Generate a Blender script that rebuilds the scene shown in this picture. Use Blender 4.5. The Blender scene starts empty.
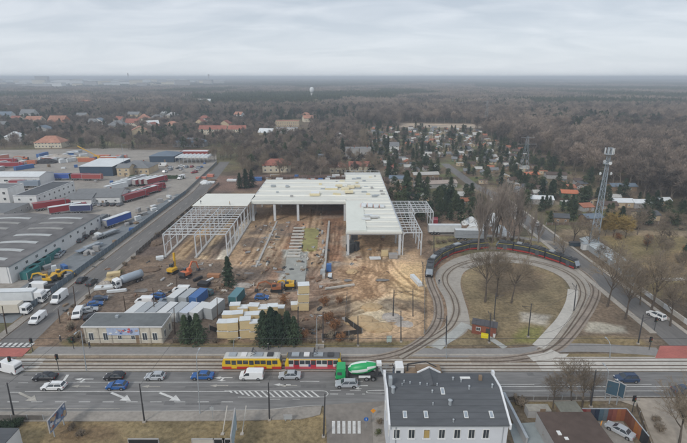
import bpy, math, random
import numpy as np
from mathutils import Vector, Matrix
PI = math.pi
S = bpy.context.scene
COL = S.collection
H, F, CX, CY, TH = 60.0, 458.0, 343.5, 221.5, math.radians(17.5)
ST, CT = math.sin(TH), math.cos(TH)

def G(px, py, z=0.0):
    """ground position (at height z) that the surveyed point (px, py) of the site plan lies at"""
    u = (px - CX) / F; v = (py - CY) / F
    t = (H - z) / (ST + v * CT)
    return (u * t, t * (CT - v * ST))
def GP(pts, z=0.0): return [G(a, b, z) for a, b in pts]

# ------------------------------------------------------------------ materials
def new_mat(name):
    m = bpy.data.materials.new(name); m.use_nodes = True
    nt = m.node_tree; b = nt.nodes['Principled BSDF']
    return m, nt, b
MATS = {}
def mat(name, col, rough=0.75, metal=0.0, var=0.12, scale=1.5, bump=0.0, col2=None, spec=0.3, detail=6.0, coords='world', stretch=None):
    """procedural: base colour broken up by two octaves of noise"""
    if name in MATS: return MATS[name]
    m, nt, b = new_mat(name); N = nt.nodes; L = nt.links
    if coords == 'world':
        g = N.new('ShaderNodeNewGeometry'); vec = g.outputs['Position']
    else:
        g = N.new('ShaderNodeTexCoord'); vec = g.outputs['Object']
    if stretch:
        mp = N.new('ShaderNodeMapping'); mp.inputs['Scale'].default_value = stretch
        L.new(vec, mp.inputs['Vector']); vec = mp.outputs['Vector']
    n1 = N.new('ShaderNodeTexNoise'); n1.inputs['Scale'].default_value = scale; n1.inputs['Detail'].default_value = detail
    n2 = N.new('ShaderNodeTexNoise'); n2.inputs['Scale'].default_value = scale * 0.13; n2.inputs['Detail'].default_value = 3
    L.new(vec, n1.inputs['Vector']); L.new(vec, n2.inputs['Vector'])
    ad = N.new('ShaderNodeMath'); ad.operation = 'ADD'; L.new(n1.outputs['Fac'], ad.inputs[0]); L.new(n2.outputs['Fac'], ad.inputs[1])
    mr = N.new('ShaderNodeMapRange'); mr.inputs['From Min'].default_value = 0.65; mr.inputs['From Max'].default_value = 1.35
    L.new(ad.outputs[0], mr.inputs['Value'])
    mx = N.new('ShaderNodeMix'); mx.data_type = 'RGBA'
    c1 = [max(0, c * (1 - var)) for c in col]
    c2 = [min(1, c * (1 + var)) for c in col] if col2 is None else col2
    mx.inputs[6].default_value = (*c1, 1); mx.inputs[7].default_value = (*c2, 1)
    L.new(mr.outputs[0], mx.inputs[0]); L.new(mx.outputs[2], b.inputs['Base Color'])
    b.inputs['Roughness'].default_value = rough; b.inputs['Metallic'].default_value = metal
    b.inputs['Specular IOR Level'].default_value = spec
    if bump:
        bp = N.new('ShaderNodeBump'); bp.inputs['Strength'].default_value = bump; bp.inputs['Distance'].default_value = 0.05
        L.new(n1.outputs['Fac'], bp.inputs['Height']); L.new(bp.outputs[0], b.inputs['Normal'])
    MATS[name] = m
    return m
def paint(name, col, rough=0.35, var=0.05): return mat(name, col, rough=rough, var=var, scale=2.0, spec=0.5, coords='obj')

asphalt = mat('asphalt_main', (0.195, 0.188, 0.180), 0.85, var=0.32, scale=0.9, bump=0.1, stretch=(0.25, 1.6, 1))
asphalt_side = mat('asphalt_street', (0.17, 0.16, 0.15), 0.9, var=0.25, scale=0.9, stretch=(1.6, 0.2, 1))
asphalt_path = mat('asphalt_path', (0.27, 0.255, 0.24), 0.9, var=0.15, scale=1.2)
concrete = mat('concrete_slabs', (0.40, 0.36, 0.31), 0.9, var=0.22, scale=1.3, bump=0.1)
concrete_pale = mat('concrete_pale', (0.50, 0.47, 0.42), 0.9, var=0.16, scale=1.1)
paving = mat('paving_dusty', (0.30, 0.27, 0.235), 0.9, var=0.25, scale=1.6)
ballast = mat('track_ballast', (0.30, 0.235, 0.165), 0.95, var=0.4, scale=2.5, bump=0.3)
yard_mat = mat('yard_gravel', (0.31, 0.28, 0.245), 0.95, var=0.28, scale=0.6)
yard_dark = mat('yard_asphalt', (0.20, 0.215, 0.225), 0.9, var=0.2, scale=0.6)
rail_m = mat('rail_steel', (0.16, 0.12, 0.10), 0.5, metal=0.4, var=0.2)
white_line = mat('road_paint', (0.60, 0.59, 0.56), 0.8, var=0.22, scale=3.5)
pale_line = mat('road_paint_worn', (0.40, 0.375, 0.33), 0.85, var=0.3, scale=3.5)
red_surf = mat('red_surfacing', (0.42, 0.14, 0.115), 0.9, var=0.18, scale=2)
kerb_m = mat('kerb_stone', (0.42, 0.40, 0.37), 0.9, var=0.15, scale=3)
glass = mat('window_glass', (0.05, 0.06, 0.07), 0.10, var=0.3, spec=0.6)
glass_sky = mat('roof_glass', (0.30, 0.34, 0.38), 0.15, var=0.2, spec=0.6)
tyre = mat('tyre_rubber', (0.02, 0.02, 0.02), 0.85, var=0.2)
rim_m = mat('wheel_rim', (0.35, 0.35, 0.36), 0.4, metal=0.6)
lamp_m = mat('headlight_glass', (0.75, 0.75, 0.72), 0.15, var=0.05, spec=0.6)
tail_m = mat('taillight_red', (0.35, 0.02, 0.02), 0.25, var=0.1, spec=0.6)
amber_m = mat('amber_plastic', (0.75, 0.30, 0.03), 0.4)
black_pl = mat('black_plastic', (0.025, 0.025, 0.027), 0.6, var=0.2)
dark_metal = mat('dark_metal', (0.055, 0.055, 0.058), 0.6, var=0.25)
steel = mat('primed_steel', (0.55, 0.57, 0.58), 0.55, var=0.1, scale=1)
galv = mat('galvanised', (0.38, 0.41, 0.43), 0.5, metal=0.2, var=0.15)
white_roof = mat('white_membrane', (0.71, 0.70, 0.63), 0.7, var=0.15, scale=0.5, stretch=(0.25, 2.2, 1))
white_wall = mat('white_render', (0.66, 0.66, 0.65), 0.85, var=0.10, scale=0.8, stretch=(1, 1, 0.35))
cream_wall = mat('cream_render', (0.60, 0.54, 0.42), 0.85, var=0.14, scale=0.8)
tan_wall = mat('tan_wall', (0.50, 0.40, 0.27), 0.85, var=0.15, scale=0.8)
grey_wall = mat('grey_render', (0.36, 0.35, 0.34), 0.85, var=0.15, scale=0.8)
blue_wall = mat('navy_cladding', (0.045, 0.075, 0.115), 0.6, var=0.15)
slate = mat('dark_roof_felt', (0.096, 0.101, 0.108), 0.85, var=0.22, scale=0.9, stretch=(0.4, 2, 1))
hall_roof = mat('hall_bitumen', (0.165, 0.158, 0.155), 0.9, var=0.35, scale=0.28)
grey_roof = mat('grey_roof', (0.19, 0.195, 0.20), 0.85, var=0.15, scale=0.6)
blue_roof = mat('blue_grey_roof', (0.15, 0.19, 0.235), 0.75, var=0.15, scale=0.6)
red_roof = mat('red_tile', (0.36, 0.115, 0.075), 0.85, var=0.22, scale=1.0)
salmon_roof = mat('salmon_tile', (0.52, 0.22, 0.14), 0.85, var=0.2, scale=1.0)
orange_roof = mat('orange_sheet', (0.50, 0.17, 0.09), 0.7, var=0.12)
brown_roof = mat('brown_felt', (0.105, 0.075, 0.062), 0.85, var=0.22, scale=0.8)
white_sheet = mat('white_sheeting', (0.66, 0.68, 0.68), 0.6, var=0.12, scale=0.7)
brick = mat('red_brick', (0.24, 0.085, 0.055), 0.85, var=0.22, scale=3)
wood = mat('weathered_wood', (0.25, 0.18, 0.12), 0.85, var=0.25, scale=2)
pine_wood = mat('cut_pine', (0.60, 0.475, 0.27), 0.8, var=0.14, scale=1.6, stretch=(0.5, 0.5, 6))
bark = mat('bark', (0.105, 0.085, 0.068), 0.95, var=0.35, scale=2)
bark_pale = mat('bark_pale', (0.20, 0.165, 0.135), 0.95, var=0.3, scale=2)
bark_dark = mat('bark_dark', (0.062, 0.052, 0.045), 0.95, var=0.3, scale=2)
def leafmat(name, a, b_, sc=0.05):
    """foliage or twigs; the colour drifts from tree to tree and clump to clump"""
    m, nt, b = new_mat(name); N = nt.nodes; L = nt.links
    g = N.new('ShaderNodeNewGeometry'); oi = N.new('ShaderNodeObjectInfo')
    n = N.new('ShaderNodeTexNoise'); n.inputs['Scale'].default_value = 0.45; n.inputs['Detail'].default_value = 4
    L.new(g.outputs['Position'], n.inputs['Vector'])
    n2 = N.new('ShaderNodeTexNoise'); n2.inputs['Scale'].default_value = sc; n2.inputs['Detail'].default_value = 3
    L.new(g.outputs['Position'], n2.inputs['Vector'])
    s = N.new('ShaderNodeMath'); s.operation = 'ADD'; L.new(n.outputs['Fac'], s.inputs[0]); L.new(n2.outputs['Fac'], s.inputs[1])
    s2 = N.new('ShaderNodeMath'); s2.operation = 'MULTIPLY_ADD'; s2.inputs[1].default_value = 0.7
    L.new(oi.outputs['Random'], s2.inputs[0]); L.new(s.outputs[0], s2.inputs[2])
    mr = N.new('ShaderNodeMapRange'); mr.inputs['From Min'].default_value = 0.9; mr.inputs['From Max'].default_value = 1.8
    L.new(s2.outputs[0], mr.inputs['Value'])
    mx = N.new('ShaderNodeMix'); mx.data_type = 'RGBA'; mx.inputs[6].default_value = (*a, 1); mx.inputs[7].default_value = (*b_, 1)
    L.new(mr.outputs[0], mx.inputs[0]); L.new(mx.outputs[2], b.inputs['Base Color'])
    b.inputs['Roughness'].default_value = 0.9; b.inputs['Specular IOR Level'].default_value = 0.15
    MATS[name] = m; return m
twig = leafmat('bare_twigs', (0.15, 0.12, 0.09), (0.31, 0.25, 0.18))
twig_pop = leafmat('poplar_twigs', (0.21, 0.175, 0.145), (0.35, 0.295, 0.25))
twig_forest = leafmat('forest_twigs', (0.068, 0.062, 0.058), (0.38, 0.30, 0.24), 0.007)
twig_yellow = leafmat('willow_twigs', (0.28, 0.20, 0.07), (0.40, 0.29, 0.11))
twig_rust = leafmat('rust_leaves', (0.20, 0.095, 0.045), (0.33, 0.17, 0.08))
needle = leafmat('needles', (0.020, 0.038, 0.026), (0.075, 0.105, 0.055))
needle_f = leafmat('needles_garden', (0.028, 0.050, 0.033), (0.085, 0.105, 0.05))
shrub_g = leafmat('shrub_green', (0.07, 0.085, 0.035), (0.15, 0.155, 0.06))

# ------------------------------------------------------------------ mesh builder
class MB:
    def __init__(s): s.v = []; s.f = []; s.m = []
    def add(s, vs, fs, mi=0):
        o = len(s.v); s.v += [tuple(p) for p in vs]
        s.f += [tuple(i + o for i in f) for f in fs]; s.m += [mi] * len(fs); return s
    def box(s, cx, cy, cz, sx, sy, sz, rz=0, mi=0):
        """centre in x and y, cz = underside"""
        c, n = math.cos(rz), math.sin(rz); vs = []
        for z in (cz, cz + sz):
            for a, b in ((-1, -1), (1, -1), (1, 1), (-1, 1)):
                x, y = a * sx / 2, b * sy / 2
                vs.append((cx + x * c - y * n, cy + x * n + y * c, z))
        return s.add(vs, [(0, 3, 2, 1), (4, 5, 6, 7), (0, 1, 5, 4), (1, 2, 6, 5), (2, 3, 7, 6), (3, 0, 4, 7)], mi)
    def cyl(s, p0, p1, r0, r1=None, n=8, caps=True, mi=0):
        if r1 is None: r1 = r0
        p0 = Vector(p0); p1 = Vector(p1); d = (p1 - p0)
        if d.length < 1e-6: return s
        d.normalize(); a = d.orthogonal().normalized(); b = d.cross(a); vs = []
        for p, r in ((p0, r0), (p1, r1)):
            for i in range(n):
                t = 2 * PI * i / n; vs.append(p + (a * math.cos(t) + b * math.sin(t)) * r)
        fs = [(i, (i + 1) % n, n + (i + 1) % n, n + i) for i in range(n)]
        if caps: fs += [tuple(range(n))[::-1], tuple(range(n, 2 * n))]
        return s.add(vs, fs, mi)
    def bar(s, p0, p1, w, h=None, mi=0):
        """square-section bar between two points"""
        return s.cyl(p0, p1, w * 0.707, None, 4, True, mi)
    def prism(s, pts, z0, z1, mi=0):
        n = len(pts); vs = [(x, y, z0) for x, y in pts] + [(x, y, z1) for x, y in pts]
        fs = [tuple(range(n))[::-1], tuple(range(n, 2 * n))] + [(i, (i + 1) % n, n + (i + 1) % n, n + i) for i in range(n)]
        return s.add(vs, fs, mi)
    def prof(s, pts, hw, bev=0.06, taper=None, mi=0):
        """side profile (x, z) extruded across y with softened flanks"""
        cx = sum(p[0] for p in pts) / len(pts); cz = sum(p[1] for p in pts) / len(pts)
        L = max(p[0] for p in pts) - min(p[0] for p in pts); Hh = max(p[1] for p in pts) - min(p[1] for p in pts)
        kx = 1 - 2 * bev / L; kz = 1 - 2 * bev / Hh; rings = []
        for sg, out in ((-1, 1), (-1, 0), (1, 0), (1, 1)):
            r = []
            for x, z in pts:
                w = hw * (taper(x, z) if taper else 1)
                if out: r.append((cx + (x - cx) * kx, sg * w, cz + (z - cz) * kz))
                else: r.append((x, sg * (w - bev), z))
            rings.append(r)
        n = len(pts); vs = sum(rings, []); fs = []
        for k in range(3):
            for i in range(n):
                j = (i + 1) % n; fs.append((k * n + i, k * n + j, (k + 1) * n + j, (k + 1) * n + i))
        fs += [tuple(range(n))[::-1], tuple(range(3 * n, 4 * n))]
        return s.add(vs, fs, mi)
    def panel(s, q, t=0.02, mi=0):
        """four corners given a thickness along their normal"""
        q = [Vector(p) for p in q]; n = (q[1] - q[0]).cross(q[2] - q[0]).normalized() * t
        vs = [p - n * 0.5 for p in q] + [p + n for p in q]
        return s.add(vs, [(3, 2, 1, 0), (4, 5, 6, 7), (0, 1, 5, 4), (1, 2, 6, 5), (2, 3, 7, 6), (3, 0, 4, 7)], mi)
    def lathe(s, prof, n=16, axis='z', mi=0, stripe=None, o=(0, 0, 0)):
        vs = []; fs = []; mis = []
        for r, h in prof:
            for i in range(n):
                t = 2 * PI * i / n; a, b = r * math.cos(t), r * math.sin(t)
                vs.append((a + o[0], b + o[1], h + o[2]) if axis == 'z' else (h + o[0], a + o[1], b + o[2]))
        for k in range(len(prof) - 1):
            for i in range(n):
                fs.append((k * n + i, k * n + (i + 1) % n, (k + 1) * n + (i + 1) % n, (k + 1) * n + i))
                mis.append(stripe(i, k) if stripe else mi)
        fs += [tuple(range(n))[::-1], tuple(range((len(prof) - 1) * n, len(prof) * n))]; mis += [mi, mi]
        off = len(s.v); s.v += vs; s.f += [tuple(i + off for i in f) for f in fs]; s.m += mis
        return s
    def mesh(s, name, mats, smooth=False):
        me = bpy.data.meshes.new(name); me.from_pydata(s.v, [], s.f)
        for m in (mats if isinstance(mats, (list, tuple)) else [mats]): me.materials.append(m)
        if any(s.m): me.polygons.foreach_set('material_index', s.m)
        if smooth: me.polygons.foreach_set('use_smooth', [True] * len(me.polygons))
        me.update(); return me
    def build(s, name, mats, parent=None, loc=(0, 0, 0), rz=0, smooth=False):
        return link(name, s.mesh(name, mats, smooth), parent, loc, rz)
def link(name, me, parent=None, loc=(0, 0, 0), rz=0):
    o = bpy.data.objects.new(name, me); COL.objects.link(o)
    if parent is not None: o.parent = parent
    o.location = loc; o.rotation_euler = (0, 0, rz); return o
def tag(o, label, cat, group=None, kind=None):
    if label: o['label'] = label
    if cat: o['category'] = cat
    if group: o['group'] = group
    if kind: o['kind'] = kind
    return o
def thing(name, label, cat, loc=(0, 0, 0), rz=0, group=None):
    return tag(link(name, None, None, loc, rz), label, cat, group)
def dup(root, loc, rz=0, label=None, group=None, scale=None, recolor=None):
    r = root.copy(); COL.objects.link(r); r.location = loc; r.rotation_euler = (0, 0, rz)
    if label: r['label'] = label
    if group: r['group'] = group
    if scale is not None: r.scale = scale if hasattr(scale, '__len__') else (scale,) * 3
    for ch in list(root.children):
        c = ch.copy(); COL.objects.link(c); c.parent = r
        if recolor and ch.name.split('.')[0] in recolor:
            c.data = recolor[ch.name.split('.')[0]](ch.data)
        for g in ch.children:
            d = g.copy(); COL.objects.link(d); d.parent = c
    return r
def struct(name, mb, m, **k):
    o = mb.build(name, m, **k); o['kind'] = 'structure'; return o
def sheet(name, pts, z, m, th=None):
    """flat surfacing laid as a thin slab"""
    mb = MB(); n = len(pts)
    if th: mb.prism(pts, z - th, z)
    else: mb.add([(x, y, z) for x, y in pts], [tuple(range(n))])
    o = struct(name, mb, m)
    if not th and o.data.polygons[0].normal.z < 0: o.data.flip_normals()
    return o
def smooth_path(pts, n=8):
    P = [Vector((p[0], p[1], 0)) for p in pts]; P = [P[0] * 2 - P[1]] + P + [P[-1] * 2 - P[-2]]; out = []
    for i in range(1, len(P) - 2):
        for k in range(n):
            t = k / n; a, b, c, d = P[i - 1:i + 3]
            out.append(0.5 * ((2 * b) + (c - a) * t + (2 * a - 5 * b + 4 * c - d) * t * t + (3 * b - a - 3 * c + d) * t ** 3))
    out.append(P[-2]); return out
def ribbon(mb, path, off0, off1, z, mi=0, z0=None):
    vs = []
    for i, p in enumerate(path):
        d = (path[min(i + 1, len(path) - 1)] - path[max(i - 1, 0)]).normalized(); n = Vector((-d.y, d.x, 0))
        vs += [(p.x + n.x * off0, p.y + n.y * off0, z), (p.x + n.x * off1, p.y + n.y * off1, z)]
    up = off1 < off0
    fs = [((2 * i, 2 * i + 2, 2 * i + 3, 2 * i + 1) if not up else (2 * i, 2 * i + 1, 2 * i + 3, 2 * i + 2)) for i in range(len(path) - 1)]
    mb.add(vs, fs, mi); return mb
def road_ribbon(name, path, w0, w1, z, m):
    return struct(name, ribbon(MB(), path, w0, w1, z), m)

# ------------------------------------------------------------------ camera, world, light
cam = bpy.data.cameras.new('camera'); co = bpy.data.objects.new('camera', cam); COL.objects.link(co)
cam.sensor_width = 36; cam.lens = 36 * F / 687; cam.clip_start = 0.5; cam.clip_end = 90000
co.location = (0, 0, H); co.rotation_euler = (PI / 2 - TH, 0, 0); S.camera = co
w = bpy.data.worlds.new('World'); S.world = w; w.use_nodes = True
N = w.node_tree.nodes; L = w.node_tree.links; N.clear()
SUN_EL, SUN_AZ = math.radians(38), math.radians(215)
out = N.new('ShaderNodeOutputWorld'); sky = N.new('ShaderNodeTexSky'); sky.sky_type = 'NISHITA'; sky.sun_disc = False
sky.sun_elevation = SUN_EL; sky.sun_rotation = SUN_AZ
bg1 = N.new('ShaderNodeBackground'); bg1.inputs[1].default_value = 0.10; L.new(sky.outputs[0], bg1.inputs[0])
tc = N.new('ShaderNodeTexCoord'); sp = N.new('ShaderNodeSeparateXYZ'); L.new(tc.outputs['Generated'], sp.inputs[0])
zz = N.new('ShaderNodeMath'); zz.operation = 'ADD'; zz.inputs[1].default_value = 0.20
zm = N.new('ShaderNodeMath'); zm.operation = 'MAXIMUM'; zm.inputs[1].default_value = 0.0; L.new(sp.outputs[2], zm.inputs[0]); L.new(zm.outputs[0], zz.inputs[0])
dv = N.new('ShaderNodeVectorMath'); dv.operation = 'DIVIDE'; cb = N.new('ShaderNodeCombineXYZ')
for i in range(3): L.new(zz.outputs[0], cb.inputs[i])
L.new(tc.outputs['Generated'], dv.inputs[0]); L.new(cb.outputs[0], dv.inputs[1])
mp = N.new('ShaderNodeMapping'); mp.inputs['Scale'].default_value = (1.5, 2.6, 0.0); mp.inputs['Location'].default_value = (3.3, 1.2, 0)
L.new(dv.outputs[0], mp.inputs['Vector'])
nz = N.new('ShaderNodeTexNoise'); nz.inputs['Scale'].default_value = 1.0; nz.inputs['Detail'].default_value = 7; nz.inputs['Roughness'].default_value = 0.5
nz.inputs['Distortion'].default_value = 0.6
L.new(mp.outputs[0], nz.inputs['Vector'])
cr = N.new('ShaderNodeValToRGB'); cr.color_ramp.elements[0].position = 0.38; cr.color_ramp.elements[1].position = 0.63
cr.color_ramp.elements[0].color = (0.485, 0.545, 0.625, 1); cr.color_ramp.elements[1].color = (0.665, 0.71, 0.775, 1)
L.new(nz.outputs['Fac'], cr.inputs[0])
hz = N.new('ShaderNodeMapRange'); hz.inputs['From Min'].default_value = 0.0; hz.inputs['From Max'].default_value = 0.16
hz.inputs['To Min'].default_value = 0.80; hz.inputs['To Max'].default_value = 0.0; L.new(sp.outputs[2], hz.inputs['Value'])
mh = N.new('ShaderNodeMix'); mh.data_type = 'RGBA'; mh.inputs[7].default_value = (0.74, 0.79, 0.845, 1)
L.new(hz.outputs[0], mh.inputs[0]); L.new(cr.outputs[0], mh.inputs[6])
bg2 = N.new('ShaderNodeBackground'); bg2.inputs[1].default_value = 1.0; L.new(mh.outputs[2], bg2.inputs[0])
ms = N.new('ShaderNodeMixShader'); ms.inputs[0].default_value = 0.90
L.new(bg1.outputs[0], ms.inputs[1]); L.new(bg2.outputs[0], ms.inputs[2]); L.new(ms.outputs[0], out.inputs[0])
sl = bpy.data.lights.new('sun', 'SUN'); sl.energy = 1.5; sl.angle = math.radians(12); sl.color = (1.0, 0.965, 0.91)
so = bpy.data.objects.new('sun', sl); COL.objects.link(so)
sd = Vector((math.sin(SUN_AZ) * math.cos(SUN_EL), math.cos(SUN_AZ) * math.cos(SUN_EL), math.sin(SUN_EL)))
so.rotation_euler = sd.to_track_quat('Z', 'Y').to_euler(); so.location = (-60, -80, 120)
S.view_settings.view_transform = 'Standard'; S.view_settings.look = 'None'; S.view_settings.gamma = 1
S.view_settings.use_curve_mapping = False; S.view_settings.exposure = 0.12

# haze: one closed box of even, thin air
hb = MB().box(0, 22000, -3, 92000, 46500, 74); ho = hb.build('haze', None)
hm = bpy.data.materials.new('haze_air'); hm.use_nodes = True; hn = hm.node_tree; hn.nodes.clear()
hv = hn.nodes.new('ShaderNodeVolumePrincipled'); hv.inputs['Density'].default_value = 0.00034; hv.inputs['Color'].default_value = (0.85, 0.92, 1.0, 1)
hv.inputs['Anisotropy'].default_value = 0.0
hq = hn.nodes.new('ShaderNodeOutputMaterial'); hn.links.new(hv.outputs[0], hq.inputs['Volume'])
ho.data.materials.clear(); ho.data.materials.append(hm)
tag(ho, 'thin pale blue haze hanging over the distant woods', 'haze', None, 'stuff')

# ------------------------------------------------------------------ ground
rs = np.random.RandomState(5)
LAT = rs.rand(512, 512)
def vnoise(x, y, s, o=0):
    x = x / s + 37.3 * o + 1000; y = y / s + 91.7 * o + 1000
    xi = np.floor(x).astype(int); yi = np.floor(y).astype(int); fx = x - xi; fy = y - yi
    fx = fx * fx * (3 - 2 * fx); fy = fy * fy * (3 - 2 * fy)
    a = LAT[xi % 512, yi % 512]; b = LAT[(xi + 1) % 512, yi % 512]; c = LAT[xi % 512, (yi + 1) % 512]; d = LAT[(xi + 1) % 512, (yi + 1) % 512]
    return (a * (1 - fx) + b * fx) * (1 - fy) + (c * (1 - fx) + d * fx) * fy
def fbm(x, y, s, o=0, n=4):
    r = 0; a = 0.5; t = 0
    for i in range(n): r = r + a * vnoise(x, y, s / 2 ** i, o + i); t += a; a *= 0.5
    return r / t
def sdist(X, Y, poly):
    """signed distance to a polygon, positive inside"""
    d = np.full(X.shape, 1e9); ins = np.zeros(X.shape, bool); n = len(poly)
    for i in range(n):
        x0, y0 = poly[i]; x1, y1 = poly[(i + 1) % n]; ex, ey = x1 - x0, y1 - y0
        t = np.clip(((X - x0) * ex + (Y - y0) * ey) / (ex * ex + ey * ey + 1e-9), 0, 1)
        d = np.minimum(d, np.hypot(X - x0 - t * ex, Y - y0 - t * ey))
        c = ((y0 > Y) != (y1 > Y)) & (X < (x1 - x0) * (Y - y0) / (y1 - y0 + 1e-12) + x0); ins ^= c
    return np.where(ins, d, -d)
def axis(a, b, step, lo, hi, g=1.16):
    r = list(np.arange(a, b, step)); s = step; x = a; pre = []
    while x > lo: s *= g; x -= s; pre.append(x)
    s = step; x = r[-1]; post = []
    while x < hi: s *= g; x += s; post.append(x)
    return np.array(pre[::-1] + r + post)
gx = np.concatenate([axis(-112, 110, 0.5, -45000, 110)[:-1], axis(110, 165, 1.2, 110, 45000)]); gx = np.unique(gx); gy = np.concatenate([axis(58, 262, 0.5, -60, 262)[:-1], axis(262, 600, 1.6, 262, 44000)]); gy = np.unique(gy)
gx = np.clip(gx, -45500, 45500); gy = np.clip(gy, -900, 44800)
XX, YY = np.meshgrid(gx, gy)
colr = np.zeros(XX.shape + (3,)); zz_ = np.zeros(XX.shape)
base = np.array((0.135, 0.102, 0.072)); colr[:] = base
gm = np.clip((fbm(XX, YY, 40, 3) - 0.42) * 5, 0, 1)[..., None]; colr = colr * (1 - gm) + np.array((0.125, 0.112, 0.062)) * gm
def zone(px, c, feather=1.5, warp=3.0, ws=8.0, strength=1.0, world=False, o=1):
    global colr
    poly = px if world else GP(px)
    xs = [p[0] for p in poly]; ys = [p[1] for p in poly]; pad = feather * 2 + warp
    ix = np.where((gx > min(xs) - pad) & (gx < max(xs) + pad))[0]; iy = np.where((gy > min(ys) - pad) & (gy < max(ys) + pad))[0]
    if not len(ix) or not len(iy): return
    sl_ = (slice(iy[0], iy[-1] + 1), slice(ix[0], ix[-1] + 1)); X = XX[sl_]; Y = YY[sl_]
    d = sdist(X, Y, poly) + (fbm(X, Y, ws, o) - 0.5) * 2 * warp
    m = (np.clip(d / feather * 0.5 + 0.5, 0, 1) * strength)[..., None]
    colr[sl_] = colr[sl_] * (1 - m) + np.array(c) * m
DRY = (0.215, 0.165, 0.090); DIRT = (0.205, 0.145, 0.10); DARK = (0.155, 0.118, 0.09); RED = (0.29, 0.165, 0.10); SAND = (0.47, 0.325, 0.20); TAN = (0.37, 0.26, 0.155); PALE = (0.52, 0.47, 0.39)
zone([(-84, 92), (40, 92), (44, 285), (-84, 285)], DIRT, 1, 3, world=True)
zone([(60, 345), (95, 290), (160, 262), (250, 262), (330, 275), (330, 345)], DARK, 3, 4)
zone([(-76, 150), (-62, 150), (-62, 260), (-76, 260)], (0.14, 0.105, 0.085), 2, 3, world=True)
# inside the west frame: strips of tan and brown between the pits
for a, b_, c in ((-60, -55, TAN), (-54, -52, DARK), (-51, -47, (0.40, 0.30, 0.19)), (-46.5, -44, DARK), (-44, -40.5, PALE), (-40, -33, TAN), (-30, -27, PALE)):
    zone([(a, 147), (b_, 147), (b_, 205), (a, 205)], c, 0.6, 0.9, 4, 0.85, world=True)
zone([(-39, 140), (-1, 140), (-1, 235), (-39, 235)], (0.34, 0.235, 0.15), 2, 2, world=True)
zone([(-24, 125), (-18, 125), (-16, 190), (-21, 190)], RED, 1.5, 1.0, world=True)
zone([(230, 285), (345, 262), (345, 300), (330, 312), (250, 300)], (0.30, 0.205, 0.145), 3, 4)
zone([(283, 250), (309, 250), (306, 284), (280, 282)], (0.36, 0.35, 0.31), 0.6, 1.0, 5)
zone([(287, 263), (299, 263), (297, 272), (286, 272)], (0.60, 0.58, 0.54), 0.8, 1.5, 4)
zone([(302, 228), (319, 228), (317, 251), (301, 251)], (0.30, 0.27, 0.10), 0.5, 0.8, 4)
zone([(304, 236), (316, 236), (315, 247), (303, 247)], (0.33, 0.31, 0.17), 0.8, 1.5, 4)
zone([(320, 205), (345, 205), (345, 262), (326, 262)], RED, 1.5, 1.5)
zone([(346, 205), (400, 205), (402, 262), (346, 262)], (0.36, 0.25, 0.155), 2, 2)
zone([(347, 262), (385, 248), (420, 250), (432, 292), (430, 340), (346, 340), (350, 308), (338, 290)], SAND, 2.5, 4, 10)
zone([(352, 300), (385, 296), (398, 312), (384, 330), (352, 324)], (0.52, 0.43, 0.30), 1.5, 3, 5)
zone([(330, 268), (372, 260), (378, 300), (345, 305)], (0.33, 0.21, 0.125), 3, 4, 7, 0.75)
zone([(395, 262), (424, 262), (428, 300), (400, 312)], (0.55, 0.40, 0.22), 2, 4, 7, 0.7)
zone([(286, 300), (350, 300), (352, 345), (286, 345)], (0.17, 0.12, 0.085), 2, 3)
zone([(0, 276), (120, 276), (60, 345), (0, 345)], (0.16, 0.13, 0.10), 3, 3, 6, 0.0)
# verges and greens
zone([(62, 342), (110, 344), (300, 343), (445, 341), (445, 349), (62, 349)], (0.175, 0.142, 0.072), 0.7, 1.2, 5)
zone([(390, 347), (432, 338), (436, 347), (400, 352)], DRY, 0.8, 0.8)
zone([(-20, 418), (330, 414), (338, 470), (-20, 470)], DRY, 0.6, 1.0, 5)
zone([(60, 425), (110, 423), (130, 443), (60, 443)], (0.15, 0.10, 0.06), 1.5, 3, 5, 0.7)
zone([(500, 398), (700, 398), (700, 470), (500, 470)], (0.16, 0.125, 0.085), 1, 1.5)
zone([(500, 400), (600, 399), (600, 408), (500, 408)], DRY, 0.6, 0.8)
isl = [(460, 277), (470, 268), (490, 263), (519, 263), (544, 268), (564, 279), (571, 294), (570, 308), (559, 325), (544, 340), (508, 347), (440, 347), (468, 330), (468, 319), (467, 305), (462, 290)]
zone(isl, (0.205, 0.160, 0.095), 0.6, 0.8)
zone([(480, 270), (520, 262), (545, 275), (540, 292), (500, 297), (480, 288)], (0.165, 0.12, 0.078), 2, 3, 6, 0.8)
zone([(520, 312), (552, 316), (545, 326), (520, 322)], (0.38, 0.34, 0.28), 0.8, 1.2, 4)
zone([(520, 330), (545, 325), (540, 343), (505, 345)], (0.165, 0.155, 0.06), 1, 2)
zone([(585, 300), (610, 280), (660, 340), (662, 350), (565, 350)], (0.155, 0.118, 0.085), 1, 2)
zone([(565, 336), (640, 338), (650, 346), (560, 346)], DRY, 1, 1.5)
zone([(588, 322), (625, 327), (628, 333), (586, 331)], (0.37, 0.34, 0.28), 0.8, 1.0, 4)
zone([(600, 232), (700, 236), (700, 300), (640, 295)], (0.205, 0.162, 0.085), 1.5, 3)
zone([(640, 255), (700, 250), (700, 275), (650, 278)], (0.27, 0.19, 0.11), 2, 3, 8, 0.7)
zone([(560, 229), (700, 231), (700, 236), (560, 236)], (0.24, 0.185, 0.12), 0.8, 1.2)
zone([(432, 236), (560, 236), (560, 262), (500, 244), (432, 248)], (0.225, 0.19, 0.10), 1, 1.5)
zone([(436, 215), (520, 218), (520, 236), (436, 236)], (0.24, 0.165, 0.115), 1, 2)
zone([(555, 200), (575, 200), (590, 222), (560, 222)], (0.15, 0.16, 0.055), 1.5, 2)
zone([(640, 400), (700, 400), (700, 450), (655, 450)], (0.27, 0.23, 0.18), 1, 2)
zone([(655, 405), (700, 402), (700, 425), (680, 425)], (0.16, 0.125, 0.085), 1, 2)
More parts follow.
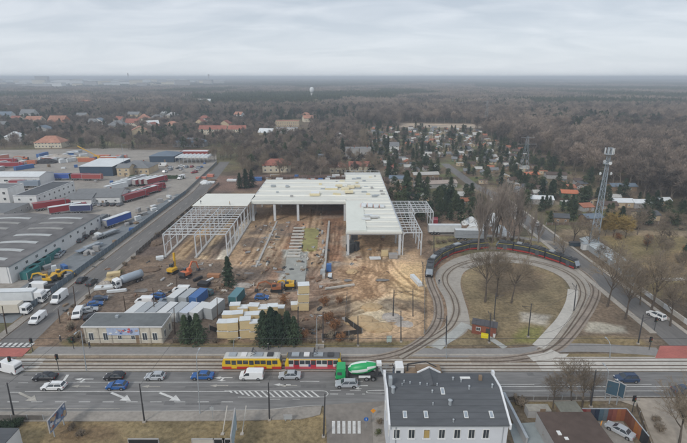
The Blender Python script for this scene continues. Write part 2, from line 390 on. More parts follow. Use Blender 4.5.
zone([(195, 176), (350, 174), (352, 186), (250, 190), (196, 190)], (0.18, 0.12, 0.095), 2, 3)
# far clearings and fields
for q, c in (([(400, 123), (520, 125), (520, 129), (400, 127)], (0.36, 0.29, 0.22)), ([(0, 150), (130, 148), (215, 165), (195, 190), (0, 195)], (0.27, 0.24, 0.21)),
             ([(95, 140), (150, 138), (150, 144), (95, 146)], (0.15, 0.145, 0.07)), ([(65, 103), (130, 104), (128, 108), (60, 106)], (0.36, 0.27, 0.23)),
             ([(100, 118), (150, 117), (148, 121), (100, 121)], (0.24, 0.22, 0.12)), ([(440, 150), (600, 165), (620, 215), (470, 215)], (0.14, 0.115, 0.07))):
    zone(q, c, 3, 4, 20)
n1 = fbm(XX, YY, 5.0, 11); n2 = fbm(XX, YY, 1.3, 17, 2)
colr *= 1.22; n3 = fbm(XX, YY, 12.0, 41, 3); colr *= np.clip(0.30 + 0.62 * n1 + 0.34 * n2 + 0.42 * n3, .35, 1.6)[..., None]
colr *= 1 + (n3[..., None] - .5) * np.array((.10, .0, -.12))
GRp = random.Random(44)
for i in range(260):
    x, y = GRp.uniform(22, 152), GRp.uniform(206, 570); a = GRp.uniform(3, 9); b_ = GRp.uniform(3, 10); an = GRp.uniform(-.3, .3)
    q = [(x + u * a * math.cos(an) - v * b_ * math.sin(an), y + u * a * math.sin(an) + v * b_ * math.cos(an)) for u, v in ((-1, -1), (1, -1), (1, 1), (-1, 1))]
    zone(q, GRp.choice(((.13, .15, .06), (.20, .145, .10), (.10, .075, .055), (.30, .25, .19), (.16, .17, .08), (.24, .18, .12))), 1.0, 1.5, 5, GRp.uniform(.5, .9), world=True, o=i % 7)
for i in range(60):
    x, y = GRp.uniform(-58, 18), GRp.uniform(112, 238); a = GRp.uniform(1.5, 6); b_ = GRp.uniform(1.0, 9)
    zone([(x - a, y - b_), (x + a, y - b_), (x + a, y + b_), (x - a, y + b_)], GRp.choice(((.40, .32, .235), (.17, .125, .095), (.30, .20, .14), (.45, .40, .34), (.13, .105, .09))), 1.2, 3.0, 4, GRp.uniform(.35, .75), world=True, o=i % 7)
# wheel ruts and heaps on the building site
site = np.clip(sdist(XX, YY, [(-72, 102), (26, 96), (28, 135), (20, 150), (20, 245), (-60, 245), (-72, 150)]) / 3, 0, 1)
rut = np.zeros(XX.shape); rdg = np.zeros(XX.shape); RU = random.Random(12)
base_paths = [([(-30, 112), (-24, 124), (-21, 145), (-19, 185)], 3.2, 4), ([(4, 150), (6, 135), (0, 122), (-14, 116), (-34, 116)], 4, 2), ([(12, 155), (10, 136), (8, 122), (16, 108)], 4, 3), ([(-60, 118), (-36, 122), (-10, 124), (8, 130), (14, 150)], 4, 3), ([(2, 138), (10, 130), (8, 116), (-4, 110)], 7, 4), ([(24, 120), (16, 126), (12, 140), (16, 160)], 4, 2), ([(-10, 125), (-4, 150), (-3, 190)], 3, 3), ([(-34, 130), (-32, 160), (-33, 215)], 3, 3), ([(-58, 150), (-57, 175), (-58, 200)], 3, 1), ([(-48, 145), (-46, 170), (-47, 200)], 3, 2), ([(-15, 140), (-13, 165), (-12, 225)], 3, 2)]
for path, wd, cnt in base_paths:
  for rep in range(cnt):
    jit = [(x + RU.uniform(-3.2, 3.2) * (rep > 0), y + RU.uniform(-3, 3) * (rep > 0)) for x, y in path]; pp = smooth_path(jit, 6)
    xs = [p.x for p in pp]; ys = [p.y for p in pp]
    ix = np.where((gx > min(xs) - 8) & (gx < max(xs) + 8))[0]; iy = np.where((gy > min(ys) - 8) & (gy < max(ys) + 8))[0]; sl_ = (slice(iy[0], iy[-1] + 1), slice(ix[0], ix[-1] + 1)); X = XX[sl_]; Y = YY[sl_]
    for dx in (-wd / 2, wd / 2):
        d = np.full(X.shape, 1e9)
        for i in range(len(pp) - 1):
            a, b_ = pp[i], pp[i + 1]; e = b_ - a; nn = Vector((-e.y, e.x, 0)).normalized() * dx
            x0, y0 = a.x + nn.x, a.y + nn.y; t = np.clip(((X - x0) * e.x + (Y - y0) * e.y) / (e.length_squared + 1e-9), 0, 1)
            d = np.minimum(d, np.hypot(X - x0 - t * e.x, Y - y0 - t * e.y))
        d = d + (n1[sl_] - 0.5) * 1.0; st_ = .55 + .45 * n3[sl_] * 1.4
        rut[sl_] = np.maximum(rut[sl_], st_ * np.exp(-(d / 0.40) ** 2)); rdg[sl_] = np.maximum(rdg[sl_], st_ * np.exp(-((np.abs(d) - 0.95) / 0.35) ** 2))
rdg = rdg * (1 - rut)
colr *= (1 + 0.28 * (rdg * site))[..., None]
colr *= 1 - (rut * site)[..., None] * np.array((.0, .06, .12))
colr *= (1 - 0.42 * (rut * site))[..., None]
zz_ += site * (-0.12 * rut - 0.30 * np.clip(0.75 - n1, 0, 1) * 0.6)
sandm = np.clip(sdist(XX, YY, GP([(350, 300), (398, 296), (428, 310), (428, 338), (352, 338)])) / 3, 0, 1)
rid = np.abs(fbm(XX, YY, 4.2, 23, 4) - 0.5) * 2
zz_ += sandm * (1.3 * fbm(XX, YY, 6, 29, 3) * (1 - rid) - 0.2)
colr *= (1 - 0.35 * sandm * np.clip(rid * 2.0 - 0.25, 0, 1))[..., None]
nY, nX = XX.shape
me = bpy.data.meshes.new('ground'); me.vertices.add(nX * nY)
me.vertices.foreach_set('co', np.stack([XX, YY, zz_], -1).astype(np.float32).ravel())
ii = np.arange(nY * nX).reshape(nY, nX); qd = np.stack([ii[:-1, :-1], ii[:-1, 1:], ii[1:, 1:], ii[1:, :-1]], -1).reshape(-1, 4)
me.loops.add(qd.size); me.loops.foreach_set('vertex_index', qd.ravel().astype(np.int32))
me.polygons.add(len(qd)); me.polygons.foreach_set('loop_start', np.arange(0, qd.size, 4, dtype=np.int32)); me.polygons.foreach_set('loop_total', np.full(len(qd), 4, dtype=np.int32))
me.polygons.foreach_set('use_smooth', np.ones(len(qd), bool)); me.update(calc_edges=True)
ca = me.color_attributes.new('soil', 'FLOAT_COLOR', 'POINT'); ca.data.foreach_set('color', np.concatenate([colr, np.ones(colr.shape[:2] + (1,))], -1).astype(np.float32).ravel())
gm_, nt, b = new_mat('soil_and_grass'); N = nt.nodes; L = nt.links
at = N.new('ShaderNodeAttribute'); at.attribute_name = 'soil'; g = N.new('ShaderNodeNewGeometry')
n = N.new('ShaderNodeTexNoise'); n.inputs['Scale'].default_value = 1.1; n.inputs['Detail'].default_value = 9; n.inputs['Roughness'].default_value = 0.7; L.new(g.outputs['Position'], n.inputs['Vector'])
mr = N.new('ShaderNodeMapRange'); mr.inputs['From Min'].default_value = 0.25; mr.inputs['From Max'].default_value = 0.75; mr.inputs['To Min'].default_value = 0.40; mr.inputs['To Max'].default_value = 1.60; L.new(n.outputs['Fac'], mr.inputs['Value'])
vm = N.new('ShaderNodeVectorMath'); vm.operation = 'SCALE'; L.new(at.outputs['Color'], vm.inputs[0]); L.new(mr.outputs[0], vm.inputs['Scale']); L.new(vm.outputs[0], b.inputs['Base Color'])
b.inputs['Roughness'].default_value = 0.95; b.inputs['Specular IOR Level'].default_value = 0.1
bp = N.new('ShaderNodeBump'); bp.inputs['Strength'].default_value = 0.8; bp.inputs['Distance'].default_value = 0.35; L.new(n.outputs['Fac'], bp.inputs['Height']); L.new(bp.outputs[0], b.inputs['Normal'])
me.materials.append(gm_); go = link('ground', me); go['kind'] = 'structure'
# ------------------------------------------------------------------ roads, pavements, tracks
Z1, Z2, Z3, Z4, Z5 = 0.012, 0.030, 0.050, 0.085, 0.110
sheet('yard', [(-330, 104), (-84.8, 104), (-85.2, 240), (-92, 330), (-110, 395), (-330, 395)], Z1, yard_mat)
sheet('yard_lane', [(-97, 104), (-84.9, 104), (-85.0, 240), (-90, 240), (-96, 150)], Z2, yard_dark)
main = GP([(-120, 372), (820, 372), (820, 397), (600, 397.5), (515, 398), (400, 401), (330, 406), (230, 410.5), (-120, 412)])
sheet('main_road', main, Z3, asphalt)
sheet('side_street', [(-81.6, 84.2), (-73.2, 84.2), (-73.6, 96), (-74.8, 110), (-75.2, 245), (-80.5, 300), (-84.5, 338), (-92, 338), (-88, 300), (-82.2, 245), (-81.8, 110)], Z2, asphalt_side)
sheet('side_pavement', [(-84.2, 90), (-81.9, 96), (-82.1, 110), (-82.5, 245), (-88, 300), (-90, 300), (-84.2, 240)], Z3 + .1, paving, .14)
sheet('side_pavement', [(-74.6, 112), (-73.2, 112), (-73.6, 245), (-75.0, 245)], Z3 + .08, paving, .12)
sheet('east_street', [(75.6, 84), (87.0, 84), (84.2, 96), (83.6, 110), (84.0, 240), (78.5, 262), (76.5, 330), (70.5, 330), (72.5, 262), (77.2, 236), (77.2, 110), (76.6, 96)], Z2, asphalt_side)
sheet('east_pavement', [(75.3, 99), (76.9, 99), (77.0, 230), (75.4, 230)], Z3 + .1, concrete, .14)
sheet('east_pavement', [(83.9, 98), (85.0, 98), (85.2, 236), (84.2, 236)], Z3 + .1, concrete, .14)
# cycle and foot path behind the tracks, footway in front of the road
ZP = 0.040
pth = smooth_path(GP([(34, 351), (100, 351), (250, 351.5), (400, 352), (460, 353), (520, 352), (560, 348), (600, 348), (660, 352)]))
road_ribbon('cycle_path', pth, -1.75, 1.75, ZP, asphalt_path)
fw = GP([(-60, 413.0), (232, 411.5), (300, 407.5), (322, 406.5)]); fb = GP([(320, 415), (312, 417), (300, 419.5), (240, 421), (-60, 422)])
sheet('footway', fw + fb, Z3 + .11, paving, .14)
kb = MB(); kp = smooth_path(GP([(-60, 412.4), (232, 411.0), (300, 406.9), (322, 405.9)]), 3); ribbon(kb, kp, -0.08, 0.08, Z3 + .13); struct('kerb', kb, kerb_m)
kb = MB(); kp = smooth_path(GP([(-60, 371.6), (300, 371.6), (700, 371.6), (780, 371.6)]), 3); ribbon(kb, kp, -0.1, 0.1, Z3 + .12); struct('kerb', kb, kerb_m)
sheet('entry_road', GP([(324, 405), (384, 401.5), (387, 412), (382, 470), (328, 470), (326, 420)]), Z4, mat('entry_paving', (0.22, 0.195, 0.17), 0.9, var=0.22, scale=1.0))
sheet('footway', GP([(372, 409), (386, 405), (388, 470), (374, 470)]), Z5 + .08, paving, .12)
sheet('footway', GP([(500, 399.2), (640, 398.6), (640, 401), (500, 402)]), Z3 + .11, paving, .14)
sheet('entry_road', GP([(612, 398.5), (690, 398.5), (676, 405), (700, 470), (664, 470), (640, 408)]), Z4, mat('entry_dust', (0.34, 0.29, 0.235), 0.9, var=0.22, scale=1.0))
# tram corridor: ballast, slabs, rails
Yb, Yf = G(343, 359.8)[1], G(343, 367.2)[1]
sheet('tram_bed', [(-140, 83.75), (130, 83.75), (130, 90.4), (-140, 90.4)], Z1, ballast)
x540, x700 = G(538, 365)[0], 130
slabs = MB()
for ya, yb in ((G(0, 363.9)[1] - .35, G(0, 363.9)[1] + .35), (84.0, 84.5), (89.6, 90.2)):
    slabs.add([(-74, ya, Z3), (x540, ya, Z3), (x540, yb, Z3), (-74, yb, Z3)], [(0, 1, 2, 3)])
for yc in (Yb, Yf):
    slabs.add([(-74, yc - .34, Z2), (x540, yc - .34, Z2), (x540, yc + .34, Z2), (-74, yc + .34, Z2)], [(0, 1, 2, 3)])
struct('track_slabs', slabs, concrete)
sheet('tram_crossing', [(x540, 83.8), (130, 83.8), (130, 90.3), (x540, 90.3)], .034, concrete_pale)
sheet('tram_crossing', GP([(14, 371.4), (36, 371.4), (46, 358), (22, 358)]), .046, concrete_pale)
sheet('grass_strip', GP([(566, 357), (655, 357), (657, 354.0), (569, 353.6)]), .037, mat('grass_dry', DRY, 0.95, var=0.35, scale=1.5, bump=0.3))
sheet('crossing_surface', GP([(655, 358.5), (720, 358.5), (720, 346), (660, 346)]), Z5, red_surf)
sheet('crossing_surface', GP([(-30, 357), (22, 357), (31, 348.5), (-20, 348)]), Z5, red_surf)
cw = MB()
for i in range(7):
    x = -78 + i * 5.5
    q = GP([(x * 1.0 + 78 - 6, 347.4), (x + 78 - 2.6, 347.4), (x + 78 + 2.2, 343.2), (x + 78 - 1.0, 343.2)]); cw.add([(a, b, Z5 + .01) for a, b in q], [(0, 1, 2, 3)])
struct('crosswalk_marking', cw, white_line)
# the turning loop
outer = smooth_path(GP([(330, 359.6), (370, 359), (400, 352.5), (419, 343), (432, 331), (438.5, 317), (437.5, 301), (431, 285), (429, 272), (437, 261), (456, 252), (479, 248), (502, 249), (526, 252.5), (551, 259.5), (577, 269.5), (590, 280), (596, 291), (591, 306), (580, 323), (568, 338), (556, 348), (538, 354.5), (505, 359.6), (470, 359.9)]))
inner = smooth_path(GP([(400, 358), (424, 343.5), (440, 334), (451, 325), (456.5, 311), (453.5, 297), (445.5, 283), (447, 273), (460, 264.5), (488, 258.3), (520, 259.5), (553, 266.5), (575, 277.5), (583, 292), (578, 308), (566, 327), (553, 343), (540, 351)]))
ringo = smooth_path(GP([(425, 345), (440, 333), (447, 318), (445, 300), (437, 285), (436, 273), (446, 263), (462, 256), (488, 251.5), (520, 254), (553, 262), (577, 272), (590, 288), (586, 303), (573, 325), (560, 342)]))
ringi = smooth_path(GP([(434, 348), (455, 340), (469, 328), (468, 312), (463.5, 297), (460.5, 284), (463, 273.5), (472, 268), (492, 263.5), (519, 263.5), (543, 268.5), (563, 278.5), (571.5, 293), (569, 308), (558, 325), (546, 342)]))
vs = []; fs = []
for i in range(121):
    for pa in (ringo, ringi):
        k = i / 120 * (len(pa) - 1); a = int(k); p = pa[a].lerp(pa[min(a + 1, len(pa) - 1)], k - a); vs.append((p.x, p.y, Z2))
for i in range(120): fs.append((2 * i, 2 * i + 2, 2 * i + 3, 2 * i + 1))
mb = MB(); mb.add(vs, fs); o = struct('loop_paving', mb, mat('loop_paving', (0.37, 0.335, 0.29), 0.9, var=0.2, scale=0.9))
if o.data.polygons[0].normal.z < 0: o.data.flip_normals()
bed = MB(); ribbon(bed, outer, -1.35, 1.35, .056); struct('track_bed', bed, mat('loop_bed', (0.30, 0.25, 0.205), 0.95, var=0.3, scale=2))
bed = MB(); ribbon(bed, inner, -1.2, 1.2, .062); struct('track_bed', bed, mat('loop_bed2', (0.33, 0.29, 0.24), 0.95, var=0.25, scale=2))
dk = MB()
for pa, zq in ((outer, .068), (inner, .074)): ribbon(dk, pa, -0.86, -0.56, zq); ribbon(dk, pa, 0.56, 0.86, zq)
struct('track_edge', dk, mat('track_edge', (0.15, 0.115, 0.085), 0.95, var=0.3, scale=2))
rails = MB()
for pa in (outer, inner):
    for o_ in (-.56, .50): ribbon(rails, pa, o_, o_ + .07, .13)
for yc in (Yb, Yf):
    for d in (-.54, .48): rails.box(-5, yc + d, Z2, 270, .07, .07)
    for d in (-.75, .56): struct('track_groove', MB().add([(-140, yc + d, .051), (130, yc + d, .051), (130, yc + d + .2, .051), (-140, yc + d + .2, .051)], [(0, 1, 2, 3)]), MATS['track_edge'])
struct('tram_rails', rails, rail_m)
wk = smooth_path(GP([(466, 324), (455, 334), (442, 343), (436, 348)])); road_ribbon('walkway', wk, -1.3, 1.3, .090, mat('walk', (0.42, 0.42, 0.39), 0.9, var=0.14))
wk = smooth_path(GP([(468, 327), (482, 334), (494, 341), (505, 348)])); road_ribbon('walkway', wk, -.8, .8, .094, MATS['walk'])
wk = smooth_path(GP([(573, 290), (571, 303), (563, 319), (552, 332), (543, 342), (538, 347)])); road_ribbon('walkway', wk, -1.4, 1.4, .098, concrete_pale)
wk = smooth_path(GP([(556, 352), (548, 356), (530, 358.5)])); road_ribbon('walkway', wk, -1.2, 1.2, .102, concrete_pale)
wk = smooth_path(GP([(432, 233.5), (470, 235), (520, 238), (555, 243)])); road_ribbon('walkway', wk, -1.6, 1.6, .044, paving)
wk = smooth_path(GP([(655, 279.5), (700, 279), (760, 278)])); road_ribbon('walkway', wk, -1.0, 1.0, .106, concrete_pale)

# painted road markings
mk = MB(); mw = MB()
def line(b, x0, x1, y, wd=.14, dash=None):
    a, Y = G(x0, y); c = G(x1, y)[0]
    segs = [(a, c)] if not dash else [(a + k * dash[1], min(c, a + k * dash[1] + dash[0])) for k in range(int((c - a) / dash[1]) + 1)]
    for s, e in segs: b.add([(s, Y - wd / 2, Z4 + .004), (e, Y - wd / 2, Z4 + .004), (e, Y + wd / 2, Z4 + .004), (s, Y + wd / 2, Z4 + .004)], [(0, 1, 2, 3)])
line(mk, 60, 260, 382.4); line(mk, -40, 60, 383, .14, (2, 6)); line(mk, 300, 384, 381.7, .14, (4, 9))
line(mk, 25, 232, 391.8, .16); line(mk, -40, 25, 392.5, .14, (2, 5)); line(mk, 225, 320, 391, .14); line(mk, 238, 320, 397.4, .14)
line(mk, -40, 240, 402.2, .15, (2.2, 4.6)); line(mk, 270, 300, 399.5, .14, (2, 4.4)); line(mk, 330, 365, 394.3, .15, (1.6, 3.2)); line(mk, 330, 365, 390.6, .12, (2.2, 4))
line(mk, 500, 760, 384.6, .14, (7, 12)); line(mk, 500, 760, 386.8, .2); line(mk, 500, 760, 391.2, .16)
line(mw, -40, 120, 408.8, .12); line(mw, 500, 760, 396.8, .14)
# hatched island, rounded at its right end
y0, y1 = G(0, 391)[1], G(0, 397.4)[1]; xa, xb = G(225, 391)[0], G(322, 394)[0]
k = 0
x = xa
while x < xb - .6:
    hgt = (y0 - y1) * min(1, (x - xa) / 7 + .12)
    mk.add([(x, y0 - hgt, Z4 + .008), (x + .45, y0 - hgt, Z4 + .008), (x + .45 - hgt * .9, y0, Z4 + .008), (x - hgt * .9, y0, Z4 + .008)], [(0, 1, 2, 3)]); x += 1.25
arc = smooth_path([(xb - 1, y0), (xb + .6, y0 - .15), (xb + 1.2, (y0 + y1) / 2), (xb + .6, y1 + .15), (xb - 1, y1)], 4); ribbon(mk, arc, -.08, .08, Z4 + .012)
xl = G(367, 392)[0]
ov = smooth_path([(xl + 9, y0 + .1), (xl + 1, y0 + .1), (xl, (y0 + y1) / 2 + .5), (xl + 1, y1 + 1.2), (xl + 9, y1 + 1.2)], 4); ribbon(mk, ov, -.08, .08, Z4 + .012)
def arrow(b, px, py, L_, wd, ang, two=False):
    x, y = G(px, py); c, s = math.cos(ang), math.sin(ang)
    def tr(q): return [(x + a * c - d * s, y + a * s + d * c, Z4 + .016) for a, d in q]
    b.add(tr([(-L_ / 2, -wd * .14), (L_ * .12, -wd * .14), (L_ * .12, wd * .14), (-L_ / 2, wd * .14)]), [(0, 1, 2, 3)])
    b.add(tr([(L_ * .12, -wd / 2), (L_ / 2, 0), (L_ * .12, wd / 2)]), [(0, 1, 2)])
    if two: b.add(tr([(-L_ * .1, wd * .14), (L_ * .02, wd * .14), (L_ * .1, wd * .95), (L_ * .28, wd * .95), (-L_ * .02, wd * 1.35), (-L_ * .22, wd * .95), (-L_ * .02, wd * .95)]), [(0, 1, 2, 3, 4, 5, 6)])
for px, py in ((28, 397.2), (121, 397), (170, 397)): arrow(mw if px == 28 else mk, px, py, 5.6, 1.8, math.radians(-26))
for px, py in ((81, 386.5), (151, 386.8), (219, 386), (288, 385.8)): arrow(mw, px, py, 3.8, .9, PI, False)
for px, py in ((84, 379.4), (223, 378), (358, 386)): arrow(mk, px, py, 4.0, .9, PI, True)
arrow(mk, 282, 385, 3.6, .9, PI)
mk.add([(a, b, Z4 + .02) for a, b in GP([(62, 382), (64.5, 382), (69.5, 375), (66.5, 375)])], [(0, 1, 2, 3)])
struct('road_markings', mk, white_line); struct('worn_road_markings', mw, pale_line)
zb = MB()
for i, a in enumerate((332, 337.2, 342.3, 347.8, 352.6, 357.6)):
    zb.add([(x, y, Z4 + .03) for x, y in GP([(a, 434), (a + 3.1, 434), (a + 3.0, 421.3), (a, 421.3)])], [(0, 1, 2, 3)])
struct('crosswalk_marking', zb, white_line)
ml = MB()
for k in range(14):
    y = 112 + k * 9; ml.box(-78.2, y, Z3, .14, 3, .004)
struct('street_markings', ml, pale_line)
for i, q in enumerate(([(548, 134), (585, 132), (585, 139), (550, 141)], [(612, 133), (645, 134), (640, 139), (610, 138)], [(650, 127), (720, 126), (720, 130), (650, 130)])):
    sheet('sandy_clearing', GP(q), .3, mat('bracken', (.50, .27, .16), .95, var=.3, scale=.06))
R9 = random.Random(5)
for i in range(16):
    px, py = R9.uniform(110, 400), R9.uniform(262, 300); 
    if i > 10: px, py = R9.uniform(235, 335), R9.uniform(225, 262)
    x, y = G(px, py); a, b_ = R9.uniform(.8, 3.0), R9.uniform(.4, 1.4); n = 11; sheet('puddle', [(x + a * R9.uniform(.7, 1.2) * math.cos(2 * PI * k / n), y + b_ * R9.uniform(.7, 1.2) * math.sin(2 * PI * k / n)) for k in range(n)], .004, mat('puddle', (.16, .14, .12), .06, var=.1, spec=.6))
# tar patches and cracks in the asphalt
R_ = random.Random(3); tp = MB()
for k in range(70):
    px, py = R_.uniform(0, 687), R_.choice((376, 380, 388, 395, 405)); 
    if px > 240 and py > 400: continue
    x, y = G(px, py); a, b_ = R_.uniform(1.0, 9), R_.choice((.06, .08, .1, .5, 1.1))
    zq = .0520 + k * .0004; tp.add([(x, y, zq), (x + a, y + R_.uniform(-.1, .1), zq), (x + a, y + b_, zq), (x, y + b_, zq)], [(0, 1, 2, 3)])
struct('asphalt_patches', tp, mat('tar_patch', (0.150, 0.145, 0.14), 0.8, var=0.2))
# ------------------------------------------------------------------ vehicles (all face +x, origin on the ground under their middle)
def wheels(root, xs, hw, r=.32, wd=.22, rims=True, name='wheel'):
    t = MB().cyl((0, -wd / 2, 0), (0, wd / 2, 0), r, None, 14).mesh('tyre', tyre)
    rm = MB().cyl((0, -wd / 2 - .015, 0), (0, wd / 2 + .015, 0), r * .6, None, 10).mesh('rim', rim_m)
    for x in xs:
        for s in (-1, 1):
            o = link(name, t, root, (x, s * (hw - wd / 2), r))
            if rims: link('rim', rm, o)
def glass_cabin(x1, x2, r1, r2, z0, z1, w0, w1, mb, gl):
    """windscreen base x1, rear base x2, roof from r1 to r2: glass block, painted pillars and roof"""
    B = [(x1, -w0, z0), (x1, w0, z0), (x2, w0, z0), (x2, -w0, z0)]; T = [(r1, -w1, z1), (r1, w1, z1), (r2, w1, z1), (r2, -w1, z1)]
    gl.add(B + T, [(3, 2, 1, 0), (4, 5, 6, 7), (0, 1, 5, 4), (1, 2, 6, 5), (2, 3, 7, 6), (3, 0, 4, 7)])
    for a, b in zip(B, T): mb.bar(a, b, .075)
    for s in (-1, 1):
        xm, xn = (x1 + x2) / 2 + .1, (r1 + r2) / 2 + .05; mb.bar((xm, s * (w0 + .005), z0), (xn, s * (w1 + .005), z1), .09)
    mb.prof([(r1 + .06, z1), (r1 - .1, z1 + .055), ((r1 + r2) / 2, z1 + .09), (r2 + .1, z1 + .055), (r2 - .06, z1)], w1 + .03, .04)
PAINTS = dict(black=(.018, .018, .022), white=(.78, .78, .77), blue=(.02, .10, .30), silver=(.42, .44, .46), grey=(.14, .15, .16), navy=(.03, .055, .11), red=(.31, .035, .045), teal=(.05, .13, .15), green=(.02, .30, .08), cream=(.62, .57, .48), bluegrey=(.22, .27, .33), dark=(.05, .055, .06))
def pm(c): return paint('paint_' + c, PAINTS[c], .32)
def make_car(style):
    r = thing('car', 'x', 'car'); b = MB(); g = MB()
    L_ = dict(hatch=4.05, sedan=4.65, estate=4.6, suv=4.6)[style]; h = .12 if style == 'suv' else 0; hw = .90; f, k = L_ / 2, -L_ / 2
    b.prof([(f - .05, .30), (f, .48 + h), (f - .06, .70 + h), (f - .35, .80 + h), (f - 1.15, .93 + h), (k + .5, .96 + h), (k + .08, .92 + h), (k, .70 + h), (k + .02, .38), (k + .2, .24), (f - .25, .22)], hw, .09)
    for x in (f - .85, k + .8):
        for s in (-1, 1): b.cyl((x, s * (hw - .12), .34), (x, s * (hw + .012), .34), .40, None, 12, mi=1)
    x1 = f - 1.1; x2 = dict(hatch=k + .22, sedan=k + .75, estate=k + .18, suv=k + .2)[style]; r1 = x1 - .78; r2 = dict(hatch=x2 + .42, sedan=x2 + .62, estate=x2 + .40, suv=x2 + .30)[style]
    glass_cabin(x1, x2, r1, r2, .90 + h, 1.40 + h * 1.6, .80, .62, b, g)
    for s in (-1, 1): b.box(x1 - .25, s * (hw + .08), .92 + h, .12, .2, .13)
    b.build('body', [pm('white'), black_pl], r); g.build('windows', glass, r); wheels(r, (f - .85, k + .8), hw, .33)
    lm = MB().box(0, 0, 0, .12, .34, .14).mesh('headlight', lamp_m); tm = MB().box(0, 0, 0, .08, .26, .2).mesh('taillight', tail_m)
    for s in (-1, 1): link('headlight', lm, r, (f - .05, s * .62, .58 + h)); link('taillight', tm, r, (k + .02, s * .68, .66 + h))
    MB().box(f, 0, .36, .03, .5, .11).build('number_plate', lamp_m, r)
    if style in ('estate', 'suv'):
        for s in (-1, 1): MB().bar((r1 - .1, s * .55, 1.5 + h * 1.6), (r2 + .1, s * .55, 1.5 + h * 1.6), .04).build('roof_rail', black_pl, r)
    return r
def make_van(style):
    r = thing('van', 'x', 'van'); b = MB(); g = MB(); L_, h = (5.0, 1.95) if style == 'small' else (5.9, 2.55); f, k = L_ / 2, -L_ / 2; hw = .98
    pts = [(f - .06, .32), (f, .6), (f - .08, .95), (f - .85, 1.18), (f - 1.45, h - .1), (f - 1.75, h), (k + .15, h), (k, h - .15), (k + .02, .4), (k + .1, .28), (f - .3, .26)]
    b.prof(pts, hw, .07, lambda x, z: 1 if z < 1.2 else 1 - .08 * (z - 1.2) / (h - 1.2))
    b.build('body', pm('white'), r)
    z1 = h - .16; g.panel([(f - .93, -.80, 1.26), (f - .93, .80, 1.26), (f - 1.42, .74, z1), (f - 1.42, -.74, z1)], .03); g.build('windscreen', glass, r)
    for s in (-1, 1):
        q = [(f - 1.05, s * .995, 1.22), (f - 2.15, s * .995, 1.22), (f - 2.15, s * .955, z1), (f - 1.5, s * .955, z1)]
        if s > 0: q = q[::-1]
        MB().panel(q, .03).build('side_window', glass, r)
        MB().box(0, 0, 0, .1, .3, .16).build('headlight', lamp_m, r, (f - .1, s * .70, .78)); MB().box(0, 0, 0, .06, .12, .5).build('taillight', tail_m, r, (k - .0, s * .86, .85))
        MB().box(f - 1.15, s * 1.07, 1.18, .14, .14, .26).build('wing_mirror', black_pl, r)
    MB().box(0, 0, 0, .04, 1.7, .5).build('rear_window', glass, r, (k + .015, 0, 1.28)); MB().box(f - .02, 0, .34, .09, 1.8, .24).build('bumper', black_pl, r)
    wheels(r, (f - .95, k + 1.05), hw, .35); return r
def cab(root, x0, col, h=3.0, L_=2.2, name='cab'):
    """lorry cab from x0 forward"""
    b = MB().prof([(x0, .7), (x0 + L_ - .05, .5), (x0 + L_, 1.3), (x0 + L_ - .12, h - .9), (x0 + L_ - .35, h - .1), (x0 + L_ - .7, h), (x0 + .05, h), (x0, h - .1)], 1.22, .08)
    c = b.build(name, col, root)
    MB().panel([(x0 + L_ + .0, -1.05, 1.45), (x0 + L_ + .0, 1.05, 1.45), (x0 + L_ - .26, .98, h - .55), (x0 + L_ - .26, -.98, h - .55)], .05).build('windscreen', glass, c)
    for s in (-1, 1):
        MB().box(x0 + L_ - .85, s * 1.225, 1.5, .95, .04, .75).build('side_window', glass, c)
        MB().box(x0 + L_ - .02, s * .85, .75, .08, .35, .2).build('headlight', lamp_m, c); MB().box(x0 + L_ + .05, s * 1.38, 1.6, .12, .18, .6).build('wing_mirror', black_pl, c)
    MB().box(x0 + L_ - .02, 0, .45, .1, 2.3, .28).build('bumper', black_pl, c); MB().box(x0 + L_ + .0, 0, .98, .04, 1.2, .35).build('grille', black_pl, c)
    return c
def make_box_truck(colcab, colbox, L_=8.0, h=3.4, roofm=None):
    r = thing('box_truck', 'x', 'truck'); f, k = L_ / 2, -L_ / 2
    cab(r, f - 2.0, colcab, 2.7, 2.0); MB().box((f - 2.2 + k) / 2, 0, .95, f - 2.2 - k, 2.5, h - .95).build('cargo_box', colbox, r)
    MB().box((f - 2.2 + k) / 2, 0, h, f - 2.26 - k, 2.44, .05).build('box_roof', roofm or white_sheet, r); MB().box(-.2, 0, .6, L_ - 1, .9, .3).build('chassis', dark_metal, r)
    wheels(r, (f - 1.1, k + 1.8), 1.2, .48, .3); return r
def make_trailer(colbox, L_=13.4, roofm=None, tractor=None, cabcol=None, h=3.9):
    r = thing('semi_trailer', 'x', 'trailer'); f, k = L_ / 2, -L_ / 2
    MB().box(0, 0, 1.15, L_, 2.5, h - 1.15).build('cargo_box', colbox, r)
    MB().box(0, 0, h, L_ - .08, 2.42, .05).build('roof_sheet', roofm or white_sheet, r); MB().box(0, 0, .85, L_ - .4, 1.1, .28).build('chassis', dark_metal, r)
    e = MB()
    for x in (f - .06, k + .06):
        for s in (-1, 1): e.box(x, s * 1.25, 1.1, .16, .06, h - 1.05)
    for s in (-1, 1): e.box(0, s * 1.26, h - .12, L_, .05, .14); e.box(0, s * 1.26, 1.1, L_, .05, .16)
    e.build('frame_rail', galv, r)
    MB().box(k - .02, 0, 1.2, .04, 2.3, h - 1.35).build('rear_door', grey_wall, r)
    wheels(r, (k + 1.4, k + 2.7, k + 4.0), 1.22, .48, .32)
    if tractor:
        cab(r, f + .3, cabcol, 3.6, 2.2); MB().box(f - .3, 0, .65, 4.6, .9, .28).build('tractor_frame', dark_metal, r); wheels(r, (f + 1.5, f - 1.6), 1.2, .48, .32)
    else: 
        l = MB(); [l.box(f - 3, s * .8, 0, .14, .14, 1) for s in (-1, 1)]; l.build('landing_leg', dark_metal, r)
    return r
def recol(c):
    """the same mesh in another paint"""
    def fn(me):
        m = me.copy(); m.materials[0] = c; return m
    return fn
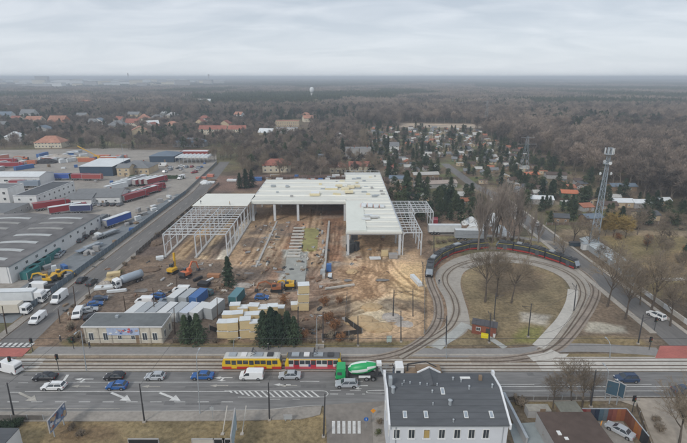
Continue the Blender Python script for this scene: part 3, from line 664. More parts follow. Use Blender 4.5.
CARS = {s: make_car(s) for s in ('hatch', 'sedan', 'estate', 'suv')}
VANS = {s: make_van(s) for s in ('small', 'large')}
used = set(); RC = {}
def put(kind, style, colour, px, py, ang, label, group=None, world=None, scale=None):
    proto = (CARS if kind == 'car' else VANS)[style]; x, y = world or G(px, py); z = Z3
    key = (kind, style, colour)
    if key not in RC:
        bm = [c for c in proto.children if c.name.startswith('body')][0].data.copy(); bm.materials[0] = pm(colour); RC[key] = bm
    o = dup(proto, (x, y, z), math.radians(ang), label, group, scale, {'body': lambda me: RC[key]})
    o['category'] = kind; return o
RG = 'cars driving west on the main road'
put('van', 'large', 'white', 10, 371, 162, 'white delivery van turning at the far left edge of the main road', world=None)
put('car', 'sedan', 'black', 46, 379.2, 180, 'black car on the main road just behind a white estate, nearest the left edge', RG)
put('car', 'estate', 'white', 54.5, 388.5, 180, 'white estate car in the middle lane below a black car', RG)
put('car', 'hatch', 'black', 115, 378.6, 180, 'black hatchback beside and behind the blue hatchback in the far lane', RG)
put('car', 'hatch', 'blue', 117.5, 388, 180, 'bright blue hatchback in the middle lane with a black car beyond it', RG)
put('car', 'hatch', 'silver', 155.5, 378.6, 180, 'silver hatchback in the far lane between the black hatchback and the blue saloon', RG)
put('car', 'sedan', 'blue', 203, 378, 180, 'bright blue saloon in the far lane beside the pale lamp post', RG)
put('van', 'small', 'white', 252, 378, 180, 'white panel van driving in front of the yellow tram')
put('car', 'sedan', 'silver', 290, 377.6, 180, 'silver saloon driving in front of the red and white tram', RG)
put('car', 'estate', 'silver', 346.5, 386, 180, 'silver estate car beside the green concrete mixer', RG)
put('car', 'suv', 'navy', 626, 381, 180, 'dark blue off-road car alone on the right part of the main road', RG)
put('car', 'sedan', 'navy', 684, 392.5, 0, 'dark blue car cut by the right edge of the main road')
put('car', 'sedan', 'silver', 619.5, 433, 128, 'silver car parked inside the yard with orange panels')
put('van', 'small', 'white', 38.5, 321, -90, 'small white van driving down the left street, nearer the crossing')
put('van', 'large', 'white', 60, 300.5, -90, 'larger white van driving down the left street behind the small one')
put('car', 'sedan', 'black', 82, 281.5, 92, 'black car driving up the left street, left of a dark pair')
put('car', 'suv', 'dark', 92, 284, 92, 'dark grey car at the right kerb of the left street')
put('car', 'suv', 'white', 656, 317.5, 112, 'white car parked beside the white wall at the right street')
put('car', 'hatch', 'white', 536, 225.5, 90, 'small white car on the right street beyond the black trams')
put('car', 'hatch', 'dark', 522, 218, 90, 'dark car farther up the right street')
put('van', 'small', 'white', 514, 211, 90, 'white van farthest up the right street behind poplars')
PG = 'cars parked beside the low white pavilion'
put('van', 'small', 'white', 78.5, 316, -75, 'small white van parked at the corner left of the low pavilion')
put('car', 'hatch', 'navy', 100.5, 300.5, 22, 'dark blue car at the back of the cars left of the low pavilion', PG)
put('car', 'hatch', 'blue', 95.5, 306, 22, 'blue car second from the back beside the low pavilion', PG)
put('car', 'estate', 'silver', 89, 312, 24, 'silver grey car third from the back beside the low pavilion', PG)
put('car', 'sedan', 'black', 93.5, 318.5, 28, 'black car nearest the low pavilion roof', PG)
SGp = 'vehicles parked on the muddy ground behind the pavilion'
put('car', 'suv', 'blue', 158, 298, 160, 'bright blue car behind the row of white containers', SGp)
put('car', 'estate', 'bluegrey', 167, 302.5, 175, 'blue-grey car right of the bright blue car behind the containers', SGp)
put('van', 'small', 'white', 145, 303, 178, 'white van with dark windows at the left end of the container row', SGp)
put('van', 'small', 'white', 181.5, 292, 178, 'white van behind the upper row of containers', SGp)
put('car', 'suv', 'teal', 207, 294, 150, 'dark teal car right of the blue-roofed container', SGp)
put('car', 'hatch', 'blue', 262, 299, 0, 'small blue car behind the stacked timber packs', SGp)
for i, (px, c, st) in enumerate(((76, 'white', 'hatch'), (82, 'bluegrey', 'sedan'), (87.5, 'grey', 'hatch'), (94, 'silver', 'sedan'), (101, 'silver', 'hatch'), (107, 'grey', 'suv'), (113.5, 'dark', 'hatch'), (120, 'grey', 'sedan'))):
    put('car', st, c, px, 205.5, 80 + i, '%s from left of the cars nosed in along the grey-gabled hall, %s' % (['first', 'second', 'third', 'fourth', 'fifth', 'sixth', 'seventh', 'eighth'][i], c.replace('bluegrey', 'blue-grey')), 'cars parked before the grey-gabled hall')
put('van', 'large', 'white', 37.5, 290, 176, 'white van behind the other in the left yard by the yellow excavator')
put('van', 'small', 'white', 41, 296.5, 178, 'white van nearer the white articulated lorry in the left yard')
put('car', 'sedan', 'white', 16, 197, 5, 'white car beside the grey and white industrial block at the left edge')
put('car', 'hatch', 'silver', 22, 193.5, 12, 'silver car just behind the white one at the left edge')
put('van', 'large', 'white', 163, 166.5, 180, 'white van parked before the tan house with the grey roof')
put('van', 'large', 'white', 181.5, 179, 250, 'white van beside the left street near the hedge')
RR = random.Random(8)
for i in range(26):
    px, py = RR.uniform(2, 36), RR.uniform(176, 186)
    if i > 9: px, py = RR.uniform(95, 140), RR.uniform(166, 172) if i < 14 else 0
    if i >= 14: px, py = RR.uniform(165, 206), RR.uniform(166, 177)
    c = RR.choice(['white', 'silver', 'grey', 'dark', 'bluegrey', 'red']); 
    put('car', RR.choice(['hatch', 'sedan', 'suv']), c, px, py, RR.choice([0, 90, 85, 180, 45]), 'distant %s car parked in the far haulage yard' % c.replace('bluegrey', 'blue-grey'), 'distant %s cars in the haulage yard' % c)
tq = None
for i, (px, py, a, c, lab) in enumerate(((108, 236, 68, 'grey', 'grey flat trailer along the lane of the left yard'), (90, 250, 68, 'bluegrey', 'blue-grey flat trailer nearer along the yard lane'))):
    x, y = G(px, py); r = thing('flat_trailer', lab, 'trailer', (x, y, Z3), math.radians(a)); MB().box(0, 0, .95, 10, 2.4, .25).build('load_bed', pm(c), r); MB().box(1, 0, 1.2, 6, 2.0, .5).build('load', galv, r); wheels(r, (-3.6, -2.4), 1.15, .45, .3)
# cars parked along the big hall
for i, (px, py, c) in enumerate(((98, 226, 'dark'), (94, 230, 'grey'), (90, 233.5, 'dark'), (84, 238, 'black'), (79, 241.5, 'grey'), (60, 254, 'bluegrey'), (57, 257, 'silver'))):
    put('car', 'hatch', c, px + 2, py, 100, '%s car along the long white hall wall, %s from the far end' % (c.replace('bluegrey', 'blue-grey'), ['first', 'second', 'third', 'fourth', 'fifth', 'sixth', 'seventh'][i]), 'cars along the long hall wall')
put('car', 'sedan', 'silver', 101, 238, 60, 'silver car standing alone in the lane of the left yard')
for p in list(CARS.values()) + list(VANS.values()):
    for c in list(p.children):
        for g_ in list(c.children): bpy.data.objects.remove(g_)
        bpy.data.objects.remove(c)
    bpy.data.objects.remove(p)

def place(o, px, py, ang, label, cat, group=None, name=None):
    x, y = G(px, py); o.location = (x, y, Z3); o.rotation_euler = (0, 0, math.radians(ang)); tag(o, label, cat, group)
    if name: o.name = name
    return o
cream_p, white_p, red_p, blue_p = pm('cream'), pm('white'), pm('red'), paint('trailer_blue', (.03, .09, .36), .5)
place(make_trailer(white_sheet, 12.5, white_sheet, True, white_p), 14, 303, 3, 'long white articulated lorry in the lower left yard', 'lorry', name='articulated_lorry')
place(make_box_truck(white_p, cream_p, 8.4, 3.3, cream_p), 15, 314, 3, 'cream box truck in front of the long white lorry', 'truck')
place(make_trailer(blue_p, 13.4, white_sheet), 118, 224.5, 70, 'blue trailer with a white roof in the yard beside the left street', 'trailer')
place(make_box_truck(grey_wall, paint('box_dark', (.12, .14, .16)), 7, 3.2, grey_roof), 104.5, 222, 90, 'dark box truck left of the white-roofed blue trailer', 'truck')
for i, (px, py, c, t, nm) in enumerate(((44, 180, red_p, 0, 'red trailer left of the blue one in the far row'), (63, 180, blue_p, 0, 'bright blue trailer between red ones in the far row'), (80.5, 180, red_p, 0, 'red trailer right of the bright blue one'), (93, 180.5, paint('trailer_rust', (.34, .07, .06)), 0, 'dull red trailer at the right end of the far row'))):
    place(make_trailer(c, 12 if i else 9, c if i != 1 else blue_p), px, py, 0 if i < 3 else -2, nm, 'trailer', 'trailers in the far row of the haulage yard')
red_t = make_trailer(red_p, 13.4, red_p, True, red_p); red_w = make_trailer(red_p, 13.4, white_sheet, True, red_p)
first = [True, True]
for i, (px, py, wt, lab) in enumerate(((141, 196, 1, 'first red lorry of the near row beside the fence'), (147, 195, 1, 'second red lorry of the near row'), (152, 192, 0, 'third red lorry at the fence corner'), (134, 200, 0, 'red lorry nearest the grey-gabled hall'), (143.5, 184.5, 1, 'red lorry with white roof in the back row, left'), (149, 184, 1, 'red lorry with white roof in the back row, middle'), (155, 184, 1, 'red lorry with white roof in the back row, right'),
        (66, 213, 1, 'red lorry with a white roof seen over the long hall'), (50, 209, 0, 'red lorry beside the two-storey white block'), (4, 164, 0, 'red lorry at the far left edge of the haulage yard'), (10, 168, 0, 'second red lorry at the far left edge'))):
    k = 1 if wt else 0; src = (red_t, red_w)[k]; x, y = G(px, py); a = math.radians(66 if i < 7 else 40 if i < 9 else 10)
    if first[k]: o = src; first[k] = False; o.location = (x, y, Z3); o.rotation_euler = (0, 0, a)
    else: o = dup(src, (x, y, Z3), a)
    tag(o, lab, 'lorry', 'red lorries in the haulage yard'); o.name = 'articulated_lorry'
place(make_trailer(white_sheet, 13, white_sheet), 117, 191, 60, 'white trailer behind the grey-gabled hall, left', 'trailer', 'white trailers behind the hall')
for i, (px, py) in enumerate(((122, 188), (127, 186), (132, 184), (137, 182.5))):
    place(make_trailer(white_sheet, 13, white_sheet), px, py, 62, 'white-roofed trailer behind the grey-gabled hall, %s in its row' % ['second', 'third', 'fourth', 'fifth'][i], 'trailer', 'white trailers behind the hall')
place(make_trailer(paint('tarp_navy', (.05, .06, .14)), 9, white_sheet), 82, 213, 10, 'short navy trailer with white roof behind the long hall', 'trailer')
place(make_trailer(pm('bluegrey'), 11, pm('bluegrey')), 30, 187.5, 4, 'blue-grey tank-like trailer before the long white shed', 'trailer')
place(make_trailer(red_p, 8, red_p), 18, 187, 2, 'short dark red trailer at the end of the long white shed', 'trailer')
place(make_trailer(white_sheet, 13, white_sheet), 444, 234, 0, 'white trailer behind the right steel frame', 'trailer')
place(make_trailer(mat('tarp_grey', (.30, .32, .34), .6), 12, white_sheet, h=4.2), 470, 240, -4, 'large grey trailer with a white roof behind the tram loop', 'trailer')
place(make_box_truck(red_p, red_p, 7, 3.2, red_p), 434.5, 225, 80, 'red lorry partly hidden behind the right steel frame', 'truck')
# flat lorry with a loading crane, behind the white house
r = thing('flatbed_lorry', 'x', 'truck'); cab(r, 3.2, white_p, 3.0, 2.0); MB().box(-1, 0, 1.1, 7.8, 2.45, .25).build('load_bed', wood, r); MB().box(-.5, 0, .6, 9.4, .9, .3).build('chassis', dark_metal, r)
MB().box(4.2, 0, .45, 2.06, 2.5, .9).build('cab_skirt', paint('cab_blue', (.03, .12, .28)), r)
MB().box(-2, 0, 1.35, 5.0, 2.1, .9).build('load', wood, r); c = MB().bar((2.3, 0, 1.3), (2.3, 0, 3.0), .3).bar((2.3, 0, 3.0), (-1.4, 0, 3.6), .22).bar((-1.4, 0, 3.6), (-3.6, .3, 2.6), .16); c.build('loading_crane', dark_metal, r); wheels(r, (4.3, -1.8, -3.1), 1.2, .48, .3)
place(r, 418, 376.5, 180, 'flatbed lorry with white and blue cab and loading crane behind the white house', 'lorry')
r = thing('tipper_lorry', 'x', 'truck'); cab(r, 2.6, white_p, 2.9, 2.0); b = MB(); b.lathe([(.2, -4.5), (1.2, -4.4), (1.25, -3), (1.25, 1.6), (1.1, 2.1), (.2, 2.2)], 14, 'x', o=(0, 0, 2.1)); b.build('tank', paint('tank_grey', (.33, .38, .43)), r, smooth=True)
MB().box(0, 0, .65, 8.6, .9, .3).build('chassis', dark_metal, r); wheels(r, (3.5, -2.2, -3.5), 1.2, .48, .3)
place(r, 129, 284, 233, 'tank lorry with a grey-blue barrel parked by the left street', 'lorry', name='tank_lorry')
# concrete mixer
gm1, gm2 = paint('mixer_green', (.015, .36, .11), .4), paint('mixer_white', (.70, .74, .70), .4)
r = thing('concrete_mixer', 'x', 'lorry'); cab(r, 2.7, gm1, 3.1, 2.1); MB().box(-.4, 0, .75, 9, 1.1, .35).build('chassis', dark_metal, r)
b = MB(); b.lathe([(.15, -3.9), (.62, -3.85), (.85, -3.3), (1.22, -2.0), (1.30, -1.0), (1.28, .2), (1.05, 1.3), (.6, 1.9), (.1, 2.0)], 24, 'x', stripe=lambda i, k: 1 if ((i + k // 3) % 6) < 2 and 0 < k < 7 else 0)
d = b.build('mixing_drum', [gm1, gm2], r, (0, 0, 2.35), smooth=True); d.rotation_euler = (0, math.radians(9), 0); d.location = (.2, 0, 2.45)
MB().box(-3.8, 0, 1.0, .5, 1.5, 1.6).build('drum_stand', dark_metal, r); MB().prism([(-4.7, -.6), (-3.7, -.6), (-3.7, .6), (-4.7, .6)], 3.25, 3.9).build('hopper', white_p, r)
MB().bar((-4.5, .1, 2.7), (-5.1, .5, 1.2), .35).build('chute', galv, r); MB().box(2.4, 0, 1.1, .35, 2.1, 1.2).build('drum_drive', dark_metal, r)
MB().box(-1.2, -1.15, .85, 2.4, .1, .5).box(-1.2, 1.15, .85, 2.4, .1, .5).build('side_guard', white_p, r); wheels(r, (3.9, 2.2, -1.6, -3.0), 1.2, .5, .32)
place(r, 358.5, 378.0, 180, 'green and white concrete mixer lorry with a striped drum beside the tram', 'lorry')

# diggers
def tracks(r, L_=3.6, wd=.55, g=1.9, h=.8):
    for s in (-1, 1):
        MB().prof([(-L_ / 2, h * .5), (-L_ / 2 + .3, h), (L_ / 2 - .3, h), (L_ / 2, h * .5), (L_ / 2 - .3, 0), (-L_ / 2 + .3, 0)], wd / 2, .03).build('crawler_track', black_pl, r, (0, s * g / 2, 0))
def digger(colour, boom=1.0, ang=0, up=1.0):
    r = thing('excavator', 'x', 'excavator'); tracks(r); u = thing('upper', None, None); bpy.data.objects.remove(u)
    c, s = math.cos(ang), math.sin(ang)
    def rt(mb):
        mb.v = [(x * c - y * s, x * s + y * c, z) for x, y, z in mb.v]; return mb
    rt(MB().prof([(-1.7, .9), (-1.7, 1.7), (-1.3, 2.0), (.6, 1.9), (1.3, 1.3), (1.3, .9)], 1.25, .1)).build('engine_house', colour, r); rt(MB().box(-1.55, 0, .95, .5, 2.5, 1.1)).build('counterweight', dark_metal, r)
    k = rt(MB().prof([(-.1, 1.2), (-.1, 2.85), (1.0, 2.8), (1.35, 1.9), (1.4, 1.2)], .48, .05)); k.v = [(x - .72 * -s, y + .72 * c, z) for x, y, z in k.v]; cb_ = k.build('cab', colour, r)
    gw = MB().box(.72, .72, 1.85, 1.1, .98, .8); rt(gw); gw.build('cab_window', glass, cb_)
    B = boom; rt(MB().bar((.9, -.2, 1.6), (3.0 * B, -.2, 1.6 + 2.6 * up), .42).bar((3.0 * B, -.2, 1.6 + 2.6 * up), (5.0 * B, -.2, 1.4 + 2.0 * up), .36)).build('boom', colour, r)
    rt(MB().bar((4.9 * B, -.2, 1.4 + 2.05 * up), (5.6 * B, -.2, .9), .28)).build('stick', colour, r)
    rt(MB().prof([(5.1 * B, .2), (5.4 * B, 1.0), (6.1 * B, .9), (6.2 * B, .3), (5.6 * B, 0)], .5, .04)).build('bucket', dark_metal, r); return r
yel, ora = paint('machine_yellow', (.68, .40, .03), .45), paint('machine_orange', (.62, .17, .07), .5)
place(digger(yel, 1.05, .1, .5), 50, 282, 172, 'yellow excavator in the left yard with its arm lowered to the left', 'excavator')
place(digger(yel, .9, 0, .4), 57, 279, 20, 'yellow excavator close behind the other beside the blue fence', 'excavator')
place(digger(ora, .95, 1.1, 1.0), 186, 277, 0, 'orange excavator with raised arm in front of the left steel frame', 'excavator')
place(digger(mat('machine_dull', (.34, .13, .06), .7), 1.05, .2, .6), 277, 291, 175, 'dull rust-coloured excavator in the middle of the building site', 'excavator')
place(digger(yel, .7, 3, .3), 290, 288, 10, 'yellow loader beside the rust-coloured excavator', 'excavator', name='loader')
r = thing('piling_rig', 'x', 'rig'); tracks(r, 3.2); MB().prof([(-1.6, .9), (-1.6, 1.9), (1.1, 1.8), (1.1, .9)], 1.1, .1).build('engine_house', yel, r); MB().bar((1.2, 0, .5), (1.35, 0, 6.4), .5).build('mast', yel, r); MB().bar((.2, 0, 1.8), (1.2, 0, 4), .2).build('mast_brace', dark_metal, r); MB().box(.4, .7, 1.7, 1, .9, 1.1).build('cab', glass, r)
place(r, 173, 273, 70, 'small yellow piling rig with upright mast before the left steel frame', 'piling rig')
r = thing('mobile_crane', 'x', 'crane'); MB().box(0, 0, .9, 11, 2.6, .9).build('carrier', yel, r); MB().prof([(4, 1.6), (4, 2.9), (5.2, 2.8), (5.6, 1.6)], 1.2, .06).build('cab', yel, r); MB().box(-2, 0, 1.8, 4, 2.3, 1.5).build('counterweight', yel, r)
MB().bar((-1, 0, 2.8), (-14, 0, 11), .5).build('telescopic_boom', yel, r); wheels(r, (4, 2.5, -2.5, -4), 1.3, .6, .4); place(r, 100, 160, 12, 'yellow mobile crane with raised telescopic boom in the far haulage yard', 'crane')
for i, (px, py) in enumerate(((26, 160), (20, 166))): place(digger(ora, 1.5, .4, .6), px, py, 0 if i else 180, 'distant orange excavator in the far left yard, %s' % ('nearer' if i else 'farther'), 'excavator')

# ------------------------------------------------------------------ trams
yl, rd, wh = paint('tram_yellow', (.74, .48, .02), .35), paint('tram_red', (.50, .03, .02), .35), paint('tram_white', (.72, .70, .68), .35)
def tram_car(r, x0, body, skirt, roofc, panto, L_=13.2, mixed=None):
    f, k = x0 + L_ / 2, x0 - L_ / 2; hw = 1.18
    b = MB().prof([(k, .95), (k, 1.7), (k + .35, 2.85), (f - .35, 2.85), (f, 1.7), (f, .95)], hw, .06); bo = b.build('car_body', body, r)
    MB().prof([(k - .02, .35), (k - .03, .98), (f + .03, .98), (f + .02, .35)], hw + .02, .05).build('skirt', skirt, r)
    MB().prof([(k + .3, 2.84), (k + .6, 3.12), (f - .6, 3.12), (f - .3, 2.84)], 1.1, .1).build('roof', roofc, r)
    n = 9; st = (L_ - 1.4) / n
    for i in range(n):
        xc = k + .7 + st * (i + .5); door = i in (1, 4, 7)
        for s in (-1, 1):
            if door: d = MB().box(xc, s * (hw + .012), .55, 1.15, .05, 2.1).build('door', mixed or rd if s > 0 or mixed else body, r); MB().box(xc, s * (hw + .045), 1.45, .95, .03, 1.05).build('door_glass', glass, d)
            else: MB().box(xc, s * (hw + .01), 1.62, st - .16, .04, .88).build('window', glass, r)
    if mixed:
        for i, c in enumerate((mixed, paint('tram_navy', (.04, .06, .2)), wh, mixed)):
            for s in (-1, 1): MB().box(k + 2.2 + i * 3.2, s * (hw + .02), 1.0, .8, .03, .58).build('colour_panel', c, r)
    for e, sg in ((f, 1), (k, -1)):
        MB().panel([(e + sg * .0, -.95 * sg, 1.72), (e + sg * .0, .95 * sg, 1.72), (e - sg * .30, .9 * sg, 2.72), (e - sg * .30, -.9 * sg, 2.72)], .05).build('windscreen', glass, r)
        for s in (-1, 1): MB().box(e + sg * .03, s * .7, 1.05, .06, .22, .16).build('headlight', lamp_m, r)
    for xx in (k + 3, f - 3):
        bg = MB().box(xx, 0, .16, 2.4, 1.6, .3).build('bogie', dark_metal, r); wl = MB()
        for a in (-.8, .8):
            for s in (-1, 1): MB().cyl((xx + a, s * .5, .33), (xx + a, s * .6, .33), .33, None, 10).build('wheel', dark_metal, bg)
    for xx, w_, c in ((k + 2.2, 1.6, galv), (k + 4.6, 1.2, wh), (f - 5, 2.0, galv), (f - 2.4, 1.3, dark_metal)): MB().box(xx, 0, 3.1, w_, 1.3, .28).build('roof_unit', c, r)
    if panto:
        p = MB(); xx = x0 + .3
        for s in (-.5, .5): p.bar((xx - .6, s, 3.15), (xx + .6, s * .8, 3.75), .06).bar((xx + .6, s * .8, 3.75), (xx - .1, s * .8, 4.35), .05)
        p.box(xx - .1, 0, 4.35, .3, 1.7, .05); p.build('pantograph', dark_metal, r)
xa, xb = G(222.6, 366.8)[0], G(283.6, 366.8)[0]
r = thing('tram', 'yellow tram car with red skirt and doors leading the coupled pair', 'tram', ((xa + xb) / 2, Yf, .0)); tram_car(r, 0, yl, rd, paint('tram_roof_white', (.55, .54, .5)), True, xb - xa - .6)
xa, xb = G(284.6, 366.8)[0], G(343.2, 366.8)[0]
r = thing('tram', 'white and red tram car with yellow ends coupled behind the yellow one', 'tram', ((xa + xb) / 2, Yf, .0)); L_ = xb - xa - .6
tram_car(r, 0, wh, paint('tram_pink', (.55, .10, .12)), paint('tram_roof_dark', (.10, .10, .10)), True, L_, paint('tram_redpanel', (.50, .04, .06)))
for s in (-1, 1): MB().prof([(s * L_ / 2 - s * .9, .99), (s * L_ / 2 - s * .9, 2.9), (s * L_ / 2 - s * .33, 2.9), (s * L_ / 2 + s * .02, 1.7), (s * L_ / 2 + s * .02, .99)], 1.2, .04).build('yellow_end', yl, r)
MB().box(0, 1.2, 2.62, L_ - 2, .04, .2).box(0, -1.2, 2.62, L_ - 2, .04, .2).build('yellow_band', yl, r)
# long articulated trams standing on the loop
def cumul(path):
    d = [0]
    for i in range(1, len(path)): d.append(d[-1] + (path[i] - path[i - 1]).length)
    return d
od = cumul(outer)
def at(s):
    for i in range(1, len(od)):
        if od[i] >= s:
            t = (s - od[i - 1]) / (od[i] - od[i - 1]); return outer[i - 1].lerp(outer[i], t)
    return outer[-1]
def near(px, py):
    p = Vector((*G(px, py), 0)); return min(range(len(outer)), key=lambda i: (outer[i] - p).length)
blk, yst, rsk, dgr = paint('tram_black', (.028, .030, .033), .3), paint('tram_stripe', (.42, .36, .08), .4), paint('tram_redskirt', (.33, .035, .03), .4), paint('tram_roofgrey', (.075, .080, .085), .6, .2)
def long_tram(s0, s1, label):
    n = 5; seg = (s1 - s0) / n; m = at((s0 + s1) / 2); r = thing('articulated_tram', label, 'tram', (m.x, m.y, 0), 0, 'black articulated trams on the loop')
    for i in range(n):
        a, b = at(s0 + i * seg + .25), at(s0 + (i + 1) * seg - .25); d = b - a; L2 = d.length; c = (a + b) / 2 - m; ang = math.atan2(d.y, d.x); hw = 1.2
        front = i == 0; rear = i == n - 1; x0, x1 = -L2 / 2, L2 / 2
        pr = [(x0, .32), (x0 - (.5 if front else 0), 1.2), (x0 + (.5 if front else 0), 2.95), (x1 - (.5 if rear else 0), 2.95), (x1 + (.5 if rear else 0), 1.2), (x1, .32)]
        loc = (c.x, c.y, 0)
        s_ = MB().prof(pr, hw, .06).build('car_section', blk, r, loc, ang)
        for s in (-1, 1):
            MB().box(0, s * (hw + .01), 1.25, L2 - .5, .04, 1.05).build('window_band', glass, s_)
            MB().box(0, s * (hw + .015), .38, L2 - .1, .05, .55).build('red_skirt', rsk, s_)
            MB().box(0, s * (hw + .012), 2.42, L2 - .3, .05, .16).build('yellow_stripe', yst, s_)
            if i % 2 == 0: MB().box(0, s * (hw + .03), .5, 1.3, .05, 1.95).build('door', dgr, s_)
        MB().box(0, 0, 2.95, L2 - 1.0, 2.0, .16).build('roof', dgr, s_); MB().box(-L2 * .18, 0, 3.1, L2 * .32, 1.5, .34).build('roof_unit', galv if i % 2 else dgr, s_)
        MB().box(L2 * .24, 0, 3.1, L2 * .25, 1.5, .28).build('roof_unit', dark_metal, s_)
        if i < n - 1:
            q = at(s0 + (i + 1) * seg) - m; MB().box(0, 0, .4, .8, 2.1, 2.5).build('bellows', black_pl, r, (q.x, q.y, 0), ang)
        if front or rear:
            e = x0 - .38 if front else x1 + .38; sg = -1 if front else 1
            MB().panel([(e + sg * .06, -1.0 * sg, 1.35), (e + sg * .06, 1.0 * sg, 1.35), (e - sg * .78, .95 * sg, 2.85), (e - sg * .78, -.95 * sg, 2.85)], .06).build('windscreen', glass_sky, s_)
            for s in (-1, 1): MB().box(e - sg * .02, s * .8, .95, .12, .3, .14).build('headlight', lamp_m, s_)
        if i in (1, 3):
            p = MB()
            for s in (-.5, .5): p.bar((-.6, s, 3.2), (.6, s, 3.8), .05).bar((.6, s, 3.8), (0, s, 4.5), .05)
            p.box(0, 0, 4.5, .3, 1.6, .05); p.build('pantograph', dark_metal, s_)
sA, sB, sC, sD = od[near(429.5, 279)], od[near(490, 248)], od[near(497, 248.6)], od[near(577.5, 270)]
long_tram(sA, sB - 1, 'black articulated tram with a red skirt on the left part of the loop')
long_tram(sC, sD, 'black articulated tram with a red skirt on the right part of the loop')
# ------------------------------------------------------------------ buildings
def gable(w, d, h0, h1, over=.35, axis='x', t=.18):
    """pitched roof slabs, ridge along x or y"""
    mb = MB(); A, B = (w / 2 + over, d / 2 + over) if axis == 'x' else (d / 2 + over, w / 2 + over); sl = (h1 - h0) / (B - over); zl = h0 - sl * over
    for s in (-1, 1):
        q = [(-A, s * B, zl), (A, s * B, zl), (A, 0, h1), (-A, 0, h1)]; vs = q + [(x, y, z + t) for x, y, z in q]
        if axis == 'y': vs = [(-y, x, z) for x, y, z in vs]
        mb.add(vs, [(0, 3, 2, 1), (4, 5, 6, 7), (0, 1, 5, 4), (1, 2, 6, 5), (2, 3, 7, 6), (3, 0, 4, 7)] if s < 0 else [(0, 1, 2, 3), (7, 6, 5, 4), (4, 5, 1, 0), (5, 6, 2, 1), (6, 7, 3, 2), (7, 4, 0, 3)])
    return mb
def hip(w, d, h0, h1, over=.4, t=.15):
    A, B = w / 2 + over, d / 2 + over; r = max(0.2, A - B) if A > B else 0.2; q = max(0.2, B - A) if B > A else 0.0
    vs = [(-A, -B, h0), (A, -B, h0), (A, B, h0), (-A, B, h0), (-A, -B, h0 + t), (A, -B, h0 + t), (A, B, h0 + t), (-A, B, h0 + t), (-r, -q, h1), (r, -q, h1), (r, q, h1), (-r, q, h1)]
    fs = [(3, 2, 1, 0), (0, 1, 5, 4), (1, 2, 6, 5), (2, 3, 7, 6), (3, 0, 4, 7)]
    fs += [(4, 5, 9, 8), (5, 6, 10, 9), (6, 7, 11, 10), (7, 4, 8, 11), (8, 9, 10, 11)]
    return MB().add(vs, fs)
WIN = {}
def window(r, x, y, z, w, h, face, frame=None, sub=True):
    """face: 0 front (-y), 1 right (+x), 2 back, 3 left; local wall point"""
    key = (w, h, frame and frame.name)
    if key not in WIN:
        f = MB(); t = .09
        for a, b_, c, d_ in ((0, 0, w, t), (0, h - t, w, t)): f.box(a, 0, b_, c, .10, d_)
        for a in (-w / 2 + t / 2, w / 2 - t / 2, 0): f.box(a, 0, t, t if a else .05, .10, h - 2 * t)
        WIN[key] = (f.mesh('window', frame or lamp_m), MB().box(0, 0, .03, w - .06, .06, h - .06).mesh('pane', glass))
    o = link('window', WIN[key][0], r, (x, y, z), face * PI / 2); link('pane', WIN[key][1], o); return o
def building(name, label, cat, x, y, rz, w, d, h, wall, roof, kind='flat', rh=1.5, wins=(), group=None, chimney=False, door=True, over=.35):
    """x, y: centre on the ground. wins: (face, count, z, w, h)"""
    r = thing(name, label, cat, (x, y, 0), math.radians(rz), group)
    wl = MB().box(0, 0, -.3, w, d, h + .3)
    if kind in ('gx', 'gy'):
        for s in (-1, 1):
            if kind == 'gx': wl.add([(s * (w / 2 - .005), -d / 2, h), (s * (w / 2 - .005), d / 2, h), (s * (w / 2 - .005), 0, h + rh - .02)], [(0, 1, 2) if s > 0 else (2, 1, 0)])
            else: wl.add([(-w / 2, s * (d / 2 - .005), h), (w / 2, s * (d / 2 - .005), h), (0, s * (d / 2 - .005), h + rh - .02)], [(0, 1, 2) if s < 0 else (2, 1, 0)])
    wl.build('wall', wall, r)
    if kind == 'gx': ro = gable(w, d, h, h + rh, over, 'x').build('roof', roof, r)
    elif kind == 'gy': ro = gable(w, d, h, h + rh, over, 'y').build('roof', roof, r)
    elif kind == 'hip': ro = hip(w, d, h - .05, h + rh).build('roof', roof, r)
    elif kind == 'mono':
        A, B = w / 2 + over, d / 2 + over; ro = MB().add([(-A, -B, h), (A, -B, h), (A, B, h + rh), (-A, B, h + rh), (-A, -B, h + .16), (A, -B, h + .16), (A, B, h + rh + .16), (-A, B, h + rh + .16)], [(3, 2, 1, 0), (4, 5, 6, 7), (0, 1, 5, 4), (1, 2, 6, 5), (2, 3, 7, 6), (3, 0, 4, 7)]).build('roof', roof, r)
    else:
        ro = MB().box(0, 0, h + .003, w + .04, d + .04, .12).build('roof', roof, r)
        if over > .3:
            p = MB(); [p.box(0, s * (d / 2 - .03), h + .1, w + .1, .24, .3) for s in (-1, 1)]; [p.box(s * (w / 2 - .03), 0, h + .1, .24, d - .32, .3) for s in (-1, 1)]; p.build('parapet', wall, r)
    for fc, n, z, ww, hh in wins:
        ln = w if fc in (0, 2) else d
        for i in range(n):
            a = -ln / 2 + ln * (i + .5) / n
            if fc == 0: window(r, a, -d / 2 - .02, z, ww, hh, 0)
            elif fc == 1: window(r, w / 2 + .02, a, z, ww, hh, 1)
            elif fc == 2: window(r, a, d / 2 + .02, z, ww, hh, 2)
            else: window(r, -w / 2 - .02, a, z, ww, hh, 3)
    if door: MB().box(0, 0, 0, 1.0, .08, 2.05).build('door', wood, r, (w * .12, -d / 2 - .03, 0))
    if chimney: MB().box(0, 0, 0, .6, .6, 1.5).build('chimney', brick, ro, (w * .18, d * .06, h + rh * .6))
    return r
def span(px0, px1, py): 
    a = G(px0, py); b = G(px1, py); return (a[0] + b[0]) / 2, a[1], b[0] - a[0]

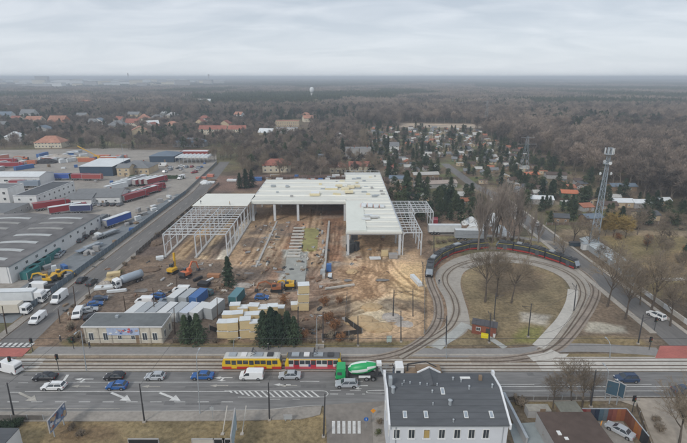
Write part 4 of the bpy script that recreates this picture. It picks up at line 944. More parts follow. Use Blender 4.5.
# --- big white hall, left
def big_hall(cx, label, wn):
    r = thing('warehouse', label, 'warehouse', (cx, 154.5, 0)); W, D, h = 20, 54, 5.6
    MB().box(0, 0, -.3, W, D, h + .3).build('wall', white_wall, r)
    n = 12; pts = [(-W / 2 - .25 + (W + .5) * i / n, h + .05 + .75 * math.sin(PI * i / n)) for i in range(n + 1)]; mb = MB(); A = D / 2 + .3
    vs = [(x, -A, z) for x, z in pts] + [(x, A, z) for x, z in pts] + [(x, -A, h - .02) for x, z in pts] + [(x, A, h - .02) for x, z in pts]; m = n + 1
    fs = [(i, i + 1, m + i + 1, m + i) for i in range(n)] + [(2 * m + i, 2 * m + i + 1, i + 1, i) for i in range(n)] + [(m + i, m + i + 1, 3 * m + i + 1, 3 * m + i) for i in range(n)]
    ro = mb.add(vs, fs).build('roof', hall_roof, r)
    def rz_(x): return h + .05 + .75 * math.sin(PI * (x + W / 2 + .25) / (W + .5))
    for i, y in enumerate((-22.5, -15, -7.5, 0, 7.5, 14, 20.5)):
        mb = MB(); xs = [-6.5 + 13 * k / 6 for k in range(7)]
        vs = [(x, y - .95, rz_(x) + .10) for x in xs] + [(x, y + .95, rz_(x) + .10) for x in xs] + [(x, y - .95, rz_(x) - .15) for x in xs] + [(x, y + .95, rz_(x) - .15) for x in xs]
        fs = [(k, k + 1, 8 + k, 7 + k) for k in range(6)] + [(14 + k, 15 + k, k + 1, k) for k in range(6)]
        mb.add(vs, fs).build('skylight', mat('skylight_dull', (.46, .47, .46), .6, var=.15) if i < 4 or i == 6 else mat('skylight_old', (.30, .29, .27), .6, var=.2), ro)
    MB().box(W / 2 + .12, 0, h - .35, .3, D + .5, .25).build('gutter', galv, ro)
    if wn:
        for i in range(11): window(r, W / 2 + .02, -D / 2 + 3 + i * 4.9, 3.3, 1.3, 1.1, 1)
        for i, y in enumerate((-20, -4, 14)): MB().box(W / 2 + .03, y, 0, .06, 2.6, 2.6).build('loading_door', grey_wall, r)
    MB().box(-2, -D / 2 - .03, 0, 4.2, .06, 3.8).build('loading_door', grey_wall, r); MB().box(6, -D / 2 - .03, 0, 1.1, .06, 2.2).build('door', white_wall, r)
    MB().box(W / 2 - .6, -D / 2 - .02, .1, .12, .1, h).build('downpipe', galv, r)
    return r
big_hall(-111, 'long white hall with dark roof and skylights beside the left street lane', True)
big_hall(-131.6, 'second dark-roofed hall joined behind the long white hall at the left edge', False)
MB_ = MB
x, y, w = span(37, 66, 209.5)
building('office_block', 'two-storey white block with dark flat roof behind the long hall', 'office', -151.5, 227, 0, 11, 32, 6.0, white_wall, slate, 'flat', wins=((1, 8, 1.0, 1.3, 1.1), (1, 8, 3.9, 1.3, 1.1), (0, 2, 3.9, 1.2, 1.1)))
building('low_store', 'low grey-roofed store at the left edge in front of the two-storey block', 'store', -163, 200, 0, 30, 17, 3.4, grey_wall, grey_roof, 'flat', wins=((1, 4, 1.2, 1, 1),), over=.1)
building('workshop', 'white hall with a grey gabled roof above a row of parked cars', 'workshop', *G(104, 201), 3, 22, 14, 3.8, white_wall, grey_roof, 'gx', 2.6, wins=((0, 5, 1.5, 1.1, .9),), chimney=True)
building('workshop_annex', 'small white annex with grey roof at the left end of the gabled hall', 'annex', *G(84.5, 203.5), 3, 12, 10, 3.4, white_wall, grey_roof, 'gx', 1.8, wins=((0, 2, 1.4, 1, .9),))
building('navy_hall', 'navy blue clad hall with a bright white roof in the haulage yard', 'warehouse', *G(107, 172), 0, 21, 26, 6.0, blue_wall, white_sheet, 'mono', .8)
building('villa', 'tan villa with a large grey hipped roof right of the navy hall', 'house', *G(139, 172), 0, 20, 16, 4.2, tan_wall, grey_roof, 'hip', 3.6, wins=((0, 6, 1.2, 1.2, 1.4),), chimney=True)
building('villa_wing', 'tan wing of two storeys beside the villa hip roof', 'house', *G(127, 175), 0, 8, 9, 5.5, tan_wall, grey_roof, 'gx', 1.8, wins=((0, 2, 1, 1.2, 1.2), (0, 2, 3.4, 1.2, 1.2)))
building('open_shed', 'dark open-fronted shed with a dark grey hipped roof near the white canopies', 'shed', *G(167, 160), 0, 18, 20, 4.4, blue_wall, blue_roof, 'hip', 2.4)
building('garden_house', 'house with blue-grey roof behind the white canopies', 'house', *G(191, 146), 0, 28, 14, 4, grey_wall, blue_roof, 'hip', 3.5, wins=((0, 5, 1.2, 1.6, 1.4),))
building('long_shed', 'long white shed at the left edge of the haulage yard', 'warehouse', *G(6, 183), 0, 50, 14, 5.2, white_wall, white_sheet, 'gx', 1.6, wins=((0, 9, 2.4, 2.4, 1.2),))
building('industrial_block', 'white industrial block with round openings at the left edge', 'workshop', *G(1, 200), 0, 18, 12, 7.2, white_wall, grey_roof, 'flat', wins=((0, 4, 1.4, 1.4, 1.4), (0, 4, 4.4, 1.4, 1.4)))
for i in range(8):
    x, y = G(180.5 + i * 4.05, 162); r = thing('canopy', 'white arched market canopy, one of a row in the far yard', 'canopy', (x, y, 0), 0, 'white canopies in a row'); r.scale = (1, 1.3, 1.35)
    mb = MB(); n = 8; vs = []
    for Y_ in (-5, 5):
        for k in range(n + 1): a = PI * k / n; vs.append((-1.4 * math.cos(a), Y_, 3.0 + .9 * math.sin(a)))
    mb.add(vs, [(k + 1, k, n + 1 + k, n + 2 + k) for k in range(n)] + [tuple(range(n + 1)), tuple(range(2 * n + 1, n, -1))]); mb.build('cover', white_sheet, r)
    p = MB(); [p.box(a, b, 0, .12, .12, 3.0) for a in (-1.35, 1.35) for b in (-4.9, 4.9)]; p.build('frame', galv, r)
building('long_store', 'red-fronted flat store behind the row of white canopies', 'store', *G(196, 155.5), 0, 22, 9, 3.6, paint('store_red', (.30, .06, .05)), white_sheet, 'flat')

# --- low pavilion by the road
bx, by = G(86, 343); ex, ey = G(163.5, 343); Wp = ex - bx
r = thing('pavilion', 'low white flat-roofed pavilion with a painted banner beside the tracks', 'pavilion', ((bx + ex) / 2, by + 3.0, 0), 0)
D, h = 6.0, 4.3
MB().box(0, 0, -.2, Wp, D, h + .2).build('wall', mat('pav_wall', (.52, .48, .40), .9, var=.2, scale=1.2), r)
ro = MB().box(0, 0, h + .004, Wp + .5, D + .5, .22).build('roof', mat('pav_roof', (.155, .165, .165), .9, var=.18, scale=.8), r); e = MB()
for s in (-1, 1): e.box(0, s * (D / 2 + .29), h - .02, Wp + .7, .09, .34); e.box(s * (Wp / 2 + .29), 0, h - .02, .09, D + .48, .34)
e.build('roof_edge', white_wall, ro); MB().box(-3, 1, h + .22, .7, .7, .6).build('roof_vent', galv, ro)
for a in (-7.6, -4.2, -.9, 2.2, 5.0, 7.4):
    if abs(a) < 3.5: window(r, a, -D / 2 - .02, 1.0, 1.0, 1.1, 0)
    else: window(r, a, -D / 2 - .02, .8, 1.2, 2.0, 0)
for a in range(2): window(r, Wp / 2 + .02, -1.5 + a * 3, .9, 1.1, 1.8, 1)
MB().box(0, 0, 0, 1.1, .07, 2.1).build('door', wood, r, (Wp / 2 - 5.8, -D / 2 - .03, 0))
pil = mat('pav_pilaster', (.46, .42, .35), .9, var=.2)
for a in (-8.9, -5.9, -2.9, 3.8, 6.2, 8.9): MB().box(a, -D / 2 - .06, 0, .35, .12, h - .05).build('pilaster', pil, r)
bn = MB().box(0, 0, 0, 7.6, .06, 1.9).build('banner', paint('banner_blue', (.40, .47, .62), .6, .2), r, (.1, -D / 2 - .16, 2.25))
RB = random.Random(4)
for i in range(26):
    m = paint('banner_%d' % (i % 5), [(.55, .12, .12), (.08, .16, .42), (.75, .74, .72), (.50, .34, .28), (.16, .17, .25)][i % 5], .6)
    rr = RB.uniform(.12, .45); n = RB.choice((5, 7, 9)); cx_, cz_ = RB.uniform(-3.2, 3.2), RB.uniform(.4, 1.5); q = [(cx_ + rr * RB.uniform(.6, 1.3) * math.cos(2 * PI * k / n), cz_ + .75 * rr * RB.uniform(.6, 1.2) * math.sin(2 * PI * k / n)) for k in range(n)]
    MB().add([(a, -.034 - i * .002, min(1.86, max(.04, b))) for a, b in q], [tuple(range(n))]).build('banner_print', m, bn)
# --- depot under construction
def hall():
    r = thing('tram_depot', 'white-roofed depot hall under construction with open sides', 'depot', (-9.8, 200, 0)); ox, oy = -9.8, 200
    def L(x, y): return x - ox, y - oy
    def ribroof(name, x0, x1, y0, y1, z, per, amp, m):
        """corrugated shell: shallow monopitch ribs that run across the hall"""
        mb = MB(); n = max(1, round((y1 - y0) / per)); prof = []
        for i in range(n):
            a = y0 + (y1 - y0) * i / n; b = y0 + (y1 - y0) * (i + 1) / n; prof += [(a, z), (a + .5, z + amp), (b - .02, z + .08)]
        prof.append((y1, z)); m_ = len(prof); vs = []
        for x in (x0, x1): vs += [(x - ox, yy - oy, zz) for yy, zz in prof]
        for x in (x0, x1): vs += [(x - ox, yy - oy, z - .55) for yy, zz in prof]
        fs = [(i, i + m_, i + m_ + 1, i + 1) for i in range(m_ - 1)] + [(2 * m_ + i, 2 * m_ + i + 1, 3 * m_ + i + 1, 3 * m_ + i) for i in range(m_ - 1)]
        fs += [(2 * m_ + i, i, i + 1, 2 * m_ + i + 1) for i in range(m_ - 1)] + [(m_ + i, 3 * m_ + i, 3 * m_ + i + 1, m_ + i + 1) for i in range(m_ - 1)]
        fs += [(0, 2 * m_, 3 * m_, m_), (m_ - 1, 2 * m_ - 1, 4 * m_ - 1, 3 * m_ - 1)]
        o = mb.add(vs, fs).build(name, m, r); sg = MB()
        for i in range(n):
            a = y0 + (y1 - y0) * i / n - oy; sg.box((x0 + x1) / 2 - ox, a + .12, z + .02, x1 - x0 - .1, .22, .14)
        sg.build('roof_rib', mat('rib_grey', (.60, .60, .56), .7, var=.2), o); sh = MB(); k = int((x1 - x0) / 3)
        for j in range(1, k): sh.box(x0 + (x1 - x0) * j / k - ox, (y0 + y1) / 2 - oy, z + amp + .0, .07, y1 - y0 - .2, .02)
        return o
    pale = mat('roof_sheet_green', (.70, .71, .64), .7, var=.06, scale=.5)
    a = ribroof('roof', -40, 1, 191.5, 236, 8.6, 8.8, .60, white_roof); b = ribroof('roof', 1.0, 20.2, 150.5, 249, 8.6, 5.4, .55, white_roof)
    MB().box(*L(4.6, 170.5), 8.86, 7.0, 39.5, .36).build('roof_sheet', pale, b)
    fas = MB(); fas.box(*L(-19.5, 191.2), 7.7, 41, .35, .85); fas.box(*L(10.6, 150.3), 8.2, 19.6, .3, .75); fas.build('fascia', mat('fascia', (.66, .67, .62), .6, var=.06), r)
    e = MB()
    e.box(*L(10.4, 248.7), 8.6, 19.8, .3, 1.3).box(*L(20.2, 200), 8.4, .3, 97, .9).box(*L(-40.1, 214), 8.4, .3, 44, .6); e.build('parapet', steel, r)
    for x in (1.6, 6, 10.6, 15, 19.6):
        p = MB(); p.box(*L(x, 249), 8.6, .12, .12, 2.4); p.build('handrail_post', steel, r)
    MB().box(*L(10.6, 249), 10.9, 18.2, .1, .1).build('handrail', steel, r)
    cm = {}
    def col_(x, y, w=.6, h=8.1):
        if (w, h) not in cm: cm[w, h] = MB().box(0, 0, -.2, w, w, h + .2).mesh('column', steel)
        link('column', cm[w, h], r, (*L(x, y), 0))
    for x in (-39.4, -30, -19.8, 0.6): 
        for y in (191.9, 214, 235): col_(x, y, 1.0 if y < 192 else .6)
        MB().box(*L(x, 213.5), 7.55, .35, 43, .5).build('roof_beam', steel, r)
    for x in (1.6, 19.7):
        for k in range(9): col_(x, 151.0 + k * 12.1, .8 if k == 0 else .6)
        MB().box(*L(x, 199.5), 7.5, .4, 97, .5).build('roof_beam', steel, r)
    for k in range(17): MB().box(*L(10.6, 151.2 + k * 6.05), 7.45, 17.6, .3, .55).build('rafter', steel, r)
    for y in (192.5, 199, 206, 213, 220, 228, 234): MB().box(*L(-19.5, y), 7.1, 40, .3, .42).build('rafter', steel, r)
    # block wall along the inner edge and back walls
    MB().box(*L(-19.5, 235.8), 0, 40, .35, 7.2).build('rear_wall', mat('rear_wall', (.16, .13, .115), .9, var=.3), r); MB().box(*L(10.6, 248.2), 0, 19, .35, 7.8).build('rear_wall', MATS['rear_wall'], r)
    # rooflights framed in timber, insulation packs
    crt = mat('crate_cream', (.66, .58, .38), .8, var=.08)
    for px, py, w_, d_, h_ in ((331.5, 187, 6.0, 3.6, .9), (315, 192.5, 4.5, 4.2, 1.0), (372, 203, 0, 0, 0)):
        if w_: x, y = G(px, py + 2, 9.1); MB().box(*L(x, y), 9.0, w_, d_, h_).build('rooflight_kerb', crt, a); MB().box(*L(x, y), 9.0 + h_, w_ - .4, d_ - .4, .12).build('rooflight', lamp_m, a)
    RH = random.Random(2)
    for i in range(34): MB().box(*L(RH.uniform(-36, 18) if i % 3 else RH.uniform(-8, 18), RH.uniform(198, 244)), 9.0, RH.uniform(.8, 2.6), RH.uniform(.5, 1.6), RH.uniform(.3, .8)).build('roof_fitting', RH.choice((crt, galv, grey_wall)), a)
    return r
hall()
def pack(px, py, z, w_, d_, h_, m, label, cat='pack', group=None, ang=0, name='insulation_pack'):
    x, y = G(px, py, z); r = thing(name, label, cat, (x, y, z), math.radians(ang), group)
    MB().box(0, 0, .12, w_, d_, h_).build('wrapped_stack', m, r); p = MB(); [p.box(0, s * (d_ / 2 - .15), 0, w_, .12, .12) for s in (-1, 0, 1)]; p.build('pallet', wood, r)
    MB().box(0, 0, .12 + h_ * .45, w_ + .03, d_ + .03, .08).build('strap', black_pl, r); return r
for i, (px, py, w_, d_) in enumerate(((345, 190, 3.6, 2.4), (351, 188, 3.4, 2.4), (339, 187, 3.4, 2.0), (357, 187.5, 3.0, 2), (349, 193, 3.8, 1.6))):
    pack(px, py, 9.1, w_, d_, 1.1, mat('pack_cream', (.74, .66, .46), .7, var=.08), 'cream wrapped insulation pack on the depot roof, %s' % ['middle', 'right of the middle', 'left', 'rightmost', 'nearest the front edge'][i], group='insulation packs on the depot roof')
rsd = paint('redside', (.55, .20, .14))
for i, (px, py) in enumerate(((363.5, 206), (370, 206), (376, 207), (382, 207))):
    r = pack(px, py, 9.1, 2.0 if i < 2 else 1.8, 5.2 if i < 2 else 3.4, .5, white_sheet, 'white roof panels stacked with a red edge on the right wing, number %s from left' % ['one', 'two', 'three', 'four'][i], 'panel stack', 'roof panels stacked on the right wing', -3)
    MB().box(-1.04, 0, .1, .14, 5.0 if i < 2 else 3.2, .56).build('red_edge', rsd, r)
for i, (px, py) in enumerate(((368, 216.5), (374, 217.5), (366, 220))): pack(px, py, 9.1, 3.2, 1.3, .7, white_sheet, 'white wrapped bundle on the right wing, %s' % ['left back', 'right', 'nearest the front'][i], 'bundle', 'wrapped bundles on the right wing')

def frame(label, x0, x1, y0, y1, nx, ny, h, sheet_from=None, post=.34, deck=None):
    cx, cy = (x0 + x1) / 2, (y0 + y1) / 2; r = thing('steel_frame', label, 'steel frame', (cx, cy, 0)); cm = MB().box(0, 0, -.2, post, post, h + .2).mesh('column', steel)
    xs = [x0 + (x1 - x0) * i / (nx - 1) - cx for i in range(nx)]; ys = [y0 + (y1 - y0) * i / (ny - 1) - cy for i in range(ny)]
    for x in xs:
        for y in ys: link('column', cm, r, (x, y, 0)); 
        MB().box(x, 0, h, .22, y1 - y0 + .4, .38).build('roof_beam', steel, r)
    for y in ys: MB().box(0, y, h + .02, x1 - x0 + .35, .2, .32).build('cross_beam', steel, r)
    for i in range(len(xs) - 1):
        for q in (.25, .5, .75): MB().box(xs[i] + (xs[i + 1] - xs[i]) * q, 0, h + .12, .11, y1 - y0, .18).build('purlin', steel, r)
    for x in xs:
        for y in ys: MB().panel([(x - .02, y, h - 1.0), (x - .02, y + .02, h), (x + .9, y + .02, h), (x + .9, y, h)], .05).build('gusset', steel, r) if x < xs[-1] else None
    for i in range(len(ys) - 1): MB().box(0, (ys[i] + ys[i + 1]) / 2, h + .1, x1 - x0, .16, .2).build('purlin', steel, r)
    for x in (xs[0], xs[-1]):
        for i in range(0, len(ys) - 1, 2): MB().bar((x, ys[i], .3), (x, ys[i + 1], h - .1), .09).build('brace', steel, r)
        MB().box(x, 0, h * .5, .18, y1 - y0, .2).build('wall_rail', steel, r)
    return r, cx, cy
r, cx, cy = frame('open grey steel frame left of the depot, its far bays roofed in white', -62.3, -40.6, 149.3, 204, 3, 10, 8.1)
rf = MB().box(0, 0, 8.75, 23.0, 20.5, .25).build('roof_sheet', mat('deck_white', (.74, .73, .66), .75, var=.05), r, (0, 193.9 - cy, 0))
kb = mat('foundation', (.42, .40, .37), .9, var=.15)
for a in (-62.3, -51.4, -40.6): struct('foundation_strip', MB().box(a, 176, -.1, .9, 56, .45), kb)
frame('narrow open steel frame at the right side of the depot', 20.8, 27.3, 150.8, 175, 2, 5, 8.2)
frame('wider open steel frame behind the narrow one at the right of the depot', 20.8, 36.0, 176.2, 193, 3, 4, 8.2)
# inner low walls, concrete steps, pit slab
struct('foundation_strip', MB().box(-6.2, 160, -.1, .8, 58, .9), kb); struct('foundation_strip', MB().box(1.2, 165, -.1, .6, 30, .5), kb); struct('foundation_strip', MB().box(-29, 165, -.1, .7, 50, .35), kb)
RH = random.Random(6)
x, y, _ = span(283, 308, 267); struct('concrete_slab', MB().prism(GP([(284, 282), (305, 282.5), (307.5, 252), (287, 251.5)]), -.1, .10), mat('slab', (.33, .33, .30), .9, var=.22, scale=.5))
struct('pit_floor', MB().prism(GP([(303, 250), (317, 250), (319, 229), (304, 229)]), -.1, .06), mat('pit_moss', (.30, .27, .11), .95, var=.35, scale=.5))
for i in range(10):
    x0, y_ = G(287.6 + i * .72, 257 - i * 3.15); r = thing('concrete_slab_beam', 'white concrete plank laid in the ladder of planks before the depot', 'concrete plank', (x0 + 2.1, y_, 0), 0, 'white concrete planks laid like a ladder'); r.name = 'concrete_plank'
    MB().box(0, 0, .15, 4.6, 1.2, .35).build('plank', concrete_pale, r); MB().box(-1.8, 0, 0, .3, 1.4, .15).build('bearer', wood, r)

# --- containers
def container(px, py, ang, L_, m, rm, label, group=None, h=2.7, z=0, world=None):
    x, y = world or G(px, py); r = thing('container', label, 'container', (x, y, z + .02), math.radians(ang), group)
    b = MB(); n = int(L_ / .5)
    b.box(0, 0, .05, L_ - .1, 2.36, h - .1)
    for s in (-1, 1):
        for i in range(n): b.box(-L_ / 2 + (i + .5) * L_ / n, s * 1.19, .15, .22, .05, h - .3)
    b.build('shell', m, r); MB().box(0, 0, h - .04, L_, 2.44, .07).build('roof', rm, r)
    f = MB()
    for a in (-1, 1):
        for s in (-1, 1): f.box(a * (L_ / 2 - .06), s * 1.18, 0, .14, .14, h)
    f.build('corner_post', galv, r); dr = MB().box(L_ / 2 + .0, 0, .15, .06, 2.1, h - .35).build('door', m, r)
    for s in (-.5, .5): MB().box(L_ / 2 + .04, s, .2, .05, .06, h - .5).build('locking_bar', galv, dr)
    return r
cwh, cgr, cbl = paint('container_white', (.62, .63, .62), .5), paint('container_grey', (.38, .40, .41), .5), paint('container_blue', (.05, .14, .35), .5)
tops = [cwh, cgr, cgr, cwh, cgr, paint('container_pale', (.50, .54, .60), .5), cwh]
for i, px in enumerate((137, 147, 158, 169, 180, 190.5, 200.5)):
    container(px, 316.5, 80 - i, 6.1, [cwh, cgr][i % 2], tops[i], 'white site container in the long row behind the pavilion, %s from left' % ['first', 'second', 'third', 'fourth', 'fifth', 'sixth', 'seventh'][i], 'site containers in the long row')
for i, (px, t) in enumerate(((178, cwh), (189, cgr), (199, cbl))): container(px, 301.5, 76, 6.1, cgr if i < 2 else cbl, t, ('blue container', 'grey-topped container', 'white-topped container')[2 - i] + ' in the short upper row behind the long one', 'site containers in the upper row')
container(215, 314, 72, 6.1, cgr, cwh, 'tall light grey container standing alone right of the container row', None, 3.2)
container(237, 301, 80, 6.1, paint('container_teal', (.05, .16, .18), .5), paint('container_teal2', (.10, .22, .25), .5), 'dark teal container between the mud and the timber packs')
tl = paint('container_green', (.03, .17, .17), .6)
for i, (px, py) in enumerate(((28, 277), (33, 272), (39, 267), (45, 262), (50, 258))): container(px + 3, py - 1, 88, 6.1, tl, tl, 'teal skip container against the long hall wall, number %s from the front' % ['one', 'two', 'three', 'four', 'five'][i], 'teal containers along the hall wall', 2.3)
# --- timber packs
def timber(px, py, nz, label, w_=3.4, d_=2.4, h_=2.3, z0=0, ang=8):
    x, y = G(px, py)
    for k in range(nz):
        r = thing('timber_pack', label % ('upper' if k else 'lower'), 'timber pack', (x + (.1 * k), y, z0 + k * (h_ + .12)), math.radians(ang + 2 * k), 'packs of pale timber stacked by the fir trees')
        MB().box(0, 0, .14, w_, d_, h_ - .14).build('boards', pine_wood, r); MB().box(0, 0, h_, w_ + .12, d_ + .12, .09).build('cover_sheet', white_sheet, r)
        b = MB(); [b.box(a, 0, 0, .14, d_, .14) for a in (-w_ / 3, 0, w_ / 3)]; b.build('bearer', wood, r)
TQ = random.Random(21)
names = ['first', 'second', 'third', 'fourth', 'fifth', 'sixth', 'seventh', 'eighth', 'ninth', 'tenth', 'eleventh', 'twelfth', 'thirteenth', 'fourteenth', 'fifteenth', 'sixteenth']
k = 0
ZO = [0, .17, .35, .08, .26]
for row, (py, xs, nz) in enumerate(((337.0, (224, 233.5, 246, 256), 2), (329.5, (229, 238.5, 250, 259), 2), (321.5, (236, 244, 254.5, 264, 273), 2), (313.5, (252, 262, 271, 280), 1))):
    for j, a in enumerate(xs):
        timber(a, py + (j % 2) * .8, nz, '%%s timber pack with white cover, %s from the left in the %s row of packs' % (names[j], ['front', 'second', 'third', 'back'][row]), 2.55, 2.0, 2.1 + ZO[(j + row) % 5], 0, TQ.uniform(-5, 12)); k += 1
timber(303.5, 309, 3, '%s block of the tall timber stack standing apart in the middle', 3.0, 2.4, 2.4, 0, 2)
timber(296, 309, 1, '%s timber pack left of the tall separate stack', 2.6, 2, 1.8)
# --- foreground white house
hx0, hx1 = 7.1, 25.6; yF, yR, yB = 57.9, 63.4, 67.6; hE, hR, hB = 9.0, 11.4, 11.0; cx_, cy_ = (hx0 + hx1) / 2, (yF + yB) / 2
r = thing('white_house', 'white townhouse in front with dark felt roof and white firewalls', 'house', (cx_, cy_, 0)); W = hx1 - hx0; dF, dR, dB = yF - cy_, yR - cy_, yB - cy_
house_wall = mat('house_render', (.62, .64, .67), .85, var=.05, scale=.8)
wb = MB(); prof = [(dF, -.3), (dF, hE - .15), (dR, hR - .15), (dB, hB - .15), (dB, -.3)]
wb.add([(-W / 2 + .15, y, z) for y, z in prof] + [(W / 2 - .15, y, z) for y, z in prof], [(4, 3, 2, 1, 0), (5, 6, 7, 8, 9), (0, 1, 6, 5), (1, 2, 7, 6), (2, 3, 8, 7), (3, 4, 9, 8)]); wb.build('wall', house_wall, r)
t = .14; q = [(dF - .3, hE - .12), (dR, hR), (dB + .1, hB)]
rb = MB(); vs = []
for x in (-W / 2 + .05, W / 2 - .05): vs += [(x, y, z) for y, z in q] + [(x, y, z + t) for y, z in q]
ro = rb.add(vs, [(3, 9, 10, 4), (4, 10, 11, 5), (0, 6, 9, 3), (5, 11, 8, 2), (1, 7, 6, 0), (2, 8, 7, 1)]).build('roof', slate, r)
sm = MB()
for k in range(1, 6): f_ = k / 6; y_, z_ = dF - .3 + (dR - dF + .3) * f_, hE - .12 + (hR - hE + .12) * f_ + t; sm.box(0, y_, z_ + .0, W - .3, .03, .02)
for k in (): x_ = -W / 2 + W * k / 10; sm.panel([(x_ - .02, dF - .3, hE - .12 + t + .012), (x_ + .02, dF - .3, hE - .12 + t + .012), (x_ + .02, dR, hR + t + .012), (x_ - .02, dR, hR + t + .012)], .012)
sm.build('felt_seam', mat('felt_seam', (.078, .084, .092), .85), ro)
pw = mat('firewall_white', (.72, .73, .74), .8, var=.07, scale=1.5)
for s in (-1, 1):
    xw = s * (W / 2 + .05); pts = [(dF - .35, hE - .7), (dF - .35, hE + .20), (dR, hR + .32), (dB + .2, hB + .34), (dB + .2, hB - .8)]
    if s < 0: pts = [(dF - .35, hE - .7), (dF - .35, hE + .22), (dR - .4, hR + .30), (dB - 1.2, hB + .42), (dB - .6, hB + .75), (dB + .2, hB + .6), (dB + .2, hB - .8)]
    n = len(pts); p = MB(); p.add([(xw - .14, y, z) for y, z in pts] + [(xw + .16, y, z) for y, z in pts], [tuple(range(n)), tuple(range(2 * n - 1, n - 1, -1))] + [(i, n + i, n + (i + 1) % n, (i + 1) % n) for i in range(n)]); p.build('firewall', pw, r)
    c = MB().box(xw, dB - .4, hB + .2, .42, .7, .75); c.build('chimney', pw, ro)
MB().box(-W / 2 + .62, dR + .6, hR - .2, .55, .8, 1.9).build('chimney', galv, ro)
def ry(y): return hE - .12 + (y - dF + .3) / (dR - dF + .3) * (hR - hE + .12) + t if y < dR else hR + (y - dR) / (dB - dR) * (hB - hR) + t
def onroof(px, py, z=10.2): x, y = G(px, py, z); return x - cx_, y - cy_
for px, py in ((405, 413), (426, 413), (466, 413), (491.5, 413), (442.5, 391.5)):
    x, y = onroof(px, py, 10 if py > 400 else 11.2); sl = math.atan2(hR - hE, dR - dF) if y < dR else 0
    o = MB().box(0, 0, -.05, .62, 1.15, .16).build('skylight', lamp_m, ro, (x, y, ry(y))); o.rotation_euler = (sl, 0, 0)
    g_ = MB().box(0, 0, .11, .46, .95, .02).build('pane', glass_sky, o)
for px, py, hh, rr in ((450, 403.5, .8, .28), (432, 396, .45, .13), (454, 415, .45, .14), (433, 404, .4, .1), (393, 391, 1.0, .3), (469, 389, .6, .14), (453, 379.5, .5, .16), (461, 382, .5, .12), (420, 385, .4, .12), (410, 384, .4, .1), (404, 383, .5, .1), (427, 386, .4, .1), (437, 386, .4, .1), (402, 386, .4, .08), (492, 388, .6, .15)):
    x, y = onroof(px, py, 10.5 if py > 392 else 11.4); o = MB().cyl((0, 0, -.2), (0, 0, hh), rr, rr * .85, 8).cyl((0, 0, hh), (0, 0, hh + .12), rr * 1.35, rr * .6, 8).build('vent_pipe', galv, ro, (x, y, ry(y)))
x, y = onroof(465, 378.5, 11.2); MB().box(x, y, ry(y) - .1, 1.7, .5, .25).build('roof_curb', lamp_m, ro)
# gabled dormer that breaks the rear edge
x, y = onroof(433.5, 387, 11.3); yb, yf, zb, zf = dB + .35, 64.0 - cy_, 11.95, 11.75; w2 = 1.75; ze = hB - .1
dm = MB().add([(x - w2, yf, ze), (x + w2, yf, ze), (x, yf, zf - .05), (x - w2, yb, ze), (x + w2, yb, ze), (x, yb, zb - .05), (x - w2, yb, ze - .9), (x + w2, yb, ze - .9)], [(0, 1, 2), (5, 4, 3), (3, 4, 7, 6)]); dm.build('dormer_wall', slate, ro)
for s in (-1, 1):
    q = [(x, yf - .1, zf), (x + s * (w2 + .1), yf - .1, ze + .05), (x + s * (w2 + .1), yb + .1, ze + .05), (x, yb + .1, zb)]
    MB().panel(q if s < 0 else q[::-1], .08).build('dormer_roof', slate, ro)
MB().bar((x, yf - .1, zf + .08), (x, yb, zb + .08), .10).build('dormer_ridge', MATS['felt_seam'], ro)
db = MB()
for s in (-1, 1): db.bar((x, yb + .1, zb + .18), (x + s * (w2 + .25), yb + .1, ze + .12), .24)
db.build('dormer_trim', pw, ro)
for i, px in enumerate((399, 414.5, 430.2, 446, 462, 477, 492)):
    x = G(px, 438, 8.0)[0] * .985 - cx_
    o = window(r, x, dF - .03, 6.35, 1.05, 1.75, 0); MB().box(x, dF - .08, 6.22, 1.3, .2, .1).build('window_sill', pw, o).parent = r
    if i == 2: MB().box(x, dF - .075, 6.5, .8, .02, 1.4).build('curtain', mat('curtain', (.45, .32, .12), .8), r)
    window(r, x, dF - .03, 3.1, 1.05, 1.75, 0)
for s, ys_ in ((-1, (-3, 0.5, 3)),):
    for y_ in ys_: window(r, -W / 2 + .10, y_, 5.4, .9, 1.4, 3)
MB().box(0, dF - .12, hE - .32, W - .3, .22, .18).build('gutter', galv, ro)
MB().cyl((W / 2 - .9, dF - .1, 0), (W / 2 - .9, dF - .1, hE - .3), .06).cyl((-W / 2 + 1.0, dF - .1, 0), (-W / 2 + 1.0, dF - .1, hE - .3), .06).build('downpipe', galv, r)
an = MB().bar((-W / 2 + .2, dB - .2, hB), (-W / 2 + .2, dB - .2, hB + 2.4), .05); [an.bar((-W / 2 - .3, dB - .2, hB + 1.6 + k * .3), (-W / 2 + .7, dB - .2, hB + 1.6 + k * .3), .03) for k in range(3)]; an.build('aerial', galv, ro)
MB().box(0, 0, 0, .5, .5, 1.2).build('chimney', wood, ro, (*onroof(480, 380, 11.3), hB))
# --- yard right of the house
a, b = G(503, 400), G(526, 446); wr = thing('boundary_wall', 'tall pale coped wall running from the white house toward the bottom edge', 'wall', (*a, 0), math.atan2(b[1] - a[1], b[0] - a[0])); Lw = math.hypot(b[0] - a[0], b[1] - a[1])
MB().box(Lw / 2, 0, -.2, Lw, .3, 1.9).build('wall_panel', grey_wall, wr); MB().box(Lw / 2, 0, 1.7, Lw + .1, .48, .12).build('coping', galv, wr)
sheet('house_yard', GP([(508, 424), (545, 422), (556, 460), (520, 462)]), Z4, mat('yard_wet', (.27, .30, .30), .6, var=.2, scale=.6))
building('garage', 'brown-roofed single-storey garage with two rooflights in the lower right', 'garage', *G(574, 446), 0, 9.6, 9.5, 2.9, grey_wall, brown_roof, 'flat', over=.1)
for i, (px, py) in enumerate(((559, 433), (566.5, 438.5))):
    x, y = G(px, py, 3.05); o = MB().box(0, 0, 0, .6, .9 if i == 0 else .55, .14).build('skylight', lamp_m, bpy.data.objects['garage'], (0, 0, 0)); gx_, gy_ = bpy.data.objects['garage'].location[:2]; o.location = (x - gx_, y - gy_, 3.02)
